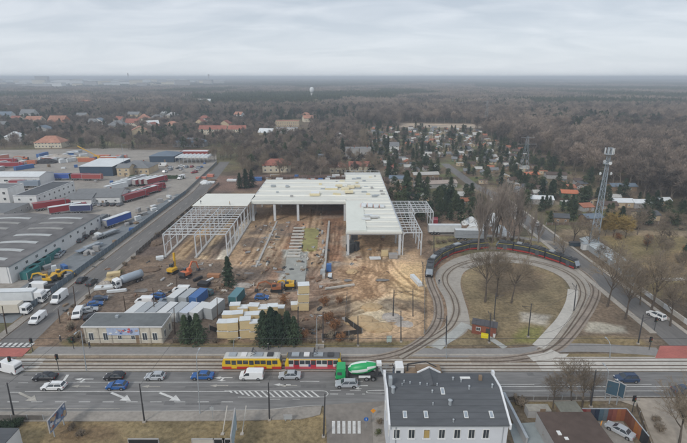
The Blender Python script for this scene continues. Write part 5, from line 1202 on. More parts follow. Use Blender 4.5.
building('small_shed', 'small shed with a mossy greenish roof left of the orange panels', 'shed', *G(568, 420), 4, 3.4, 3.0, 2.2, wood, mat('mossy_roof', (.20, .20, .17), .9, var=.25), 'mono', .3)
building('small_shed', 'low pale shed at the foot of the wall beside the house yard', 'shed', *G(537, 414.5), 0, 4.2, 1.8, 1.5, grey_wall, mat('mossy_roof2', (.30, .28, .24), .9, var=.25), 'flat', over=.1)
building('small_shed', 'tiny light grey shed just left of the orange panels', 'shed', *G(584, 420.5), 0, 2.0, 1.4, 1.1, galv, galv, 'flat', over=.1)
pc = [paint('panel_%d' % i, c, .6, .2) for i, c in enumerate(((.20, .035, .035), (.22, .075, .06), (.035, .04, .06), (.012, .022, .045), (.06, .10, .13), (.10, .13, .15), (.16, .05, .04), (.22, .07, .05), (.28, .10, .04), (.27, .09, .045), (.18, .075, .05), (.18, .07, .04), (.22, .09, .05), (.40, .15, .04), (.34, .13, .05), (.03, .035, .04), (.02, .02, .025)))]
fr = thing('panel_fence', 'tall fence of red, navy, grey and orange metal panels around the small yard', 'fence', (*G(580, 420), 0)); fx, fy = fr.location[:2]
p0, p1, p2 = G(580, 420.5), G(624, 420.5), G(646, 449); fpts = [p0, p1, p2]; n = 0
for (ax, ay), (bx_, by_), cnt in ((p0, p1, 10), (p1, p2, 7)):
    L1 = math.hypot(bx_ - ax, by_ - ay); an_ = math.atan2(by_ - ay, bx_ - ax)
    for k in range(cnt):
        f_ = (k + .5) / cnt; MB().box(0, 0, 0, L1 / cnt - .03, .1, 2.6).build('fence_panel', pc[n], fr, (ax + (bx_ - ax) * f_ - fx, ay + (by_ - ay) * f_ - fy, 0), an_); n += 1
    MB().box(0, 0, 2.62, L1, .18, .08).build('fence_cap', galv, fr, ((ax + bx_) / 2 - fx, (ay + by_) / 2 - fy, 0), an_)
sheet('yard_paving', GP([(590, 422), (623, 422), (648, 470), (596, 470)]), Z5, mat('yard_setts', (.26, .235, .205), .9, var=.2, scale=2))
r = thing('gate_sign', 'yellow-orange angled board at the garage corner', 'sign', (*G(598.5, 437), 0)); MB().box(0, 0, 0, .12, .12, 2.4).build('post', galv, r); MB().box(0, 0, 1.0, .9, .1, 2.2, .9).build('board', amber_m, r)
# --- bottom left
building('small_house', 'white shed with dark flat roof cut by the lower left corner', 'shed', G(19.5, 428, 3.4)[0] - 4.4, G(19.5, 428, 3.4)[1] - 4.0, 0, 8.6, 8.0, 3.3, white_wall, slate, 'flat', over=.1)
# --- kiosk
x, y = G(484.5, 334); r = thing('kiosk', 'small brick-red kiosk with a dark flat roof at the tram loop', 'kiosk', (x, y + .6, 0), math.radians(-22))
MB().box(0, 0, 0, 5.6, 2.6, 2.6).build('wall', brick, r); ro = MB().box(0, 0, 2.6, 6.0, 3.0, .18).build('roof', paint('kiosk_roof', (.085, .08, .085), .6), r); sm = MB(); [sm.box(a, 0, 2.78, .05, 2.9, .05) for a in (-2, -1, 0, 1, 2)]; sm.build('roof_seam', dark_metal, ro)
window(r, -1.3, -1.33, 1.0, 1.1, 1.0, 0); MB().box(.9, -1.34, 0, .85, .06, 2.05).build('door', dark_metal, r); MB().box(2.84, 0, .9, .05, 1.4, 1).build('shutter', dark_metal, r)
x, y = G(484.5, 337.5); r = thing('grit_bin', 'yellow grit bin in front of the brick kiosk', 'bin', (x, y, 0), math.radians(-20)); MB().prof([(-.8, 0), (-.85, .75), (.85, .75), (.8, 0)], .5, .05).build('tub', paint('bin_yellow', (.75, .62, .02), .4), r); MB().prof([(-.88, .76), (-.8, .95), (.8, .95), (.88, .76)], .55, .05).build('lid', MATS['paint_bin_yellow'] if 'paint_bin_yellow' in MATS else MATS['bin_yellow'], r)
r = thing('waste_bin', 'pale round waste bin at the right corner of the kiosk', 'bin', (*G(494, 337), 0)); MB().cyl((0, 0, 0), (0, 0, 1.0), .32, .36, 12).build('drum', lamp_m, r); MB().cyl((0, 0, 1.0), (0, 0, 1.08), .38, None, 12).build('lid', galv, r)
# --- lattice mast
x, y = G(592.5, 249); r = thing('radio_mast', 'tall grey lattice mast with antenna platforms by the allotments', 'mast', (x, y, 0), math.radians(-25)); Hm = 37.0
mast_m = mat('mast_steel', (.27, .31, .345), .5, var=.12)
def hw_(z): return 1.5 - 0.98 * min(1, z / 30)
for sx in (-1, 1):
    for sy in (-1, 1):
        l = MB(); l.bar((sx * hw_(0), sy * hw_(0), 0), (sx * hw_(30), sy * hw_(30), 30), .18).bar((sx * hw_(30), sy * hw_(30), 30), (sx * .58, sy * .58, Hm), .14); l.build('leg', mast_m, r)
z = 0; k = 0
while z < Hm - .5:
    dz = 2.6 if z < 20 else 1.8; z1 = min(Hm, z + dz); a, b = hw_(z), hw_(z1); m = MB()
    for (ux, uy), (vx, vy) in (((-1, -1), (1, -1)), ((1, -1), (1, 1)), ((1, 1), (-1, 1)), ((-1, 1), (-1, -1))):
        m.bar((ux * a, uy * a, z), (vx * b, vy * b, z1), .08).bar((vx * a, vy * a, z), (ux * b, uy * b, z1), .08).bar((ux * b, uy * b, z1), (vx * b, vy * b, z1), .08)
    m.build('lattice', mast_m, r); z = z1; k += 1
for zz__, ra in ((34.8, 1.55), (31.5, 1.3)):
    pf_ = MB().cyl((0, 0, zz__ - .1), (0, 0, zz__), ra, None, 14); [pf_.bar((ra * math.cos(t_), ra * math.sin(t_), zz__), (ra * math.cos(t_), ra * math.sin(t_), zz__ + 1.1), .06) for t_ in [k * PI / 5 for k in range(10)]]; pf_.build('platform', galv, r)
for k in range(7):
    t_ = k * 2 * PI / 7; MB().box(0, 0, 0, .22, .4, 2.0).build('antenna_panel', cgr if k % 2 else cwh, r, (1.45 * math.cos(t_), 1.45 * math.sin(t_), 34.9), t_)
for k in range(4):
    t_ = k * PI / 2 + .4; MB().cyl((0, 0, 0), (.25, 0, 0), .55, None, 12).build('dish', cwh, r, (1.7 * math.cos(t_), 1.7 * math.sin(t_), 31.9 if k % 2 else 28), t_)
ld = MB(); [ld.bar((0, s * .2, 0), (0, s * .2, Hm), .07) for s in (-1, 1)]; ld.build('ladder', galv, r)
r = thing('equipment_cabinet', 'white equipment cabinet at the foot of the lattice mast', 'cabinet', (*G(585, 250), 0)); MB().box(0, 0, .2, 2.6, 1.8, 2.3).build('housing', cwh, r); MB().box(0, 0, 2.5, 2.8, 2.0, .12).build('roof', galv, r); MB().box(.4, -.92, .3, 1.0, .04, 1.9).build('door', cgr, r)
r = thing('equipment_cabinet', 'dark low cabinet left of the white one by the lattice mast', 'cabinet', (*G(574, 246), 0)); MB().box(0, 0, .1, 3.6, 1.6, 1.4).build('housing', paint('cab_dark', (.04, .06, .08)), r); MB().box(0, 0, 1.5, 3.8, 1.8, .1).build('roof', dark_metal, r)
# low striped metal shed along the right street
r = thing('long_metal_shed', 'low shed with pale ribbed roof running along the right street', 'shed', (91.2, 147, 0)); MB().box(0, 0, 0, 5, 29, 2.3).build('wall', cgr, r); ro = gable(5, 29, 2.3, 3.0, .3, 'y').build('roof', mat('ribbed_pale', (.50, .55, .57), .5, var=.1), r); sm = MB()
for k in range(20):
    y_ = -14 + k * 1.47
    for s in (-1, 1): sm.bar((0, y_, 3.24), (s * 2.75, y_, 2.44), .12)
sm.build('roof_rib', grey_wall, ro); MB().box(0, -14.55, 0, 2.2, .06, 2.0).build('door', galv, r)
# white wall by the right street
r = thing('concrete_wall', 'white concrete slab wall behind the white car at the right edge', 'wall', (87.3, 117, 0))
for k in range(12): MB().box(0, -14 + k * 2.6, 0, .3, 2.5, 1.3).build('wall_slab', concrete_pale if k % 3 else white_wall, r)
# --- fences
def fence(p0, p1, h, m, label, step=2.5, t=.05, cap=True, name='fence'):
    dx, dy = p1[0] - p0[0], p1[1] - p0[1]; L_ = math.hypot(dx, dy); r = thing(name, label, 'fence', (*p0, 0), math.atan2(dy, dx)); n = max(1, int(L_ / step)); n = min(n, 95); st = L_ / n
    pm_ = MB().box(0, 0, .08, st - .1, t, h - .12).mesh('fence_panel', m); po = MB().box(0, 0, 0, .1, .1, h + .08).mesh('post', galv)
    for i in range(n): link('fence_panel', pm_, r, ((i + .5) * st, 0, 0))
    for i in range(n + 1): link('post', po, r, (i * st, 0, 0))
    return r
fence((-84.5, 108), (-84.9, 240), 2.0, paint('fence_blue', (.115, .155, .19), .6, .2), 'long blue-grey sheet fence between the left yard and the street')
fence((-85.2, 241), (-92, 330), 1.8, paint('fence_grey', (.20, .21, .21), .7, .2), 'grey fence along the far part of the left street')
fence((-73.0, 150), (-72.6, 262), 1.6, mat('fence_rusty', (.13, .11, .095), .8, var=.3), 'dark low fence between the left street and the building site')
fence(G(347, 297), G(345, 322), 1.6, mat('fence_dark', (.05, .045, .04), .8), 'dark wooden fence at the left edge of the sand heaps')
fence(G(345, 322), G(362, 334), 1.6, MATS['fence_dark'], 'dark wooden fence turning along the sand heaps toward the tracks')
fence(G(362, 334), G(322, 339), 1.4, MATS['fence_dark'], 'low dark fence below the rust-leaved shrubs')
fence(G(210, 330), G(231, 338), 1.4, MATS['fence_dark'], 'dark fence between the small firs and the timber packs')
fence(G(-20, 420), G(44, 420.5), 1.2, mat('fence_mesh', (.14, .13, .12), .8, var=.3), 'low fence behind the footway at the lower left')
fence(G(505, 400.5), G(590, 400.5), 1.0, MATS['fence_mesh'], 'low dark rail fence along the grass right of the white house')
fence(G(636, 407), G(654, 460), 1.1, mat('fence_brown', (.18, .14, .10), .8, var=.3), 'low brown fence outside the orange panels')
fence((86, 185), (150, 187), 1.2, mat('fence_brown2', (.16, .12, .09), .8, var=.3), 'brown fence along the field in front of the right allotments')
fence(G(424, 334), G(424.5, 288), 1.3, MATS['fence_mesh'], 'mesh fence between the sand and the tram loop')
fence((-60, 275), (60, 272), 2.2, mat('fence_back', (.12, .085, .07), .85, var=.3), 'brown board fence at the back of the building site')
fence((22, 196), (70, 205), 1.5, MATS['fence_brown2'], 'brown fence behind the white covered heaps')
# --- billboards and signs
def board(name, px, py, ang, w_, h_, zb, label, face, posts=2, cat='billboard'):
    x, y = G(px, py); r = thing(name, label, cat, (x, y, 0), math.radians(ang)); pp = MB(); n = posts
    for i in range(n): MB().bar(((i - (n - 1) / 2) * w_ * .6, .1, 0), ((i - (n - 1) / 2) * w_ * .6, .1, zb + h_ * .8), .16).build('post', galv, r)
    MB().box(0, 0, zb, w_, .14, h_).build('panel', face, r); e = MB()
    e.box(0, -.01, zb - .08, w_ + .16, .2, .1).box(0, -.01, zb + h_ - .02, w_ + .16, .2, .1).box(-w_ / 2 - .04, -.01, zb, .1, .2, h_).box(w_ / 2 + .04, -.01, zb, .1, .2, h_); e.build('frame', grey_wall, r); return r
ba, bb_ = G(50.2, 433, 1.6), G(66.3, 414, 1.6); BL = math.hypot(bb_[0] - ba[0], bb_[1] - ba[1]); BA = math.degrees(math.atan2(bb_[1] - ba[1], bb_[0] - ba[0]))
r = board('billboard', 57, 433, BA, BL, 2.5, 1.6, 'blue-toned billboard standing aslant in the lower left', paint('bb_blue', (.16, .22, .34), .5, .3), 2)
r.location = ((ba[0] + bb_[0]) / 2, (ba[1] + bb_[1]) / 2, 0)
RB = random.Random(9)
for i in range(16):
    n = 7; rr = RB.uniform(.25, .7); cxx, czz = RB.uniform(-BL * .42, BL * .42), RB.uniform(2.1, 3.7); q = [(cxx + rr * RB.uniform(.5, 1.2) * math.cos(2 * PI * k / n), czz + rr * RB.uniform(.5, 1.1) * math.sin(2 * PI * k / n)) for k in range(n)]
    MB().add([(min(BL * .48, max(-BL * .48, a)), -.085 - .003 * i, min(4.05, max(1.65, b))) for a, b in q], [tuple(range(n))]).build('print', paint('bbp%d' % (i % 4), [(.55, .55, .58), (.36, .13, .09), (.05, .08, .16), (.45, .33, .22)][i % 4], .5, .2), r)
board('billboard', 235, 447, 97, 6.6, 3.2, 2.0, 'tall narrow blue-white billboard seen edge-on at the bottom', paint('bb_pale', (.34, .45, .52), .5, .3), 3)
for i, (px, a) in enumerate(((222.5, 0), (242, 0))):
    x, y = G(px, 434); r = thing('stay_pole', 'pale leaning stay pole %s of the edge-on billboard' % ('left', 'right')[i], 'pole', (x, y, 0)); MB().bar((0, 0, 0), (.3, 3.2, 3.4), .16).build('shaft', concrete_pale, r); MB().box(0, 0, -.02, .6, .6, .14).build('foot', concrete, r)
for i, (px, w_, c) in enumerate(((145, 5.0, black_pl), (204, 3.6, concrete_pale), (220, 1.8, black_pl), (229, 1.8, black_pl))):
    board('low_sign', px, 450, 0, w_, 1.3, 1.0, ('wide black low board at the bottom edge left of the others', 'pale low board at the bottom edge beside two black ones', 'black low board right of the pale one', 'black low board touching the edge-on billboard')[i], c, 2, 'board')
board('road_sign', 609, 404, -30, 1.9, 2.9, 2.2, 'large dark blue direction sign seen from behind near the pale lamp, left panel', paint('sign_back', (.05, .10, .14), .5), 1, 'sign'); board('road_sign', 616, 405, -62, 2.0, 2.9, 2.2, 'dark blue direction sign right of the first near the pale lamp', MATS['sign_back'], 1, 'sign')
board('small_sign', 288, 421, 0, 1.5, .8, .5, 'low pale sign box on the footway edge', cgr, 2, 'sign'); board('small_sign', 389, 343, 5, 1.1, 1.5, .4, 'pale green info board beside the sand heaps', paint('info_pale', (.45, .55, .50)), 2, 'sign')
def roadsign(px, py, h, kind, label):
    r = thing('traffic_sign', label, 'sign', (*G(px, py), 0)); MB().cyl((0, 0, 0), (0, 0, h), .05, None, 6).build('post', galv, r)
    if kind == 'blue': MB().cyl((0, -.06, h - .4), (0, -.1, h - .4), .42, None, 16).build('disc', paint('sign_blue', (.02, .12, .42)), r); MB().box(0, -.12, h - .62, .1, .02, .4).build('arrow_mark', lamp_m, r)
    elif kind == 'yellow': MB().add([(0, -.08, h - 1.0), (.5, -.08, h - .5), (0, -.08, h), (-.5, -.08, h - .5), (0, -.04, h - 1.0), (.5, -.04, h - .5), (0, -.04, h), (-.5, -.04, h - .5)], [(0, 1, 2, 3), (7, 6, 5, 4), (0, 4, 5, 1), (1, 5, 6, 2), (2, 6, 7, 3), (3, 7, 4, 0)]).build('diamond', amber_m, r)
    else: MB().box(0, -.06, h - .8, .7, .05, .7).build('plate', cgr, r)
roadsign(366, 428, 2.4, 'blue', 'round blue sign on a post beside the entry road'); roadsign(373, 419, 2.4, 'yellow', 'orange-yellow diamond sign at the corner of the white house'); roadsign(213, 419.5, 2.9, 'plain', 'small plain sign on the footway right of the pale lamp')
def sig(px, py, h, label):
    r = thing('traffic_light', label, 'traffic light', (*G(px, py), 0)); MB().cyl((0, 0, 0), (0, 0, h), .07, None, 8).build('post', dark_metal, r)
    hd = MB().box(0, 0, h - .6, .34, .34, 1.05).build('signal_head', black_pl, r)
    for k, c in enumerate((mat('lens_green', (.02, .10, .06), .3), mat('lens_amber', (.20, .10, .02), .3), mat('lens_red', (.20, .02, .02), .3))): MB().cyl((0, -.18, h - .42 + k * .32), (0, -.23, h - .42 + k * .32), .12, None, 10).build('lens', c, hd)
    MB().box(0, .2, h - .75, .62, .05, 1.3).build('backing_board', black_pl, r)
sig(59, 370.5, 3.4, 'traffic light between the tracks and road above the black car'); sig(654, 331, 3.2, 'traffic light at the kerb of the right street'); sig(649, 350, 2.8, 'traffic light by the path left of the red crossing'); sig(632, 412, 3.0, 'traffic light at the dusty entry beside the orange panels'); sig(12, 372, 3.2, 'traffic light in front of the van at the far left'); sig(74, 349, 2.6, 'traffic light on the path left of the pavilion'); sig(33, 352, 3.0, 'traffic light at the left striped crossing')
# --- poles
def pole(px, py, top, label, kind='mast', arm=0, armdir=0, r0=.16, group=None):
    x, y = G(px, py); dd = math.hypot(x, y)
    v = (top[1] - CY) / F; h = H - y * (ST + v * CT) / (CT - v * ST)
    z = max(3, h); tx = (top[0] - CX) / F * ((H - z) / (ST + v * CT)) - x; tx = max(-.5, min(.5, tx))
    r = thing({'mast': 'catenary_mast', 'wood': 'wooden_pole', 'lamp': 'street_lamp'}[kind], label, {'mast': 'mast', 'wood': 'pole', 'lamp': 'street lamp'}[kind], (x, y, 0), 0, group)
    m = {'mast': dark_metal, 'wood': mat('pole_wood', (.085, .06, .045), .9, var=.25), 'lamp': galv}[kind]
    MB().cyl((0, 0, -.2), (tx, 0, z), r0, r0 * .62, 8).build('shaft', m, r)
    if kind == 'mast': MB().box(0, 0, 0, .55, .55, .35).build('foot', concrete, r); MB().cyl((tx, 0, z), (tx, 0, z + .12), r0 * .8, r0 * .3, 8).build('cap', m, r)
    if arm:
        c, s = math.cos(armdir), math.sin(armdir)
        if kind == 'lamp':
            a = MB().bar((tx, 0, z), (tx + c * arm * .4, s * arm * .4, z + .5), .09).bar((tx + c * arm * .4, s * arm * .4, z + .5), (tx + c * arm, s * arm, z + .65), .08).build('arm', m, r)
            MB().box(tx + c * (arm + .3), s * (arm + .3), z + .55, .75, .28, .14, armdir).build('lamp_head', cgr, r)
        else:
            MB().bar((tx, 0, z - .8), (tx + c * arm, s * arm, z - .5), .08).bar((tx, 0, z - 1.7), (tx + c * arm, s * arm, z - .55), .05).build('bracket', m, r)
    return r
T = 'tram catenary mast'
for i, (px, py, tp, lab) in enumerate(((14, 417, (7, 383), 'dark catenary mast nearest the lower left corner'), (144.5, 422, (139.5, 384), 'dark catenary mast on the verge between the two left billboards'), (269.5, 420, (268.5, 383), 'dark catenary mast on the verge right of the edge-on billboard'), (590.6, 407, (596, 370), 'dark catenary mast beside the panel fence'),
        (323.5, 437, (325, 394), 'mast at the corner of the entry road crosswalk'), (358, 346, (358, 316), 'dark mast on the path edge below the sand heaps'), (401, 342, (401, 311), 'dark mast at the right edge of the sand heaps'), (446, 346, (446.8, 316), 'dark mast between the loop tracks and the left walkway'),
        (489, 343, (491, 313), 'dark mast in front of the brick kiosk'), (494, 321, (496, 293), 'dark mast behind the brick kiosk'), (528, 337, (531.5, 304), 'dark mast standing in the middle of the loop lawn'), (573.7, 312, (576.5, 285), 'dark mast on the inner walkway at the right of the loop'), (638, 344, (643.4, 315), 'dark mast beside the right street near the red crossing'),
        (323, 342, (323, 312), 'dark mast behind the path below the rust-leaved shrubs'), (298, 339, (298, 307), 'dark mast just right of the fir group'), (393, 319, (394, 290), 'dark mast in the middle of the sand'), (413, 318, (413, 289), 'mast at the edge of the sand beside the loop'), (423, 286, (423, 262), 'mast left of the first black tram'), (554, 244, (555, 222), 'mast beyond the loop beside the right street'),
        (434, 254, (434, 231), 'mast behind the left part of the loop'))):
    pole(px, py, tp, lab, 'mast', 2.2 if i > 6 else 0, (0, PI, PI / 2)[i % 3])
for px, py, tp, lab in ((76, 310, (73, 286), 'wooden pole right of the left street by the parked cars'), (90, 297, (88, 283), 'wooden pole farther along the left street kerb'), (60, 323, (58, 309), 'wooden pole at the kerb near the small white van'), (126, 314, (123.5, 296), 'wooden pole behind the left end of the pavilion'), (154.7, 316, (154.7, 288), 'wooden pole behind the middle of the pavilion'),
        (175, 334, (174, 308), 'brown pole at the right end of the pavilion'), (218, 330, (217, 298), 'brown pole left of the timber packs'), (177, 293, (177, 276), 'brown pole behind the upper containers'), (7, 334, (4, 306), 'dark pole at the left edge beside the left street'), (41, 250, (41, 236), 'pole beside the long hall wall')): pole(px, py, tp, lab, 'wood', r0=.15)
for px, py, tp, ar, ad, lab in ((200, 414, (197, 358), 1.6, PI / 2, 'tall pale street lamp in front of the blue saloon'), (86.5, 371, (83, 331), 1.6, -PI / 2, 'pale street lamp between the tracks at the pavilion'), (605, 400, (608.7, 373), 1.6, PI / 2, 'pale street lamp behind the blue direction signs'), (317, 350, (316.6, 318), .6, 0, 'pale lamp on the path above the second tram'),
        (446.5, 358, (446, 346), 1.0, PI / 2, 'short pale lamp at the loop junction'), (610, 358, (606, 345), 1.6, PI / 2, 'pale lamp on the grass strip right of the loop'), (125, 172, (124.5, 144), 2, 0, 'tall floodlight pole in the haulage yard'), (168, 198, (169, 186), 1.4, 0, 'street lamp on the far part of the left street'), (233, 356, (234, 340), 1, 0, 'short lamp behind the front of the yellow tram')): pole(px, py, tp, lab, 'lamp', ar, ad, .11)
# overhead wires over the tracks, one thing per wire
for i, (yy, lab) in enumerate(((Yb, 'contact wire over the far tram track'), (Yf, 'contact wire over the near tram track'))):
    tag(MB().bar((-130, yy, 5.4), (125, yy, 5.4), .045).build('overhead_wire', dark_metal), lab, 'wire')
w_ = MB(); pp = [Vector((p.x, p.y, 5.3)) for p in outer[::4]]; [w_.bar(pp[i], pp[i + 1], .03) for i in range(len(pp) - 1)]; tag(w_.build('overhead_wire', dark_metal), 'contact wire following the outer loop track', 'wire')

for i, px in enumerate((14, 144.5, 269.5)):
    a = G(px, 419); tag(MB().bar((a[0], a[1], 7.2), (a[0] + 1, 91, 6.6), .035).build('span_wire', dark_metal), 'span wire crossing the road above the tracks, %s from left' % ('first', 'second', 'third')[i], 'wire')
SW = random.Random(17)
for i, (pa, pb) in enumerate((((358, 346), (401, 342)), ((401, 342), (446, 346)), ((446, 346), (489, 343)), ((489, 343), (528, 337)), ((528, 337), (573.7, 312)), ((573.7, 312), (638, 344)), ((494, 321), (528, 337)), ((413, 318), (446, 346)), ((423, 286), (434, 254)), ((434, 254), (554, 244)), ((423, 286), (413, 318)))):
    a, b = G(*pa), G(*pb); m_ = ((a[0] + b[0]) / 2, (a[1] + b[1]) / 2); tag(MB().bar((*a, 6.6), (*m_, 6.1), .035).bar((*m_, 6.1), (*b, 6.6), .035).build('span_wire', dark_metal), 'thin span wire slung between catenary masts around the loop', 'wire', 'span wires around the loop')
# --- loose building-site things
RS = random.Random(12)
def heap(px, py, w_, d_, h_, m, label, cat='heap', group=None, seed=0, name='covered_heap'):
    x, y = G(px, py); rr = random.Random(seed); n, k = 16, 5; mb = MB(); vs = []
    for j in range(k + 1):
        f_ = math.cos(j / k * PI / 2); 
        for i in range(n): t_ = 2 * PI * i / n; q = rr.uniform(.82, 1.12); vs.append((x + w_ / 2 * f_ * q * math.cos(t_), y + d_ / 2 * f_ * q * math.sin(t_), -.05 + h_ * math.sin(j / k * PI / 2) * rr.uniform(.9, 1.08)))
    fs = [(j * n + i, j * n + (i + 1) % n, (j + 1) * n + (i + 1) % n, (j + 1) * n + i) for j in range(k) for i in range(n)] + [tuple(range(k * n, k * n + n))]
    return tag(mb.add(vs, fs).build(name, m), label, cat, group)
for i, (px, py, w__, d__, h__) in enumerate(((478, 228, 9, 6, 2.6), (487, 225, 8, 6, 3.0), (492, 222, 5, 5, 4.2), (499, 231, 6, 7, 2.6), (505, 235, 4, 6, 2), (465, 224, 4, 4, 2), (471, 222, 5, 4, 2.4))):
    heap(px, py, w__, d__, h__, white_sheet, 'heap under white sheeting behind the loop, number %s from the left' % ['three', 'four', 'five', 'six', 'seven', 'one', 'two'][i], 'covered heap', 'white covered heaps behind the loop', i)
soil = mat('soil_heap', (.17, .12, .085), .95, var=.3, scale=1, bump=.5); sandm_ = mat('sand_heap', (.46, .33, .19), .95, var=.2, scale=1, bump=.5); rubble = mat('rubble', (.38, .34, .30), .95, var=.35, scale=2, bump=.6)
for i, (px, py, a, b, c, m, lab) in enumerate(((352, 272, 4, 3, 1.1, sandm_, 'low sand heap at the right wing corner'), (362, 322, 9, 6, 1.3, sandm_, 'pale sand heap by the dark fence'), (378, 328, 8, 5, 1.2, sandm_, 'sand heap above the path'), (392, 318, 6, 5, 1.0, rubble, 'rubble heap in the sand beside a mast'), (405, 325, 6, 4, .8, rubble, 'rubble heap near the loop tracks'), (372, 308, 6, 5, 1.1, sandm_, 'sand heap in the rutted middle'),
        (270, 285, 7, 4, 1.6, soil, 'brown soil heap left of the excavator'), (243, 286, 6, 3, 1.0, rubble, 'pale rubble heap right of the lone fir'), (310, 326, 7, 4, 1.2, soil, 'soil heap among the rust-leaved shrubs'), (112, 281, 5, 3, 1.4, mat('straw', (.48, .38, .22), .9, var=.2), 'straw-coloured heap beside the left street'), (105, 284, 4, 3, 1.0, rubble, 'grey rubble heap beside the left street'),
        (150, 270, 7, 4, 1.0, soil, 'soil heap left of the left steel frame'), (157, 243, 5, 8, 1.3, soil, 'long soil bank between the fence and the left steel frame'), (176, 222, 4, 10, 1.0, soil, 'soil bank beside the far bays of the left frame'), (211, 181, 8, 5, 1.5, soil, 'soil heap beyond the white decked bays'), (300, 180, 14, 4, 1.4, rubble, 'rubble ridge behind the depot roof'), (60, 160, 24, 9, 4.5, rubble, 'grey aggregate heap in the far haulage yard'), (47, 163, 16, 8, 3.5, mat('black_heap', (.05, .05, .055), .95), 'dark coal-like heap in the far haulage yard'), (84, 160, 26, 10, 2.5, sandm_, 'long sand bank in the far haulage yard'))): heap(px, py, a, b, c, m, lab, 'heap', None, 40 + i, 'spoil_heap')
def stack(px, py, ang, w_, d_, h_, m, label, cat='stack', name='board_stack', z=0, group=None):
    x, y = G(px, py); r = thing(name, label, cat, (x, y, z), math.radians(ang), group); n = max(2, int(h_ / .25))
    for k in range(min(n, 4)): MB().box(RS.uniform(-.06, .06), RS.uniform(-.05, .05), .1 + k * h_ / min(n, 4), w_ * RS.uniform(.94, 1), d_ * RS.uniform(.94, 1), h_ / min(n, 4) - .03).build('layer', m, r)
    MB().box(0, 0, 0, w_ * .9, .16, .1).build('bearer', wood, r); return r
stack(105, 288.5, 12, 5.5, 2.2, .7, white_sheet, 'stack of white panels beside the left street, back one'); stack(117, 292, 14, 5.5, 1.0, .7, white_sheet, 'stack of white panels beside the left street, front one'); stack(114, 276, 20, 4, 2, 1.2, pine_wood, 'stack of yellow boards beside the left street')
stack(340, 287.5, 18, 9.5, .7, .5, concrete_pale, 'long white beam lying in front of the right wing', 'beam', 'concrete_beam'); stack(416, 282, 104, 7, 1.3, 1.2, white_sheet, 'long white crate standing near the loop', 'crate', 'long_crate')
stack(329, 271, 88, 1.6, 1.6, 2.4, cbl, 'blue portable toilet on the building site', 'toilet', 'portable_toilet'); stack(330, 276, 88, 3, 1.2, .4, white_sheet, 'white sheets lying beside the portable toilet'); stack(323, 274, 80, 1.5, 1.5, 1.5, cgr, 'grey crate left of the portable toilet', 'crate')
stack(384.5, 256, 0, 2.4, 1.6, 2.0, pine_wood, 'yellow plywood crate under the right wing', 'crate', 'plywood_crate'); stack(375, 259, 4, 4, 1.4, .6, white_sheet, 'white bundle under the right wing edge', 'bundle'); stack(393, 258, 0, 3, 2, 1.6, grey_wall, 'grey formwork pile at the right wing corner column', 'formwork')
stack(204, 285, -12, 3.4, 2.4, .9, black_pl, 'black crate pile right of the orange excavator', 'pile'); stack(198, 280, 60, 3.4, .8, .8, black_pl, 'dark formwork pile left of the lone fir', 'formwork'); stack(209, 281, 60, 3.6, .6, .5, white_sheet, 'white boards leaning near the lone fir'); stack(214, 277, -4, 4, 1.6, 1.0, mat('formwork_orange', (.38, .19, .10), .8), 'orange-brown boards left of the lone fir top', 'boards')
stack(160, 259, 20, 2.5, 1.8, .9, white_sheet, 'white bundle at the left foot of the steel frame', 'bundle'); stack(320, 347.5, 0, 2, 1, .6, concrete, 'small concrete block on the path edge', 'block')
fg = mat('formwork_dark', (.075, .08, .082), .7, var=.5, scale=1.5)
for i, (px, py) in enumerate(((351, 246), (354, 240), (350, 252), (356, 250))): stack(px, py, 20 * i, 2.4, 1.8, RS.uniform(1.8, 3.4), fg, 'dark scaffold pile under the left side of the right wing, %s' % names[i], 'scaffold', 'scaffold_pile')
for i in range(6): stack(318 - i * .6 + 6, 262 - i * 9.5, 88, 3.0, .7, .8, RS.choice((wood, concrete_pale, grey_wall)), 'boards laid on the low wall before the depot, %s from the front' % names[i], 'boards', group='boards along the low wall')
mat('formwork_dull', (.26, .155, .10), .85, var=.3)
for i in range(230):
    if i < 80: px, py = RS.uniform(95, 335), RS.uniform(258, 296)
    elif i > 105: px, py = RS.choice((RS.gauss(322, 4), RS.gauss(302, 3), RS.uniform(235, 400), RS.gauss(272, 8))), RS.uniform(222, 275)
    elif i < 97: px, py = RS.uniform(300, 345), RS.uniform(306, 336)
    else: px, py = RS.uniform(62, 90), RS.uniform(300, 338)
    c, lab = RS.choice(((wood, 'brown plank scrap'), (concrete_pale, 'pale concrete scrap'), (grey_wall, 'grey sheet scrap'), (MATS['formwork_dull'], 'rusty sheet scrap'), (fg, 'dark scrap')))
    x, y = G(px, py); o = MB(); o.box(0, 0, 0, RS.uniform(.4, 2.2), RS.uniform(.15, .8), RS.uniform(.08, .5), RS.uniform(0, 3)); o.box(.4, .3, .1, RS.uniform(.6, 1.8), .2, .3, RS.uniform(0, 3)); tag(o.build('scrap', c, None, (x, y, -.02), RS.uniform(0, 3)), lab + ' lying on the muddy building site', 'scrap', lab + ' on the building site')
for i in range(22):
    px, py = RS.uniform(198, 345), RS.uniform(176, 183.5); x, y = G(px, py)
    c, lab = RS.choice(((wood, 'brown'), (white_sheet, 'white'), (rsd, 'red'), (grey_wall, 'grey'), (cbl, 'blue'))); r = thing('material_stack', lab + ' stack of building material behind the depot', 'stack', (x, y, 0), RS.uniform(-.2, .2), lab + ' stacks behind the depot'); MB().box(0, 0, .1, RS.uniform(2, 7), 2.4, RS.uniform(.6, 2.2)).build('layer', c, r); MB().box(0, 0, 0, 1.8, 2.2, .1).build('bearer', wood, r)
heap(205, 184, 6, 4, 2.4, white_sheet, 'round white tank beyond the white decked bays', 'tank', None, 77)
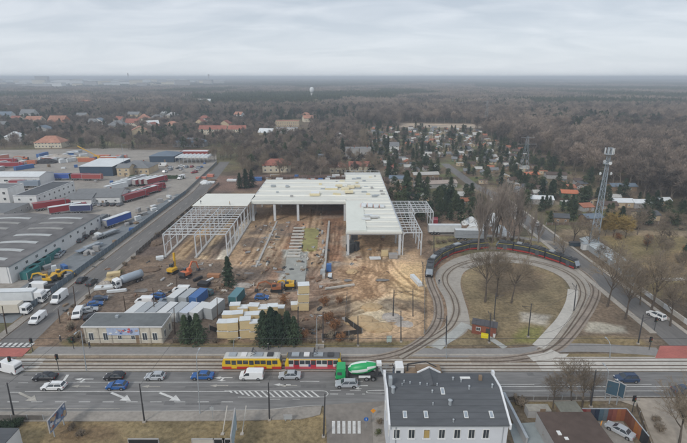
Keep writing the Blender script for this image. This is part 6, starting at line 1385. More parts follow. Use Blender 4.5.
for i in range(34):
    px, py = RS.uniform(0, 130), RS.uniform(156, 172)
    if 38 < px < 135 and py > 163: py -= 9
    c, lab = RS.choice(((orange_roof, 'orange'), (white_sheet, 'white'), (rsd, 'red'), (grey_wall, 'grey'), (cbl, 'blue'), (galv, 'silver'))); x, y = G(px, py)
    container(0, 0, RS.choice((0, 5, 90, 60)), RS.choice((6, 8, 12)), c, c if RS.random() < .6 else white_sheet, lab + ' container or trailer body far off in the haulage yard', lab + ' containers in the far haulage yard', 2.7, 0, (x, y))

RS = random.Random(99)
for i in range(60):
    if i < 26: x, y = RS.uniform(-97.5, -88), RS.uniform(112, 236)
    elif i < 34: x, y = RS.uniform(-86.8, -86.2), RS.uniform(112, 230)
    else: x, y = RS.uniform(-215, -98), RS.uniform(236, 330)
    c, lab = RS.choice(((wood, 'brown'), (white_sheet, 'white'), (cbl, 'blue'), (grey_wall, 'grey'), (dark_metal, 'dark')))
    if i >= 34 and (-160 < x < -108 and y < 262): continue
    r = thing('pallet_stack', lab + ' stack of pallets and goods in the left yard', 'stack', (x, y, .03), RS.uniform(0, 3), lab + ' goods stacks in the left yard'); w__, d__ = RS.uniform(1.2, 3.4), RS.uniform(1, 1.8)
    for k in range(RS.choice((1, 2, 3))): MB().box(RS.uniform(-.1, .1), 0, .12 + k * .62, w__ * RS.uniform(.85, 1), d__, .55).build('load', c, r)
    MB().box(0, 0, 0, w__, d__, .12).build('pallet', wood, r)
# ------------------------------------------------------------------ people
def person_meshes():
    def skin(name, pts, edges, rad, m, flat=False):
        me = bpy.data.meshes.new(name); me.from_pydata(pts, edges, []); me.update(); o = link(name, me)
        md = o.modifiers.new('skin', 'SKIN'); 
        for v, r_ in zip(me.skin_vertices[0].data, rad): v.radius = (r_, r_ * .8)
        me.skin_vertices[0].data[0].use_root = True; o.modifiers.new('sub', 'SUBSURF').levels = 1
        dg = bpy.context.evaluated_depsgraph_get(); m2 = bpy.data.meshes.new_from_object(o.evaluated_get(dg)); bpy.data.objects.remove(o); m2.name = name
        m2.materials.clear(); m2.materials.append(m); return m2
    P_ = [(0, 0, .95), (0, 0, 1.15), (0, 0, 1.40), (0, 0, 1.52), (0, .02, 1.62), (0, .03, 1.72), (-.10, 0, .88), (-.12, .05, .50), (-.13, -.02, .08), (-.13, .14, .03), (.10, 0, .88), (.12, -.06, .50), (.13, -.12, .08), (.13, .04, .03), (-.20, 0, 1.40), (-.27, .0, 1.13), (-.26, .12, .90), (.20, 0, 1.40), (.27, .0, 1.13), (.26, .12, .90)]
    E_ = [(0, 1), (1, 2), (2, 3), (3, 4), (4, 5), (0, 6), (6, 7), (7, 8), (8, 9), (0, 10), (10, 11), (11, 12), (12, 13), (2, 14), (14, 15), (15, 16), (2, 17), (17, 18), (18, 19)]
    Rr = [.15, .15, .16, .06, .095, .08, .10, .075, .05, .045, .10, .075, .05, .045, .07, .05, .04, .07, .05, .04]
    body = skin('body', P_, E_, Rr, paint('trousers_dark', (.05, .055, .07), .9))
    ji = [0, 1, 2, 14, 15, 16, 17, 18, 19]; mp_ = {a: i for i, a in enumerate(ji)}
    jk = skin('jacket', [P_[i] for i in ji], [(mp_[a], mp_[b]) for a, b in E_ if a in mp_ and b in mp_], [.185, .18, .19, .095, .07, .06, .095, .07, .06], paint('jacket_hi', (.60, .30, .03), .8))
    return body, jk
bodym, jackm = person_meshes()
headm = MB().lathe([(.04, -.14), (.085, -.07), (.10, 0), (.09, .08), (.04, .13)], 10).mesh('head', paint('skin_tone', (.42, .26, .19), .6), True); helm = MB().lathe([(.115, 0), (.11, .06), (.07, .12), (.02, .14)], 10).mesh('helmet', lamp_m, True)
def person(px, py, ang, label, jc, z=0):
    x, y = G(px, py, z); r = thing('person', label, 'person', (x, y, z), math.radians(ang)); link('body', bodym, r); j = jackm.copy(); j.materials[0] = jc; link('jacket', j, r); link('head', headm, r, (0, .02, 1.66)); link('helmet', helm, r, (0, .02, 1.70)); return r
hi, dj = paint('jacket_hi', (.60, .30, .03)), paint('jacket_dark', (.04, .045, .06))
person(256, 229, 30, 'worker in a dark jacket and helmet left of the pits in the depot opening', dj); person(268.5, 350, 90, 'person in a dark jacket walking on the path above the yellow tram', dj); person(439, 284, 180, 'person in dark clothes standing between the loop tracks', dj); person(201, 204, 0, 'worker standing on the white deck, left one', dj, 9.0); person(230, 205, 90, 'worker standing on the white deck, right one', hi, 9.0)
person(275, 287, 0, 'worker in an orange jacket beside the rust-coloured excavator', hi); person(90, 348, 90, 'person in dark clothes on the path left of the pavilion', dj); person(61, 342, 90, 'person in dark clothes near the left crossing', dj)
# ------------------------------------------------------------------ vegetation
def branches(seed, Ht, spread, lv, up=.55, r0=None, kids=(5, 4, 4, 3), trunk=.28):
    R = random.Random(seed); seg = []; tips = []
    def grow(p, d, L, r, l):
        n = 3 if l < 2 else 2; q = p; dd = d
        pts = [p]
        for i in range(n):
            dd = (dd + Vector((R.uniform(-1, 1), R.uniform(-1, 1), R.uniform(-.3, .6) * up)) * (.10 if l == 0 else .22)).normalized(); q2 = q + dd * L / n
            seg.append((q, q2, r * (1 - .28 * i), r * (1 - .28 * (i + 1)), l)); q = q2; pts.append(q)
        if l >= lv: tips.append((q, dd)); return
        k = kids[l] + (R.random() < .5); a0 = R.uniform(0, 6.28)
        for i in range(k):
            t = R.uniform(trunk if l == 0 else .3, 1); idx = min(n - 1, int(t * n)); base = pts[idx].lerp(pts[idx + 1], t * n - idx) if t < 1 else q
            a = a0 + i * 2.4 + R.uniform(-.4, .4); ax = dd.orthogonal().normalized(); bx = dd.cross(ax); el = R.uniform(.45, .95) * spread
            nd = (dd * math.cos(el) + (ax * math.cos(a) + bx * math.sin(a)) * math.sin(el) + Vector((0, 0, .18 * up))).normalized()
            grow(base, nd, L * R.uniform(.48, .72) * (1.15 - .35 * t if l == 0 else 1), r * .52, l + 1)
        grow(q, dd, L * .55, r * .45, l + 1)
    grow(Vector((0, 0, -.1)), Vector((0, 0, 1)), Ht * .52, r0 or Ht * .020, 0); return seg, tips, R
def tree_mesh(seed, Ht, spread=1, lv=3, twigs=6, tl=.9, tw=.035, bk=None, tm=None, up=.55, kids=(5, 4, 4, 3), trunk=.28, r0=None):
    seg, tips, R = branches(seed, Ht, spread, lv, up, r0, kids, trunk); t = MB(); c = MB()
    top = max(p[1].z for p in seg)
    for a, b, ra, rb, l in seg: (t if l <= 1 else c).cyl(a, b, max(ra, .02), max(rb, .015), 5 if l == 0 else 4 if l == 1 else 3, False)
    for p, d in tips:
        for i in range(twigs):
            dd = (d + Vector((R.uniform(-1, 1), R.uniform(-1, 1), R.uniform(-.5, 1) * up)) * .9).normalized(); L_ = tl * R.uniform(.5, 1.2); s = dd.orthogonal().normalized(); s = (s * math.cos(i * 1.3) + dd.cross(s) * math.sin(i * 1.3)) * tw
            b0 = p - d * R.uniform(0, tl * .8); c.add([b0 - s, b0 + s, b0 + dd * L_], [(0, 1, 2)])
            e = dd.cross(s).normalized(); dd2 = (dd + e * R.choice((-.7, .7))).normalized(); b1 = b0 + dd * L_ * .4; c.add([b1 - s * .8, b1 + s * .8, b1 + dd2 * L_ * .7], [(0, 1, 2)])
    k = Ht / top
    for m in (t, c): m.v = [(x * k, y * k, z * k) for x, y, z in m.v]
    return t.mesh('trunk', bk or bark), c.mesh('crown', tm or twig)
def conifer_mesh(seed, Ht, rad, n=620, m=needle, sh=1.0, base=.08, leaf=.55):
    R = random.Random(seed); t = MB().cyl((0, 0, -.1), (0, 0, Ht * .96), Ht * .018 + .06, .03, 6, False); c = MB()
    for i in range(n):
        f = R.random() ** .8; z = Ht * (base + (1 - base) * f); lay = .80 + .28 * math.sin(z * 5.0 / leaf * .5 + seed); a = R.uniform(0, 2 * PI); wl = int(z / (leaf * 1.5)); rr = (rad * (1 - f) ** sh + .10) * lay * (.68 + .66 * abs(math.sin(a * (2.5 + wl % 2) + wl * 1.9 + seed)) * (.75 + .35 * math.sin(wl * 5.3 + a + seed))); q = rr * (R.random() ** .4)
        d = Vector((math.cos(a), math.sin(a), 0)); p = d * q; p.z = z - .12 * q; s = Vector((-d.y, d.x, 0)) * leaf * R.uniform(.25, .5); L_ = leaf * R.uniform(.6, 1.3); o = d * L_ + Vector((0, 0, R.uniform(-.45, .25) * L_))
        c.add([p - s, p + s * R.uniform(.5, 1), p + o, ], [(0, 1, 2)]); c.add([p - s * .7 + Vector((0, 0, .1)), p + o * .8 + Vector((0, 0, -.2)), p + s * .9 + Vector((0, 0, R.uniform(0, .3)))], [(0, 1, 2)])
    return t.mesh('trunk', bark_dark), c.mesh('crown', m)
def bush_mesh(seed, Ht, rad, n, m, leaf=.3, stems=7):
    R = random.Random(seed); t = MB(); c = MB(); lob = [(Vector((R.uniform(-.55, .55) * rad, R.uniform(-.55, .55) * rad, Ht * R.uniform(.35, .7))), rad * R.uniform(.35, .7)) for _ in range(6)]
    for i in range(stems): a = R.uniform(0, 6.3); l = R.uniform(.4, .9); t.cyl((0, 0, -.05), (rad * .7 * math.cos(a) * l, rad * .7 * math.sin(a) * l, Ht * R.uniform(.5, .95)), .05, .02, 4, False)
    for i in range(n):
        o, r_ = R.choice(lob); d = Vector((R.gauss(0, 1), R.gauss(0, 1), R.gauss(0, 1))).normalized(); p = o + d * r_ * R.random() ** .4; p.z = max(.1, p.z); u = Vector((R.gauss(0, 1), R.gauss(0, 1), R.gauss(0, 1))).normalized() * leaf; v = u.cross(d).normalized() * leaf * .45
        c.add([p - u * .5 - v * .5, p + v * .5, p + u, ], [(0, 1, 2)])
    return t.mesh('stem', bark_dark), c.mesh('foliage', m)
BT = [tree_mesh(i, 13 + i, .95, 3, 7, 1.0, .045, (bark, bark_pale, bark_dark)[i % 3]) for i in range(5)]
BTF = [tree_mesh(20 + i, 14, .9, 3, 6, 1.5, .08, bark_pale, twig_forest, kids=(5, 4, 3, 3)) for i in range(4)]
BIG = [tree_mesh(40 + i, 13, .92, 4, 4, .85, .022, bark, twig, kids=(6, 4, 3, 1), trunk=.35, r0=.27) for i in range(4)]
POP = [tree_mesh(60 + i, 22, .30, 3, 4, 1.4, .035, bark_pale, twig_pop, up=1.6, kids=(9, 4, 3, 3), trunk=.10) for i in range(3)]
WIL = [tree_mesh(70, 8, 1.1, 3, 9, 1.2, .05, bark, twig_yellow)]
FIR = [conifer_mesh(1 + i, 9, 2.4 + .25 * i, 1500, needle, .85, .03, .55) for i in range(3)]
SPR = [conifer_mesh(11 + i, 10, 2.8, 520, needle_f, .8, .08, .95) for i in range(3)]
PIN = [conifer_mesh(31 + i, 9, 3.6, 520, needle_f, .35, .18, 1.0) for i in range(3)]
def nomats(o): return o
def bmesh_of(seed, *a): return bush_mesh(seed, *a)
BU = {'green': [bush_mesh(5 + i, 1.8, 1.5, 420, shrub_g, .34) for i in range(2)], 'rust': [bush_mesh(9 + i, 3.0, 2.0, 700, twig_rust, .36) for i in range(2)], 'brown': [bush_mesh(15 + i, 2.2, 1.7, 460, twig, .40) for i in range(2)], 'dark': [bush_mesh(25 + i, 1.6, 1.6, 700, needle, .30) for i in range(2)]}
TR = random.Random(77)
def tree(name, src, x, y, s, label, cat='tree', group=None, z=0, sz=None, pn=('trunk', 'crown')):
    t, c = src; r = thing(name, label, cat, (x, y, z), TR.uniform(0, 6.28), group); r.scale = (s, s, sz or s); link(pn[0], t, r); link(pn[1], c, r); return r
def bush(kind, px, py, s, label, group=None, i=0): return tree('shrub', BU[kind][i % 2], *G(px, py), s, label, 'shrub', group, pn=('stem', 'foliage'))
# named near trees
for i, (px, py, h, lab) in enumerate(((607, 307, 17, 'bare dark tree nearest the loop on the strip by the right street'), (625, 319, 15.5, 'bare dark tree on the strip between path and right street'), (650.5, 312, 17.5, 'broad bare tree standing above the white parked car'), (670, 326, 14, 'bare tree at the right edge behind the white wall'), (640, 305, 11, 'slender bare tree beyond the right street kerb'),
        (485, 302, 18, 'bare tree with many stems at the left of the loop lawn'), (497, 297, 15, 'small bare tree in the middle of the loop lawn'), (511, 303, 15, 'bare tree right of the pair in the loop lawn'), (571, 408, 10.5, 'bare tree behind the panel fence, left one'), (582, 407, 10.5, 'bare tree behind the panel fence, right one'), (553, 408, 7.5, 'thin bare tree left of the small mossy shed'),
        (679, 447, 13, 'large bare tree in the lower right corner'), (563, 262, 11, 'bare tree beyond the right curve of the loop'), (622, 283, 10, 'bare tree in front of the long ribbed shed'), (634, 286, 8, 'low bare tree at the end of the long ribbed shed'), (590, 402, 6, 'small bare tree on the grass beside the catenary mast'), (656, 283, 9, 'bare tree in the field beyond the white wall'), (687, 300, 10, 'bare tree at the far right behind the white wall'))):
    tree('bare_tree', BIG[i % 4], *G(px, py), h / 13, lab)
for i, (px, py, h) in enumerate(((478, 250, 23), (484, 246, 21), (492, 243, 22), (500, 242, 24), (507, 246, 23), (513, 240, 22), (518, 244, 20), (480, 238, 25), (496, 237, 24), (530, 247, 15), (538, 243, 12))):
    tree('poplar', POP[i % 3], *G(px, py), h / 22 * .92, 'tall bare pale-twigged poplar behind the loop, one of the row' if i < 9 else 'shorter pale-twigged poplar right of the poplar row', 'tree', 'tall poplars behind the loop' if i < 9 else 'shorter poplars by the right street', sz=h / 22)
for i, (px, py, h, lab) in enumerate(((229, 286, 9.5, 'lone dark fir standing in the mud of the building site'), (186.5, 342, 7.2, 'dark fir right of the pavilion, left of its pair'), (198.5, 342, 7.6, 'dark fir right of the pavilion, right of its pair'), (192, 338, 6, 'small dark fir behind the pair by the pavilion'), (264, 343, 8.5, 'dark fir at the left end of the fir group'), (272, 342, 9.2, 'second dark fir of the group by the timber packs'), (280, 343, 7.6, 'third dark fir of the group'), (288, 342, 8.2, 'fourth dark fir of the group'), (294.5, 343, 7, 'dark fir at the right end of the fir group'), (277, 337, 7, 'dark fir behind the middle of the fir group'),
        (246, 188, 11, 'dark fir behind the decked bays, left'), (252, 187, 10, 'dark fir behind the decked bays, middle'), (240, 188.5, 9, 'dark fir behind the decked bays, farthest left'), (685, 258, 6, 'dark fir at the right edge of the far field'))):
    tree('fir_tree', FIR[i % 3], *G(px, py), h / 9 * (1.0 if i else .9), lab, sz=h / 9)
tree('fir_tree', FIR[1], *G(406, 200), 1.9, 'large dark spruce at the corner of the allotments behind the right wing', sz=1.7); tree('fir_tree', FIR[2], *G(418, 198), 1.6, 'second dark spruce behind the right wing', sz=1.5)
tree('willow', WIL[0], *G(613, 237), 1.25, 'yellow-twigged willow right of the lattice mast'); tree('willow', WIL[0], *G(625, 238), 1.1, 'yellow-twigged willow right of the first')
tree('willow', WIL[0], *G(605, 236), .9, 'low yellow-twigged willow behind the lattice mast')
for i, (px, py, s, k) in enumerate(((288, 330, .8, 'rust'), (303, 338, .9, 'rust'), (312, 342, .7, 'brown'), (327, 322, 1.1, 'rust'), (334, 330, 1.0, 'rust'), (331, 338, .9, 'brown'), (340, 341, .8, 'rust'), (318, 330, .8, 'brown'), (284, 304, 1.0, 'rust'), (325, 306, 1.0, 'rust'), (340, 303, .7, 'rust'), (78, 338, .8, 'brown'), (73, 330, .9, 'brown'), (84, 343, .5, 'brown'), (352, 341, .6, 'brown'), (71, 342, .7, 'dark'), (174, 343, .6, 'brown'), (216, 343, .6, 'brown'), (232, 343, .5, 'green'))):
    bush(k, px, py, s, 'rust-leaved shrub on the waste ground beyond the path' if k == 'rust' else {'brown': 'bare brown shrub on the verge beyond the path', 'dark': 'dark evergreen shrub near the left crossing', 'green': 'small greenish shrub by the timber packs'}[k], {'rust': 'rust-leaved shrubs', 'brown': 'bare brown shrubs on the verge'}.get(k), i)
for i in range(6): bush('dark', 2 + i * 2.9, 428 - i % 2, .8, 'dark green hedge bush at the lower left corner', 'hedge bushes at the lower left corner', i)
for i, (px, py, s, k) in enumerate(((516, 405, .9, 'brown'), (522, 407, .8, 'brown'), (541, 424, .7, 'brown'), (548, 428, .8, 'brown'), (549, 436, .9, 'brown'), (379, 424, .5, 'brown'), (378, 434, .5, 'green'), (500, 403, .5, 'green'), (654, 420, .6, 'brown'), (660, 432, .7, 'brown'), (70, 430, .6, 'brown'), (82, 436, .6, 'brown'))): bush(k, px, py, s, 'scrubby %s shrub along the bottom of the view' % {'brown': 'bare brown', 'green': 'greenish'}[k], 'scrubby %s shrubs along the bottom' % k, i)
for i in range(24):
    x = -73.0 + TR.uniform(-.8, 1.6); y = 112 + i * 5.8; tree('shrub', BU[TR.choice(('brown', 'brown', 'green'))][i % 2], x, y, TR.uniform(.4, .9), 'scrubby roadside shrub along the left street', 'shrub', 'roadside shrubs along the left street', pn=('stem', 'foliage'))
for i in range(22):
    x, y = G(433 + i * 6.2, 247 - 3.0 * math.sin(i / 21 * PI) + TR.uniform(-1, 1) + (i > 15) * (i - 15) * 2.2); tree('shrub', BU['brown'][i % 2], x, y + 3, TR.uniform(.5, .9), 'bare brown shrub behind the curve of the loop', 'shrub', 'bare shrubs behind the loop', pn=('stem', 'foliage'))
for i in range(26):
    x, y = 96 + TR.uniform(-4, 55), 150 + TR.uniform(-28, 55); tree('shrub', BU[TR.choice(('brown', 'green', 'brown', 'rust'))][i % 2], x, y, TR.uniform(.5, 1.1), 'field shrub in the dry grass right of the ribbed shed', 'shrub', 'shrubs in the dry field', pn=('stem', 'foliage'))
for i in range(9): tree('bare_tree', BT[i % 5], 100 + i * 7 + TR.uniform(-2, 2), 182 + TR.uniform(-3, 8), TR.uniform(.35, .6), 'small bare tree along the fence before the right allotments', 'tree', 'small bare trees before the right allotments')

for i in range(22): tree('bare_tree', BT[i % 5], 104 + TR.uniform(0, 52), TR.uniform(118, 182), TR.uniform(.4, .8), 'bare tree in the dry field right of the ribbed shed', 'tree', 'bare trees in the dry field')
for i in range(8): tree('bare_tree', BT[i % 5], 87.5 + TR.uniform(-.5, 1.5), 104 + i * 8.5, TR.uniform(.45, .8), 'bare tree in the row behind the right street kerb', 'tree', 'bare trees behind the right street')
# ------------------------------------------------------------------ houses and allotments in the middle distance
occ = []
ROOFS = {'red_tile': mat('red_tile_far', (.30, .12, .09), .9, var=.3, scale=.5), 'salmon_tile': mat('salmon_far', (.40, .20, .14), .9, var=.3, scale=.5)}
def far_house(px, py, w, d, h, wall, roof, kind, rh, label, rz=0, win=2, ch=True):
    x, y = G(px, py); far = py < 165; q = .95 if far else .8; occ.append((x, y, max(w, d) * (.6 if far else .42))); occ.append((x - x / y * w * .5, y - w * .55, w * .35)) if far else None; return building('house', label, 'house', x, y, rz, w * (.68 if far else .82), d * .75, h * q, wall, ROOFS.get(roof.name, roof), kind, rh * (.9 if far else .7), ((0, max(2, int(w / 4)), 1.0, 1.2, 1.3),) + (((0, max(2, int(w / 4)), 3.8, 1.2, 1.3),) if win > 1 else ()), None, ch)
far_house(277, 171, 22, 14, 6, cream_wall, red_roof, 'hip', 5, 'large cream villa with a red hipped roof behind the depot', 4, 2)
far_house(338, 172, 13, 11, 5, cream_wall, red_roof, 'hip', 4, 'cream house with a red roof left of the long red-roofed one'); far_house(360, 171, 18, 10, 5, cream_wall, red_roof, 'gx', 3.4, 'long house with a bright red roof above the right wing')
far_house(352, 158, 15, 12, 8, grey_wall, grey_roof, 'flat', 1, 'pale grey flat apartment block, left of two', 0); far_house(365, 158, 13, 12, 8, grey_wall, grey_roof, 'flat', 1, 'pale grey flat apartment block, right of two', 0)
far_house(391, 173, 9, 8, 4, cream_wall, red_roof, 'hip', 3, 'small house with a bright red roof at the allotment corner'); far_house(323, 163, 9, 8, 4, white_wall, blue_roof, 'gx', 3, 'small white house with blue roof among the woods')
far_house(53, 147, 34, 20, 5, cream_wall, salmon_roof, 'hip', 6, 'wide house with a salmon tiled roof behind the haulage yard', 3); far_house(17, 141, 22, 16, 5, white_wall, white_sheet, 'hip', 5, 'white house with a pale roof at the far left'); far_house(8, 120, 26, 18, 7, white_wall, blue_roof, 'gx', 6, 'white far house with pale blue roof at the left edge'); far_house(30, 118, 30, 20, 7, white_wall, grey_roof, 'gx', 7, 'far white house with pointed grey roof'); far_house(13, 112, 32, 22, 8, white_wall, blue_roof, 'gx', 7, 'farther white house with blue roof near the left edge')
far_house(60, 126, 30, 20, 8, salmon_roof, salmon_roof, 'gx', 6, 'far reddish brick house among trees'); far_house(36, 124, 30, 18, 6, cream_wall, salmon_roof, 'gx', 5, 'far cream house with tan roof'); far_house(94, 128, 12, 12, 8, white_wall, grey_roof, 'gx', 4, 'small far white house left of the grey hipped one'); far_house(119, 130, 30, 18, 6, grey_wall, grey_roof, 'hip', 6, 'far house with a grey hipped roof'); far_house(134, 127, 24, 15, 6, cream_wall, red_roof, 'gx', 5, 'far house with a long red roof'); far_house(145, 123, 20, 15, 7, cream_wall, salmon_roof, 'hip', 6, 'far house with a bright orange pyramid roof'); far_house(158, 122, 26, 16, 6, grey_wall, grey_roof, 'hip', 5, 'far grey-roofed house right of the orange one'); far_house(173, 119, 24, 16, 6, cream_wall, grey_wall, 'hip', 5, 'far tan-roofed house beside the grey one')
far_house(214, 134, 44, 14, 6, cream_wall, red_roof, 'gx', 4, 'long low building with a dark red roof, left of two'); far_house(238, 134, 28, 14, 6, cream_wall, red_roof, 'gx', 4, 'long low building with a dark red roof, right of two'); far_house(288, 126, 44, 18, 7, tan_wall, red_roof, 'flat', 1, 'wide tan block with reddish roof in the far woods'); far_house(287, 133, 34, 14, 6, white_wall, grey_roof, 'flat', 1, 'pale low block in front of the wide tan block')
far_house(233, 133, 12, 12, 6, white_wall, white_sheet, 'gx', 3, 'small white house beside the long red roofs'); far_house(394, 151, 11, 9, 5, white_wall, grey_roof, 'gx', 3, 'small pale house above the allotments'); far_house(205, 106, 40, 22, 9, white_wall, white_sheet, 'gx', 7, 'far white church-like building in the woods'); far_house(218, 108, 36, 20, 8, white_wall, grey_roof, 'flat', 1, 'far white block right of the church-like building'); far_house(88, 105, 34, 14, 7, cream_wall, salmon_roof, 'gx', 5, 'far small house on the pale clearing')
# pale water tower rising above the woods
x, y = G(312, 101); r = thing('water_tower', 'white round water tower standing above the far woods', 'tower', (x, y, 0)); r.scale = (.66, .66, .85); MB().cyl((0, 0, 0), (0, 0, 26), 5, 4.5, 14).build('shaft', white_wall, r); MB().lathe([(5, 24), (8.5, 29), (8.5, 37), (6, 40), (1, 41)], 18).build('tank', white_sheet, r, smooth=True); occ.append((x, y, 30))
for px, py, hh, lab in ((523, 178, 26, 'grey lattice power pylon among the right allotments'), (485, 130, 34, 'farther lattice power pylon before the woods')):
    x, y = G(px, py); r = thing('power_pylon', lab, 'pylon', (x, y, 0)); occ.append((x, y, 6))
    for sx in (-1, 1):
        for sy in (-1, 1): MB().bar((sx * 2.4, sy * 2.4, 0), (sx * .4, sy * .4, hh), .11).build('leg', mast_m, r)
    z = 0; m = MB()
    while z < hh - 2:
        a, b = 2.4 - 2 * z / hh, 2.4 - 2 * (z + 3) / hh
        for (ux, uy), (vx, vy) in (((-1, -1), (1, -1)), ((1, -1), (1, 1)), ((1, 1), (-1, 1)), ((-1, 1), (-1, -1))): m.bar((ux * a, uy * a, z), (vx * b, vy * b, z + 3), .06)
        z += 3
    m.build('lattice', mast_m, r)
    for zc, wc in ((hh - 1, 4), (hh - 5, 6)): MB().bar((-wc, 0, zc), (wc, 0, zc), .14).build('cross_arm', galv, r)
# far town at the left of the horizon
FR = random.Random(31)
for i in range(120):
    yy = FR.uniform(2500, 5600); px = FR.uniform(-10, 240); x = (px - CX) / F * yy * 1.05; hh = FR.choice((22, 26, 30, 36, 42)); ww = FR.uniform(30, 110); dd = FR.uniform(14, 30)
    g_, wl_ = FR.choice((('white', white_sheet), ('white', white_sheet), ('cream', cream_wall), ('pale grey', grey_wall)))
    b = thing('apartment_block', g_ + ' apartment block of the distant town on the left horizon', 'building', (x, yy, 0), FR.uniform(-.4, .4), 'distant %s apartment blocks' % g_)
    MB().box(0, 0, 0, ww, dd, hh).build('wall', wl_, b); MB().box(0, 0, hh, ww + 1, dd + 1, 1.2).build('roof', grey_roof, b)
x, yy = (64 - CX) / F * 3500, 3400; b = thing('tower_block', 'wide dark tower block standing out on the left horizon', 'building', (x, yy, 0)); MB().box(0, 0, 0, 85, 30, 64).build('wall', grey_wall, b); MB().box(0, 0, 64, 87, 32, 2).build('roof', grey_roof, b)
for px, yy, hh, lab in ((221, 5200, 85, 'dark chimney tower on the left horizon'), (148, 6800, 110, 'thin pale chimney left of the dark one on the horizon')):
    b = thing('chimney_tower', lab, 'chimney', ((px - CX) / F * yy * 1.05, yy, 0)); MB().cyl((0, 0, 0), (0, 0, hh), 10, 6, 12).build('shaft', grey_wall, b); MB().cyl((0, 0, hh), (0, 0, hh + 3), 7, None, 12).build('rim', dark_metal, b)
HR_ = random.Random(61); hk = 0
while hk < 70:
    y = HR_.uniform(440, 1250); x = HR_.uniform(-y * .78, -20 if hk % 4 else y * .05)
    if -105 < x < -65 and y < 450: continue
    if any((x - a) ** 2 + (y - b) ** 2 < (c + 14) ** 2 for a, b, c in occ): continue
    (rf_, rn), wl_ = HR_.choice(((ROOFS['red_tile'], 'red'), (ROOFS['salmon_tile'], 'salmon'), (grey_roof, 'grey'), (brown_roof, 'brown'), (white_sheet, 'pale'), (blue_roof, 'blue-grey'))), HR_.choice((cream_wall, white_wall, tan_wall, grey_wall))
    w_ = HR_.uniform(11, 18); building('house', 'small house with a %s roof half hidden in the woods beyond the haulage yard' % rn, 'house', x, y, HR_.uniform(-30, 30), w_, w_ * .75, HR_.uniform(5, 7.5), wl_, rf_, HR_.choice(('gx', 'hip', 'gy')), 3.6, ((0, 3, 1.2, 1.2, 1.2),), 'small %s-roofed houses beyond the yard' % rn); occ.append((x, y, w_ * .45)); occ.append((x - x / y * 14, y - 14, w_ * .4)); hk += 1
# allotment cabins
AR = random.Random(19); dullp = mat('pale_felt', (.46, .45, .42), .8, var=.2); dullo = mat('rusty_sheet', (.34, .14, .085), .8, var=.25)
roofs = [(grey_roof, 'grey'), (brown_roof, 'brown'), (dullp, 'pale'), (dullo, 'rusty red'), (slate, 'dark'), (brown_roof, 'brown'), (dullp, 'pale')]
walls = [wood, tan_wall, wood, grey_wall, grey_wall, mat('green_boards', (.10, .14, .09), .85, var=.2)]
def cabin(x, y, w, d, h, wl_, rf_, rn, k, rz, label=None, group=None):
    occ.append((x, y, max(w, d) * .8)); return building('allotment_cabin', label or 'small garden cabin with a %s roof among the allotments' % rn, 'cabin', x, y, rz, w, d, h, wl_, rf_, k, 1.2, ((0, 2, .9, .9, .8),), group or ('garden cabins with %s roofs' % rn), over=.3)
for px, py, w, rf_, lab in ((568, 197, 8, orange_roof, 'bright orange roofed cabin in the right allotments'), (540, 203, 11, white_sheet, 'white-roofed cabin left of the bright orange one'), (620, 206, 10, white_sheet, 'cabin with a bright white roof right of the lattice mast'), (640, 207, 8, white_sheet, 'second white-roofed cabin right of the lattice mast'), (645, 219, 9, slate, 'dark-roofed cabin with white edge on the right'), (606, 209, 8, brown_roof, 'brown cabin just right of the lattice mast'), (590, 222, 8, blue_roof, 'cabin with a pointed blue-grey roof left of the lattice mast'),
        (662, 205, 6, white_sheet, 'pale cabin in the right allotments near the wood'), (560, 222, 6, slate, 'low dark cabin left of the mast'), (555, 178, 12, brown_roof, 'long brown cabin near the wood edge'), (530, 178, 9, orange_roof, 'cabin with rusty roof beyond the poplars'), (621, 190, 14, blue_roof, 'long grey-blue cabin by the wood behind the mast'), (435, 187, 24, mat('long_tan', (.36, .30, .26), .8), 'long low pale shed in the allotments behind the right wing'), (425, 178, 16, mat('long_tan2', (.42, .40, .37), .8), 'long pale shed farther in the allotments'), (397, 182, 9, blue_roof, 'blue-grey cabin beside the dark spruces')):
    x, y = G(px, py); cabin(x, y, w, min(w * .7, 6), 2.6, AR.choice(walls), rf_, '', 'gx', AR.uniform(-12, 12), lab, 'singular allotment cabins')
def roadfree(x, y):
    return not (66 < x < 88 and y < 262) and not (66 < x < 80 and y < 345)
n = 0
while n < 270:
    x, y = AR.uniform(24, 152), AR.uniform(205, 560)
    if y < 215 and x < 88: continue
    if x > 140 and y < 330: continue
    if not roadfree(x, y) or any((x - a) ** 2 + (y - b) ** 2 < (c + 2.6) ** 2 for a, b, c in occ): continue
    rf_, rn = AR.choice(roofs); cabin(x, y, AR.uniform(3, 6), AR.uniform(2.6, 4.0), 2.0, AR.choice(walls), rf_, rn, AR.choice(('gx', 'gy', 'flat', 'mono')), AR.uniform(-15, 15)); n += 1
# trees one can tell apart in the middle distance
def free(x, y, c=0): return roadfree(x, y) and not any((x - a) ** 2 + (y - b) ** 2 < (r_ + c) ** 2 for a, b, r_ in occ) and not (-99 < x < -72 and y < 340)
def region(n_, fn, xr, yr, min_d=3.0):
    k = 0; tries = 0
    while k < n_ and tries < n_ * 40:
        tries += 1; x, y = TR.uniform(*xr), TR.uniform(*yr)
        if not free(x, y): continue
        fn(x, y); occ.append((x, y, min_d)); k += 1
def bare(lab, grp, s0, s1): return lambda x, y: tree('bare_tree', BT[TR.randrange(5)], x, y, TR.uniform(s0, s1) * .8, lab, 'tree', grp)
def ever(lab, grp, s0, s1): 
    def f(x, y):
        if TR.random() < .55: tree('spruce_tree', SPR[TR.randrange(3)], x, y, TR.uniform(s0, s1), lab[0], 'tree', grp[0])
        else: tree('pine_tree', PIN[TR.randrange(3)], x, y, TR.uniform(s0, s1) * .85, lab[1], 'tree', grp[1])
    return f
region(34, bare('bare grey-brown tree in the strip just behind the building site', 'bare trees behind the building site', .8, 1.15), (-72, 22), (282, 330), 2.5)
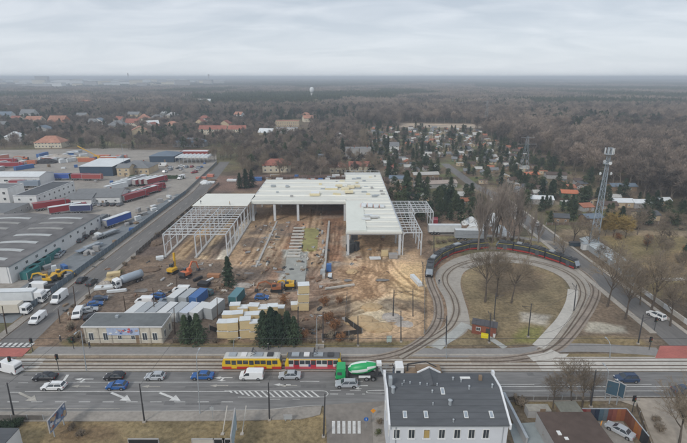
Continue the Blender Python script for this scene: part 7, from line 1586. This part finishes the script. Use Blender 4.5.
[tree('bare_tree', BT[i % 5], -101 + (i % 7) * 5.2 + TR.uniform(-1.5, 1.5), 344 + (i // 7) * 9 + TR.uniform(-2, 2), TR.uniform(.5, .8), 'bare tree closing off the far end of the left street', 'tree', 'bare trees at the end of the left street') for i in range(21)]
region(30, bare('bare tree in the wood north of the villa', 'bare trees in the wood north of the villa', .85, 1.25), (-92, 25), (330, 460), 3)
region(14, ever(('dark spruce among the bare trees behind the building site', 'dark pine among the bare trees behind the building site'), ('spruces behind the building site', 'pines behind the building site'), .9, 1.4), (-70, 25), (290, 440), 3)
region(36, bare('bare tree in the row behind the haulage yard', 'bare trees behind the haulage yard', .7, 1.0), (-340, -105), (398, 440), 3)
region(12, ever(('dark spruce behind the haulage yard', 'dark pine behind the haulage yard'), ('spruces behind the haulage yard', 'pines behind the haulage yard'), .9, 1.4), (-340, -100), (420, 500), 3)
region(150, ever(('dark green garden spruce in the allotments', 'dark green garden pine in the allotments'), ('garden spruces in the allotments', 'garden pines in the allotments'), .55, 1.05), (26, 152), (206, 400), 2.2)
region(60, bare('small bare fruit tree in the allotments', 'bare garden trees in the allotments', .35, .62), (26, 152), (206, 390), 1.8)
for i in range(160):
    x, y = TR.uniform(24, 152), TR.uniform(206, 400)
    if free(x, y): tree('shrub', BU[TR.choice(('green', 'brown', 'green', 'dark'))][i % 2], x, y, TR.uniform(.5, 1.0), 'low garden shrub between the allotment cabins', 'shrub', 'garden shrubs in the allotments', pn=('stem', 'foliage'))
EG = ever(('dark spruce in the thicket at the near corner of the allotments', 'dark pine in the thicket at the near corner of the allotments'), ('spruces in the near allotment thicket', 'pines in the near allotment thicket'), .6, 1.1)
EH = ever(('dark spruce among the right-hand garden cabins', 'dark pine among the right-hand garden cabins'), ('spruces among the right-hand cabins', 'pines among the right-hand cabins'), .5, .95)
for i in range(34):
    x, y = G(TR.uniform(396, 472), TR.uniform(192, 224))
    if free(x, y, -2): EG(x, y)
for i in range(70):
    x, y = G(TR.uniform(520, 690), TR.uniform(186, 226))
    if free(x, y, -2) and x < 165: EH(x, y)
# hedges by the villa
r = thing('hedge', 'long dark clipped hedge in front of the scrap stacks in the haulage yard', 'hedge', (*G(157, 178.5), 0), math.radians(-2)); HR = random.Random(3); m = MB(); m.box(0, 0, 0, 34, 2.2, 1.7)
for i in range(1400): a, b, c = HR.uniform(-17, 17), HR.choice((-1.1, 1.1)) * HR.uniform(.7, 1.05), HR.uniform(.1, 1.9); u = HR.uniform(.15, .4); m.add([(a - u, b, c), (a + u, b + HR.uniform(-.2, .2), c + .1), (a, b + HR.uniform(-.3, .3), c + u)], [(0, 1, 2)])
m.build('foliage', needle, r); MB().box(0, 0, 0, 33.5, .1, .3).build('stem', bark_dark, r)
# edge of the big wood on the right, as single trees
region(36, bare('bare brown tree at the edge of the great wood on the right', 'bare trees at the edge of the great wood', .95, 1.35), (155, 185), (190, 430), 2.6)

# the woods beyond: instanced trees, one stuff object per kind
def node_forest(name, pts, scl, var, sources, label, cat, lowm=None):
    me = bpy.data.meshes.new(name); me.from_pydata([tuple(p) for p in pts], [], []); n_ = len(pts)
    a = me.attributes.new('s', 'FLOAT', 'POINT'); a.data.foreach_set('value', scl); a = me.attributes.new('k', 'INT', 'POINT'); a.data.foreach_set('value', var); a = me.attributes.new('rz', 'FLOAT', 'POINT'); a.data.foreach_set('value', [TR.uniform(0, 6.28) for _ in range(n_)])
    o = link(name, me); ng = bpy.data.node_groups.new(name, 'GeometryNodeTree'); ng.interface.new_socket('Geometry', in_out='INPUT', socket_type='NodeSocketGeometry'); ng.interface.new_socket('Geometry', in_out='OUTPUT', socket_type='NodeSocketGeometry')
    N = ng.nodes; L = ng.links; gi = N.new('NodeGroupInput'); go_ = N.new('NodeGroupOutput'); ip = N.new('GeometryNodeInstanceOnPoints'); gt = N.new('GeometryNodeGeometryToInstance')
    for s in sources:
        so_ = bpy.data.objects.new(name + '_source', s); oi = N.new('GeometryNodeObjectInfo'); oi.inputs['Object'].default_value = so_; L.new(oi.outputs['Geometry'], gt.inputs[0])
    def attr(nm, dt):
        t = N.new('GeometryNodeInputNamedAttribute'); t.data_type = dt; t.inputs['Name'].default_value = nm; return t.outputs['Attribute']
    L.new(gi.outputs[0], ip.inputs['Points']); L.new(gt.outputs[0], ip.inputs['Instance']); ip.inputs['Pick Instance'].default_value = True; L.new(attr('k', 'INT'), ip.inputs['Instance Index'])
    cx = N.new('ShaderNodeCombineXYZ'); L.new(attr('rz', 'FLOAT'), cx.inputs[2]); er = N.new('FunctionNodeEulerToRotation'); L.new(cx.outputs[0], er.inputs[0]); L.new(er.outputs[0], ip.inputs['Rotation']); L.new(attr('s', 'FLOAT'), ip.inputs['Scale']); L.new(ip.outputs[0], go_.inputs[0])
    md = o.modifiers.new('trees', 'NODES'); md.node_group = ng; tag(o, label, cat, None, 'stuff'); return o
def join(*mes):
    vs = []; fs = []; mi = []; ms = []
    for k, m in enumerate(mes):
        o = len(vs); vs += [v.co[:] for v in m.vertices]; fs += [tuple(i + o for i in p.vertices) for p in m.polygons]; mi += [k] * len(m.polygons); ms.append(m.materials[0])
    me = bpy.data.meshes.new('tree'); me.from_pydata(vs, [], fs); [me.materials.append(m) for m in ms]; me.polygons.foreach_set('material_index', mi); return me
def lump(seed, n, rad, ht, m, leaf=1.6, cone=False, nt=26):
    """a clump of several crowns for the far woods"""
    R = random.Random(seed); c = MB(); cr = [(Vector((R.uniform(-rad, rad), R.uniform(-rad, rad), 0)), R.uniform(2.6, 4.6), ht * R.uniform(.72, 1.08)) for _ in range(nt)]
    for i in range(n):
        o, r_, h = R.choice(cr)
        if cone: z = R.random(); q = r_ * (1 - z) * R.random() ** .4; zz = h * (.15 + .85 * z)
        else:
            d = Vector((R.gauss(0, 1), R.gauss(0, 1), R.gauss(0, 1))).normalized() * R.random() ** .35; q = 0; zz = h * .62 + d.z * h * .38
        a = R.uniform(0, 6.28); p = o + (Vector((math.cos(a) * q, math.sin(a) * q, zz)) if cone else Vector((d.x * r_, d.y * r_, zz)))
        u = Vector((R.gauss(0, .6), R.gauss(0, .6), R.gauss(0, 1))).normalized() * leaf * R.uniform(.5, 1.2); v = Vector((R.gauss(0, 1), R.gauss(0, 1), 0)).normalized() * leaf * .22
        c.add([p - v, p + v, p + u], [(0, 1, 2)])
    for o, r_, h in cr: c.cyl((o.x, o.y, 0), (o.x, o.y, h * .6), .22, .12, 3, False, 1)
    return c.mesh('tree', [m, bark_pale if not cone else bark])
FT = [join(t, c) for t, c in BTF]; FE = [join(t, c) for t, c in SPR + PIN]
CLEAR = [GP(q) for q in ([(60, 103.5), (130, 104.5), (128, 108), (58, 107)], [(400, 122.5), (520, 124.5), (520, 129), (400, 128)], [(95, 140), (150, 138), (150, 143), (95, 144)], [(100, 118), (150, 117), (148, 121), (100, 121)], [(548, 133), (585, 131), (585, 140), (550, 142)], [(612, 132), (645, 133), (640, 140), (610, 139)], [(650, 126), (720, 125), (720, 130), (650, 131)], [(560, 84), (610, 84), (608, 84.8), (556, 84.8)], [(20, 88), (80, 88), (76, 89.6), (14, 89.6)], [(275, 122), (310, 121), (312, 136), (272, 138)])]
def inpoly(x, y, q):
    c = False
    for i in range(len(q)):
        x0, y0 = q[i]; x1, y1 = q[i - 1]
        if (y0 > y) != (y1 > y) and x < (x1 - x0) * (y - y0) / (y1 - y0) + x0: c = not c
    return c
def clearing(x, y):
    if any(inpoly(x, y, q) for q in CLEAR): return True
    if not free(x, y, 3): return True
    if x < -84 and y < 398 and x > -345: return True
    if x < -345 and y < 380: return True
    if -99 < x < -70 and y < 340: return True
    if y < 282 and x < 24: return True
    if x > 20 and x < 153 and y < 205: return True
    if x >= 153 and y < 190: return True
    if 66 < x < 88 and y < 345: return True
    if 60 < x < 470 and 566 < y < 590: return True
    return False
pts = []; sc = []; kv = []; pe = []; se = []; ke = []; pg = []; sg = []; kg = []
FR = random.Random(55)
def eva(x, y): return float(fbm(np.array([x]), np.array([y]), 130, 5, 2)[0])
y = 200.0
while y < 900:
    st = 6.0 if y < 560 else 7.6
    hw2 = y * .80 + 25; x = -hw2
    while x < hw2:
        xx, yy = x + FR.uniform(-st, st) * .5, y + FR.uniform(-st, st) * .5; x += st
        if clearing(xx, yy): continue
        allot = 20 < xx < 153 and yy < 600; left = xx < 20 and yy < 700; e_ = eva(xx, yy)
        if allot:
            if FR.random() < .38: continue
            if FR.random() < .58: pe.append((xx, yy, 0)); se.append(FR.uniform(.55, 1.05)); ke.append(FR.randrange(6))
            else: pts.append((xx, yy, 0)); sc.append(FR.uniform(.3, .62)); kv.append(FR.randrange(4))
        else:
            if left and FR.random() < .22: continue
            if FR.random() < (.10 if left else .012) + (.6 if e_ > .60 and yy > 430 else 0): pe.append((xx, yy, 0)); se.append(FR.uniform(.7, 1.25) if left else FR.uniform(1.0, 1.7)); ke.append(FR.randrange(6))
            else: pts.append((xx, yy, 0)); sc.append(FR.uniform(.50, .88) if left else FR.uniform(.95, 1.35)); kv.append(FR.randrange(4))
    y += st
print('forest near', len(pts), len(pe))
node_forest('bare_woodland', pts, sc, kv, FT, 'grey-brown leafless woodland stretching behind the site and gardens', 'woodland'); node_forest('evergreen_woodland', pe, se, ke, FE, 'scattered dark evergreens mixed into the leafless woods', 'woodland')
LB = [lump(80 + i, 2600, 17, 16, twig_forest, 2.4) for i in range(3)]; LE = [lump(90 + i, 2200, 17, 17, needle_f, 2.4, True) for i in range(2)]
pts = []; sc = []; kv = []; pe = []; se = []; ke = []; y = 905.0
while y < 9000:
    st = 27 if y < 2600 else 27 * (y / 2600) ** .55; hw2 = y * .80; x = -hw2; k_ = 1 if y < 2600 else (y / 2600) ** .5
    while x < hw2:
        xx, yy = x + FR.uniform(-6, 6), y + FR.uniform(-6, 6); x += st
        e_ = eva(xx / 3, yy / 4)
        if any(inpoly(xx, yy, q) for q in CLEAR): continue
        left = xx < -yy * .25
        if left and FR.random() < (.35 if yy < 3500 else .45): continue
        if not left and FR.random() < .04: continue
        if e_ > .53 or FR.random() < .08: pe.append((xx, yy, 0)); se.append(FR.uniform(.85, 1.15) * k_); ke.append(FR.randrange(2))
        else: pts.append((xx, yy, 0)); sc.append(FR.uniform(.85, 1.2) * k_); kv.append(FR.randrange(3))
    y += st
print('forest far', len(pts), len(pe))
node_forest('distant_bare_forest', pts, sc, kv, LB, 'distant leafless forest reaching toward the horizon', 'forest'); node_forest('distant_evergreen_forest', pe, se, ke, LE, 'distant dark evergreen forest patches toward the horizon', 'forest')
# beyond nine kilometres only a rough canopy can be made out
gx2 = np.linspace(-36000, 36000, 500); gy2 = 8600 * (5.0 ** (np.linspace(0, 1, 90))); X2, Y2 = np.meshgrid(gx2, gy2); Z2_ = 12 + 14 * fbm(X2, Y2, 900, 61, 3); Z2_[0] = -1
me = bpy.data.meshes.new('horizon_forest'); nn = X2.size; me.vertices.add(nn); me.vertices.foreach_set('co', np.stack([X2, Y2, Z2_], -1).astype(np.float32).ravel()); ii = np.arange(nn).reshape(X2.shape); qd = np.stack([ii[:-1, :-1], ii[:-1, 1:], ii[1:, 1:], ii[1:, :-1]], -1).reshape(-1, 4)
me.loops.add(qd.size); me.loops.foreach_set('vertex_index', qd.ravel().astype(np.int32)); me.polygons.add(len(qd)); me.polygons.foreach_set('loop_start', np.arange(0, qd.size, 4, dtype=np.int32)); me.polygons.foreach_set('loop_total', np.full(len(qd), 4, dtype=np.int32)); me.update(calc_edges=True); me.materials.append(twig_forest); tag(link('horizon_forest', me), 'forest canopy along the horizon', 'forest', None, 'stuff')
bpy.context.view_layer.update()
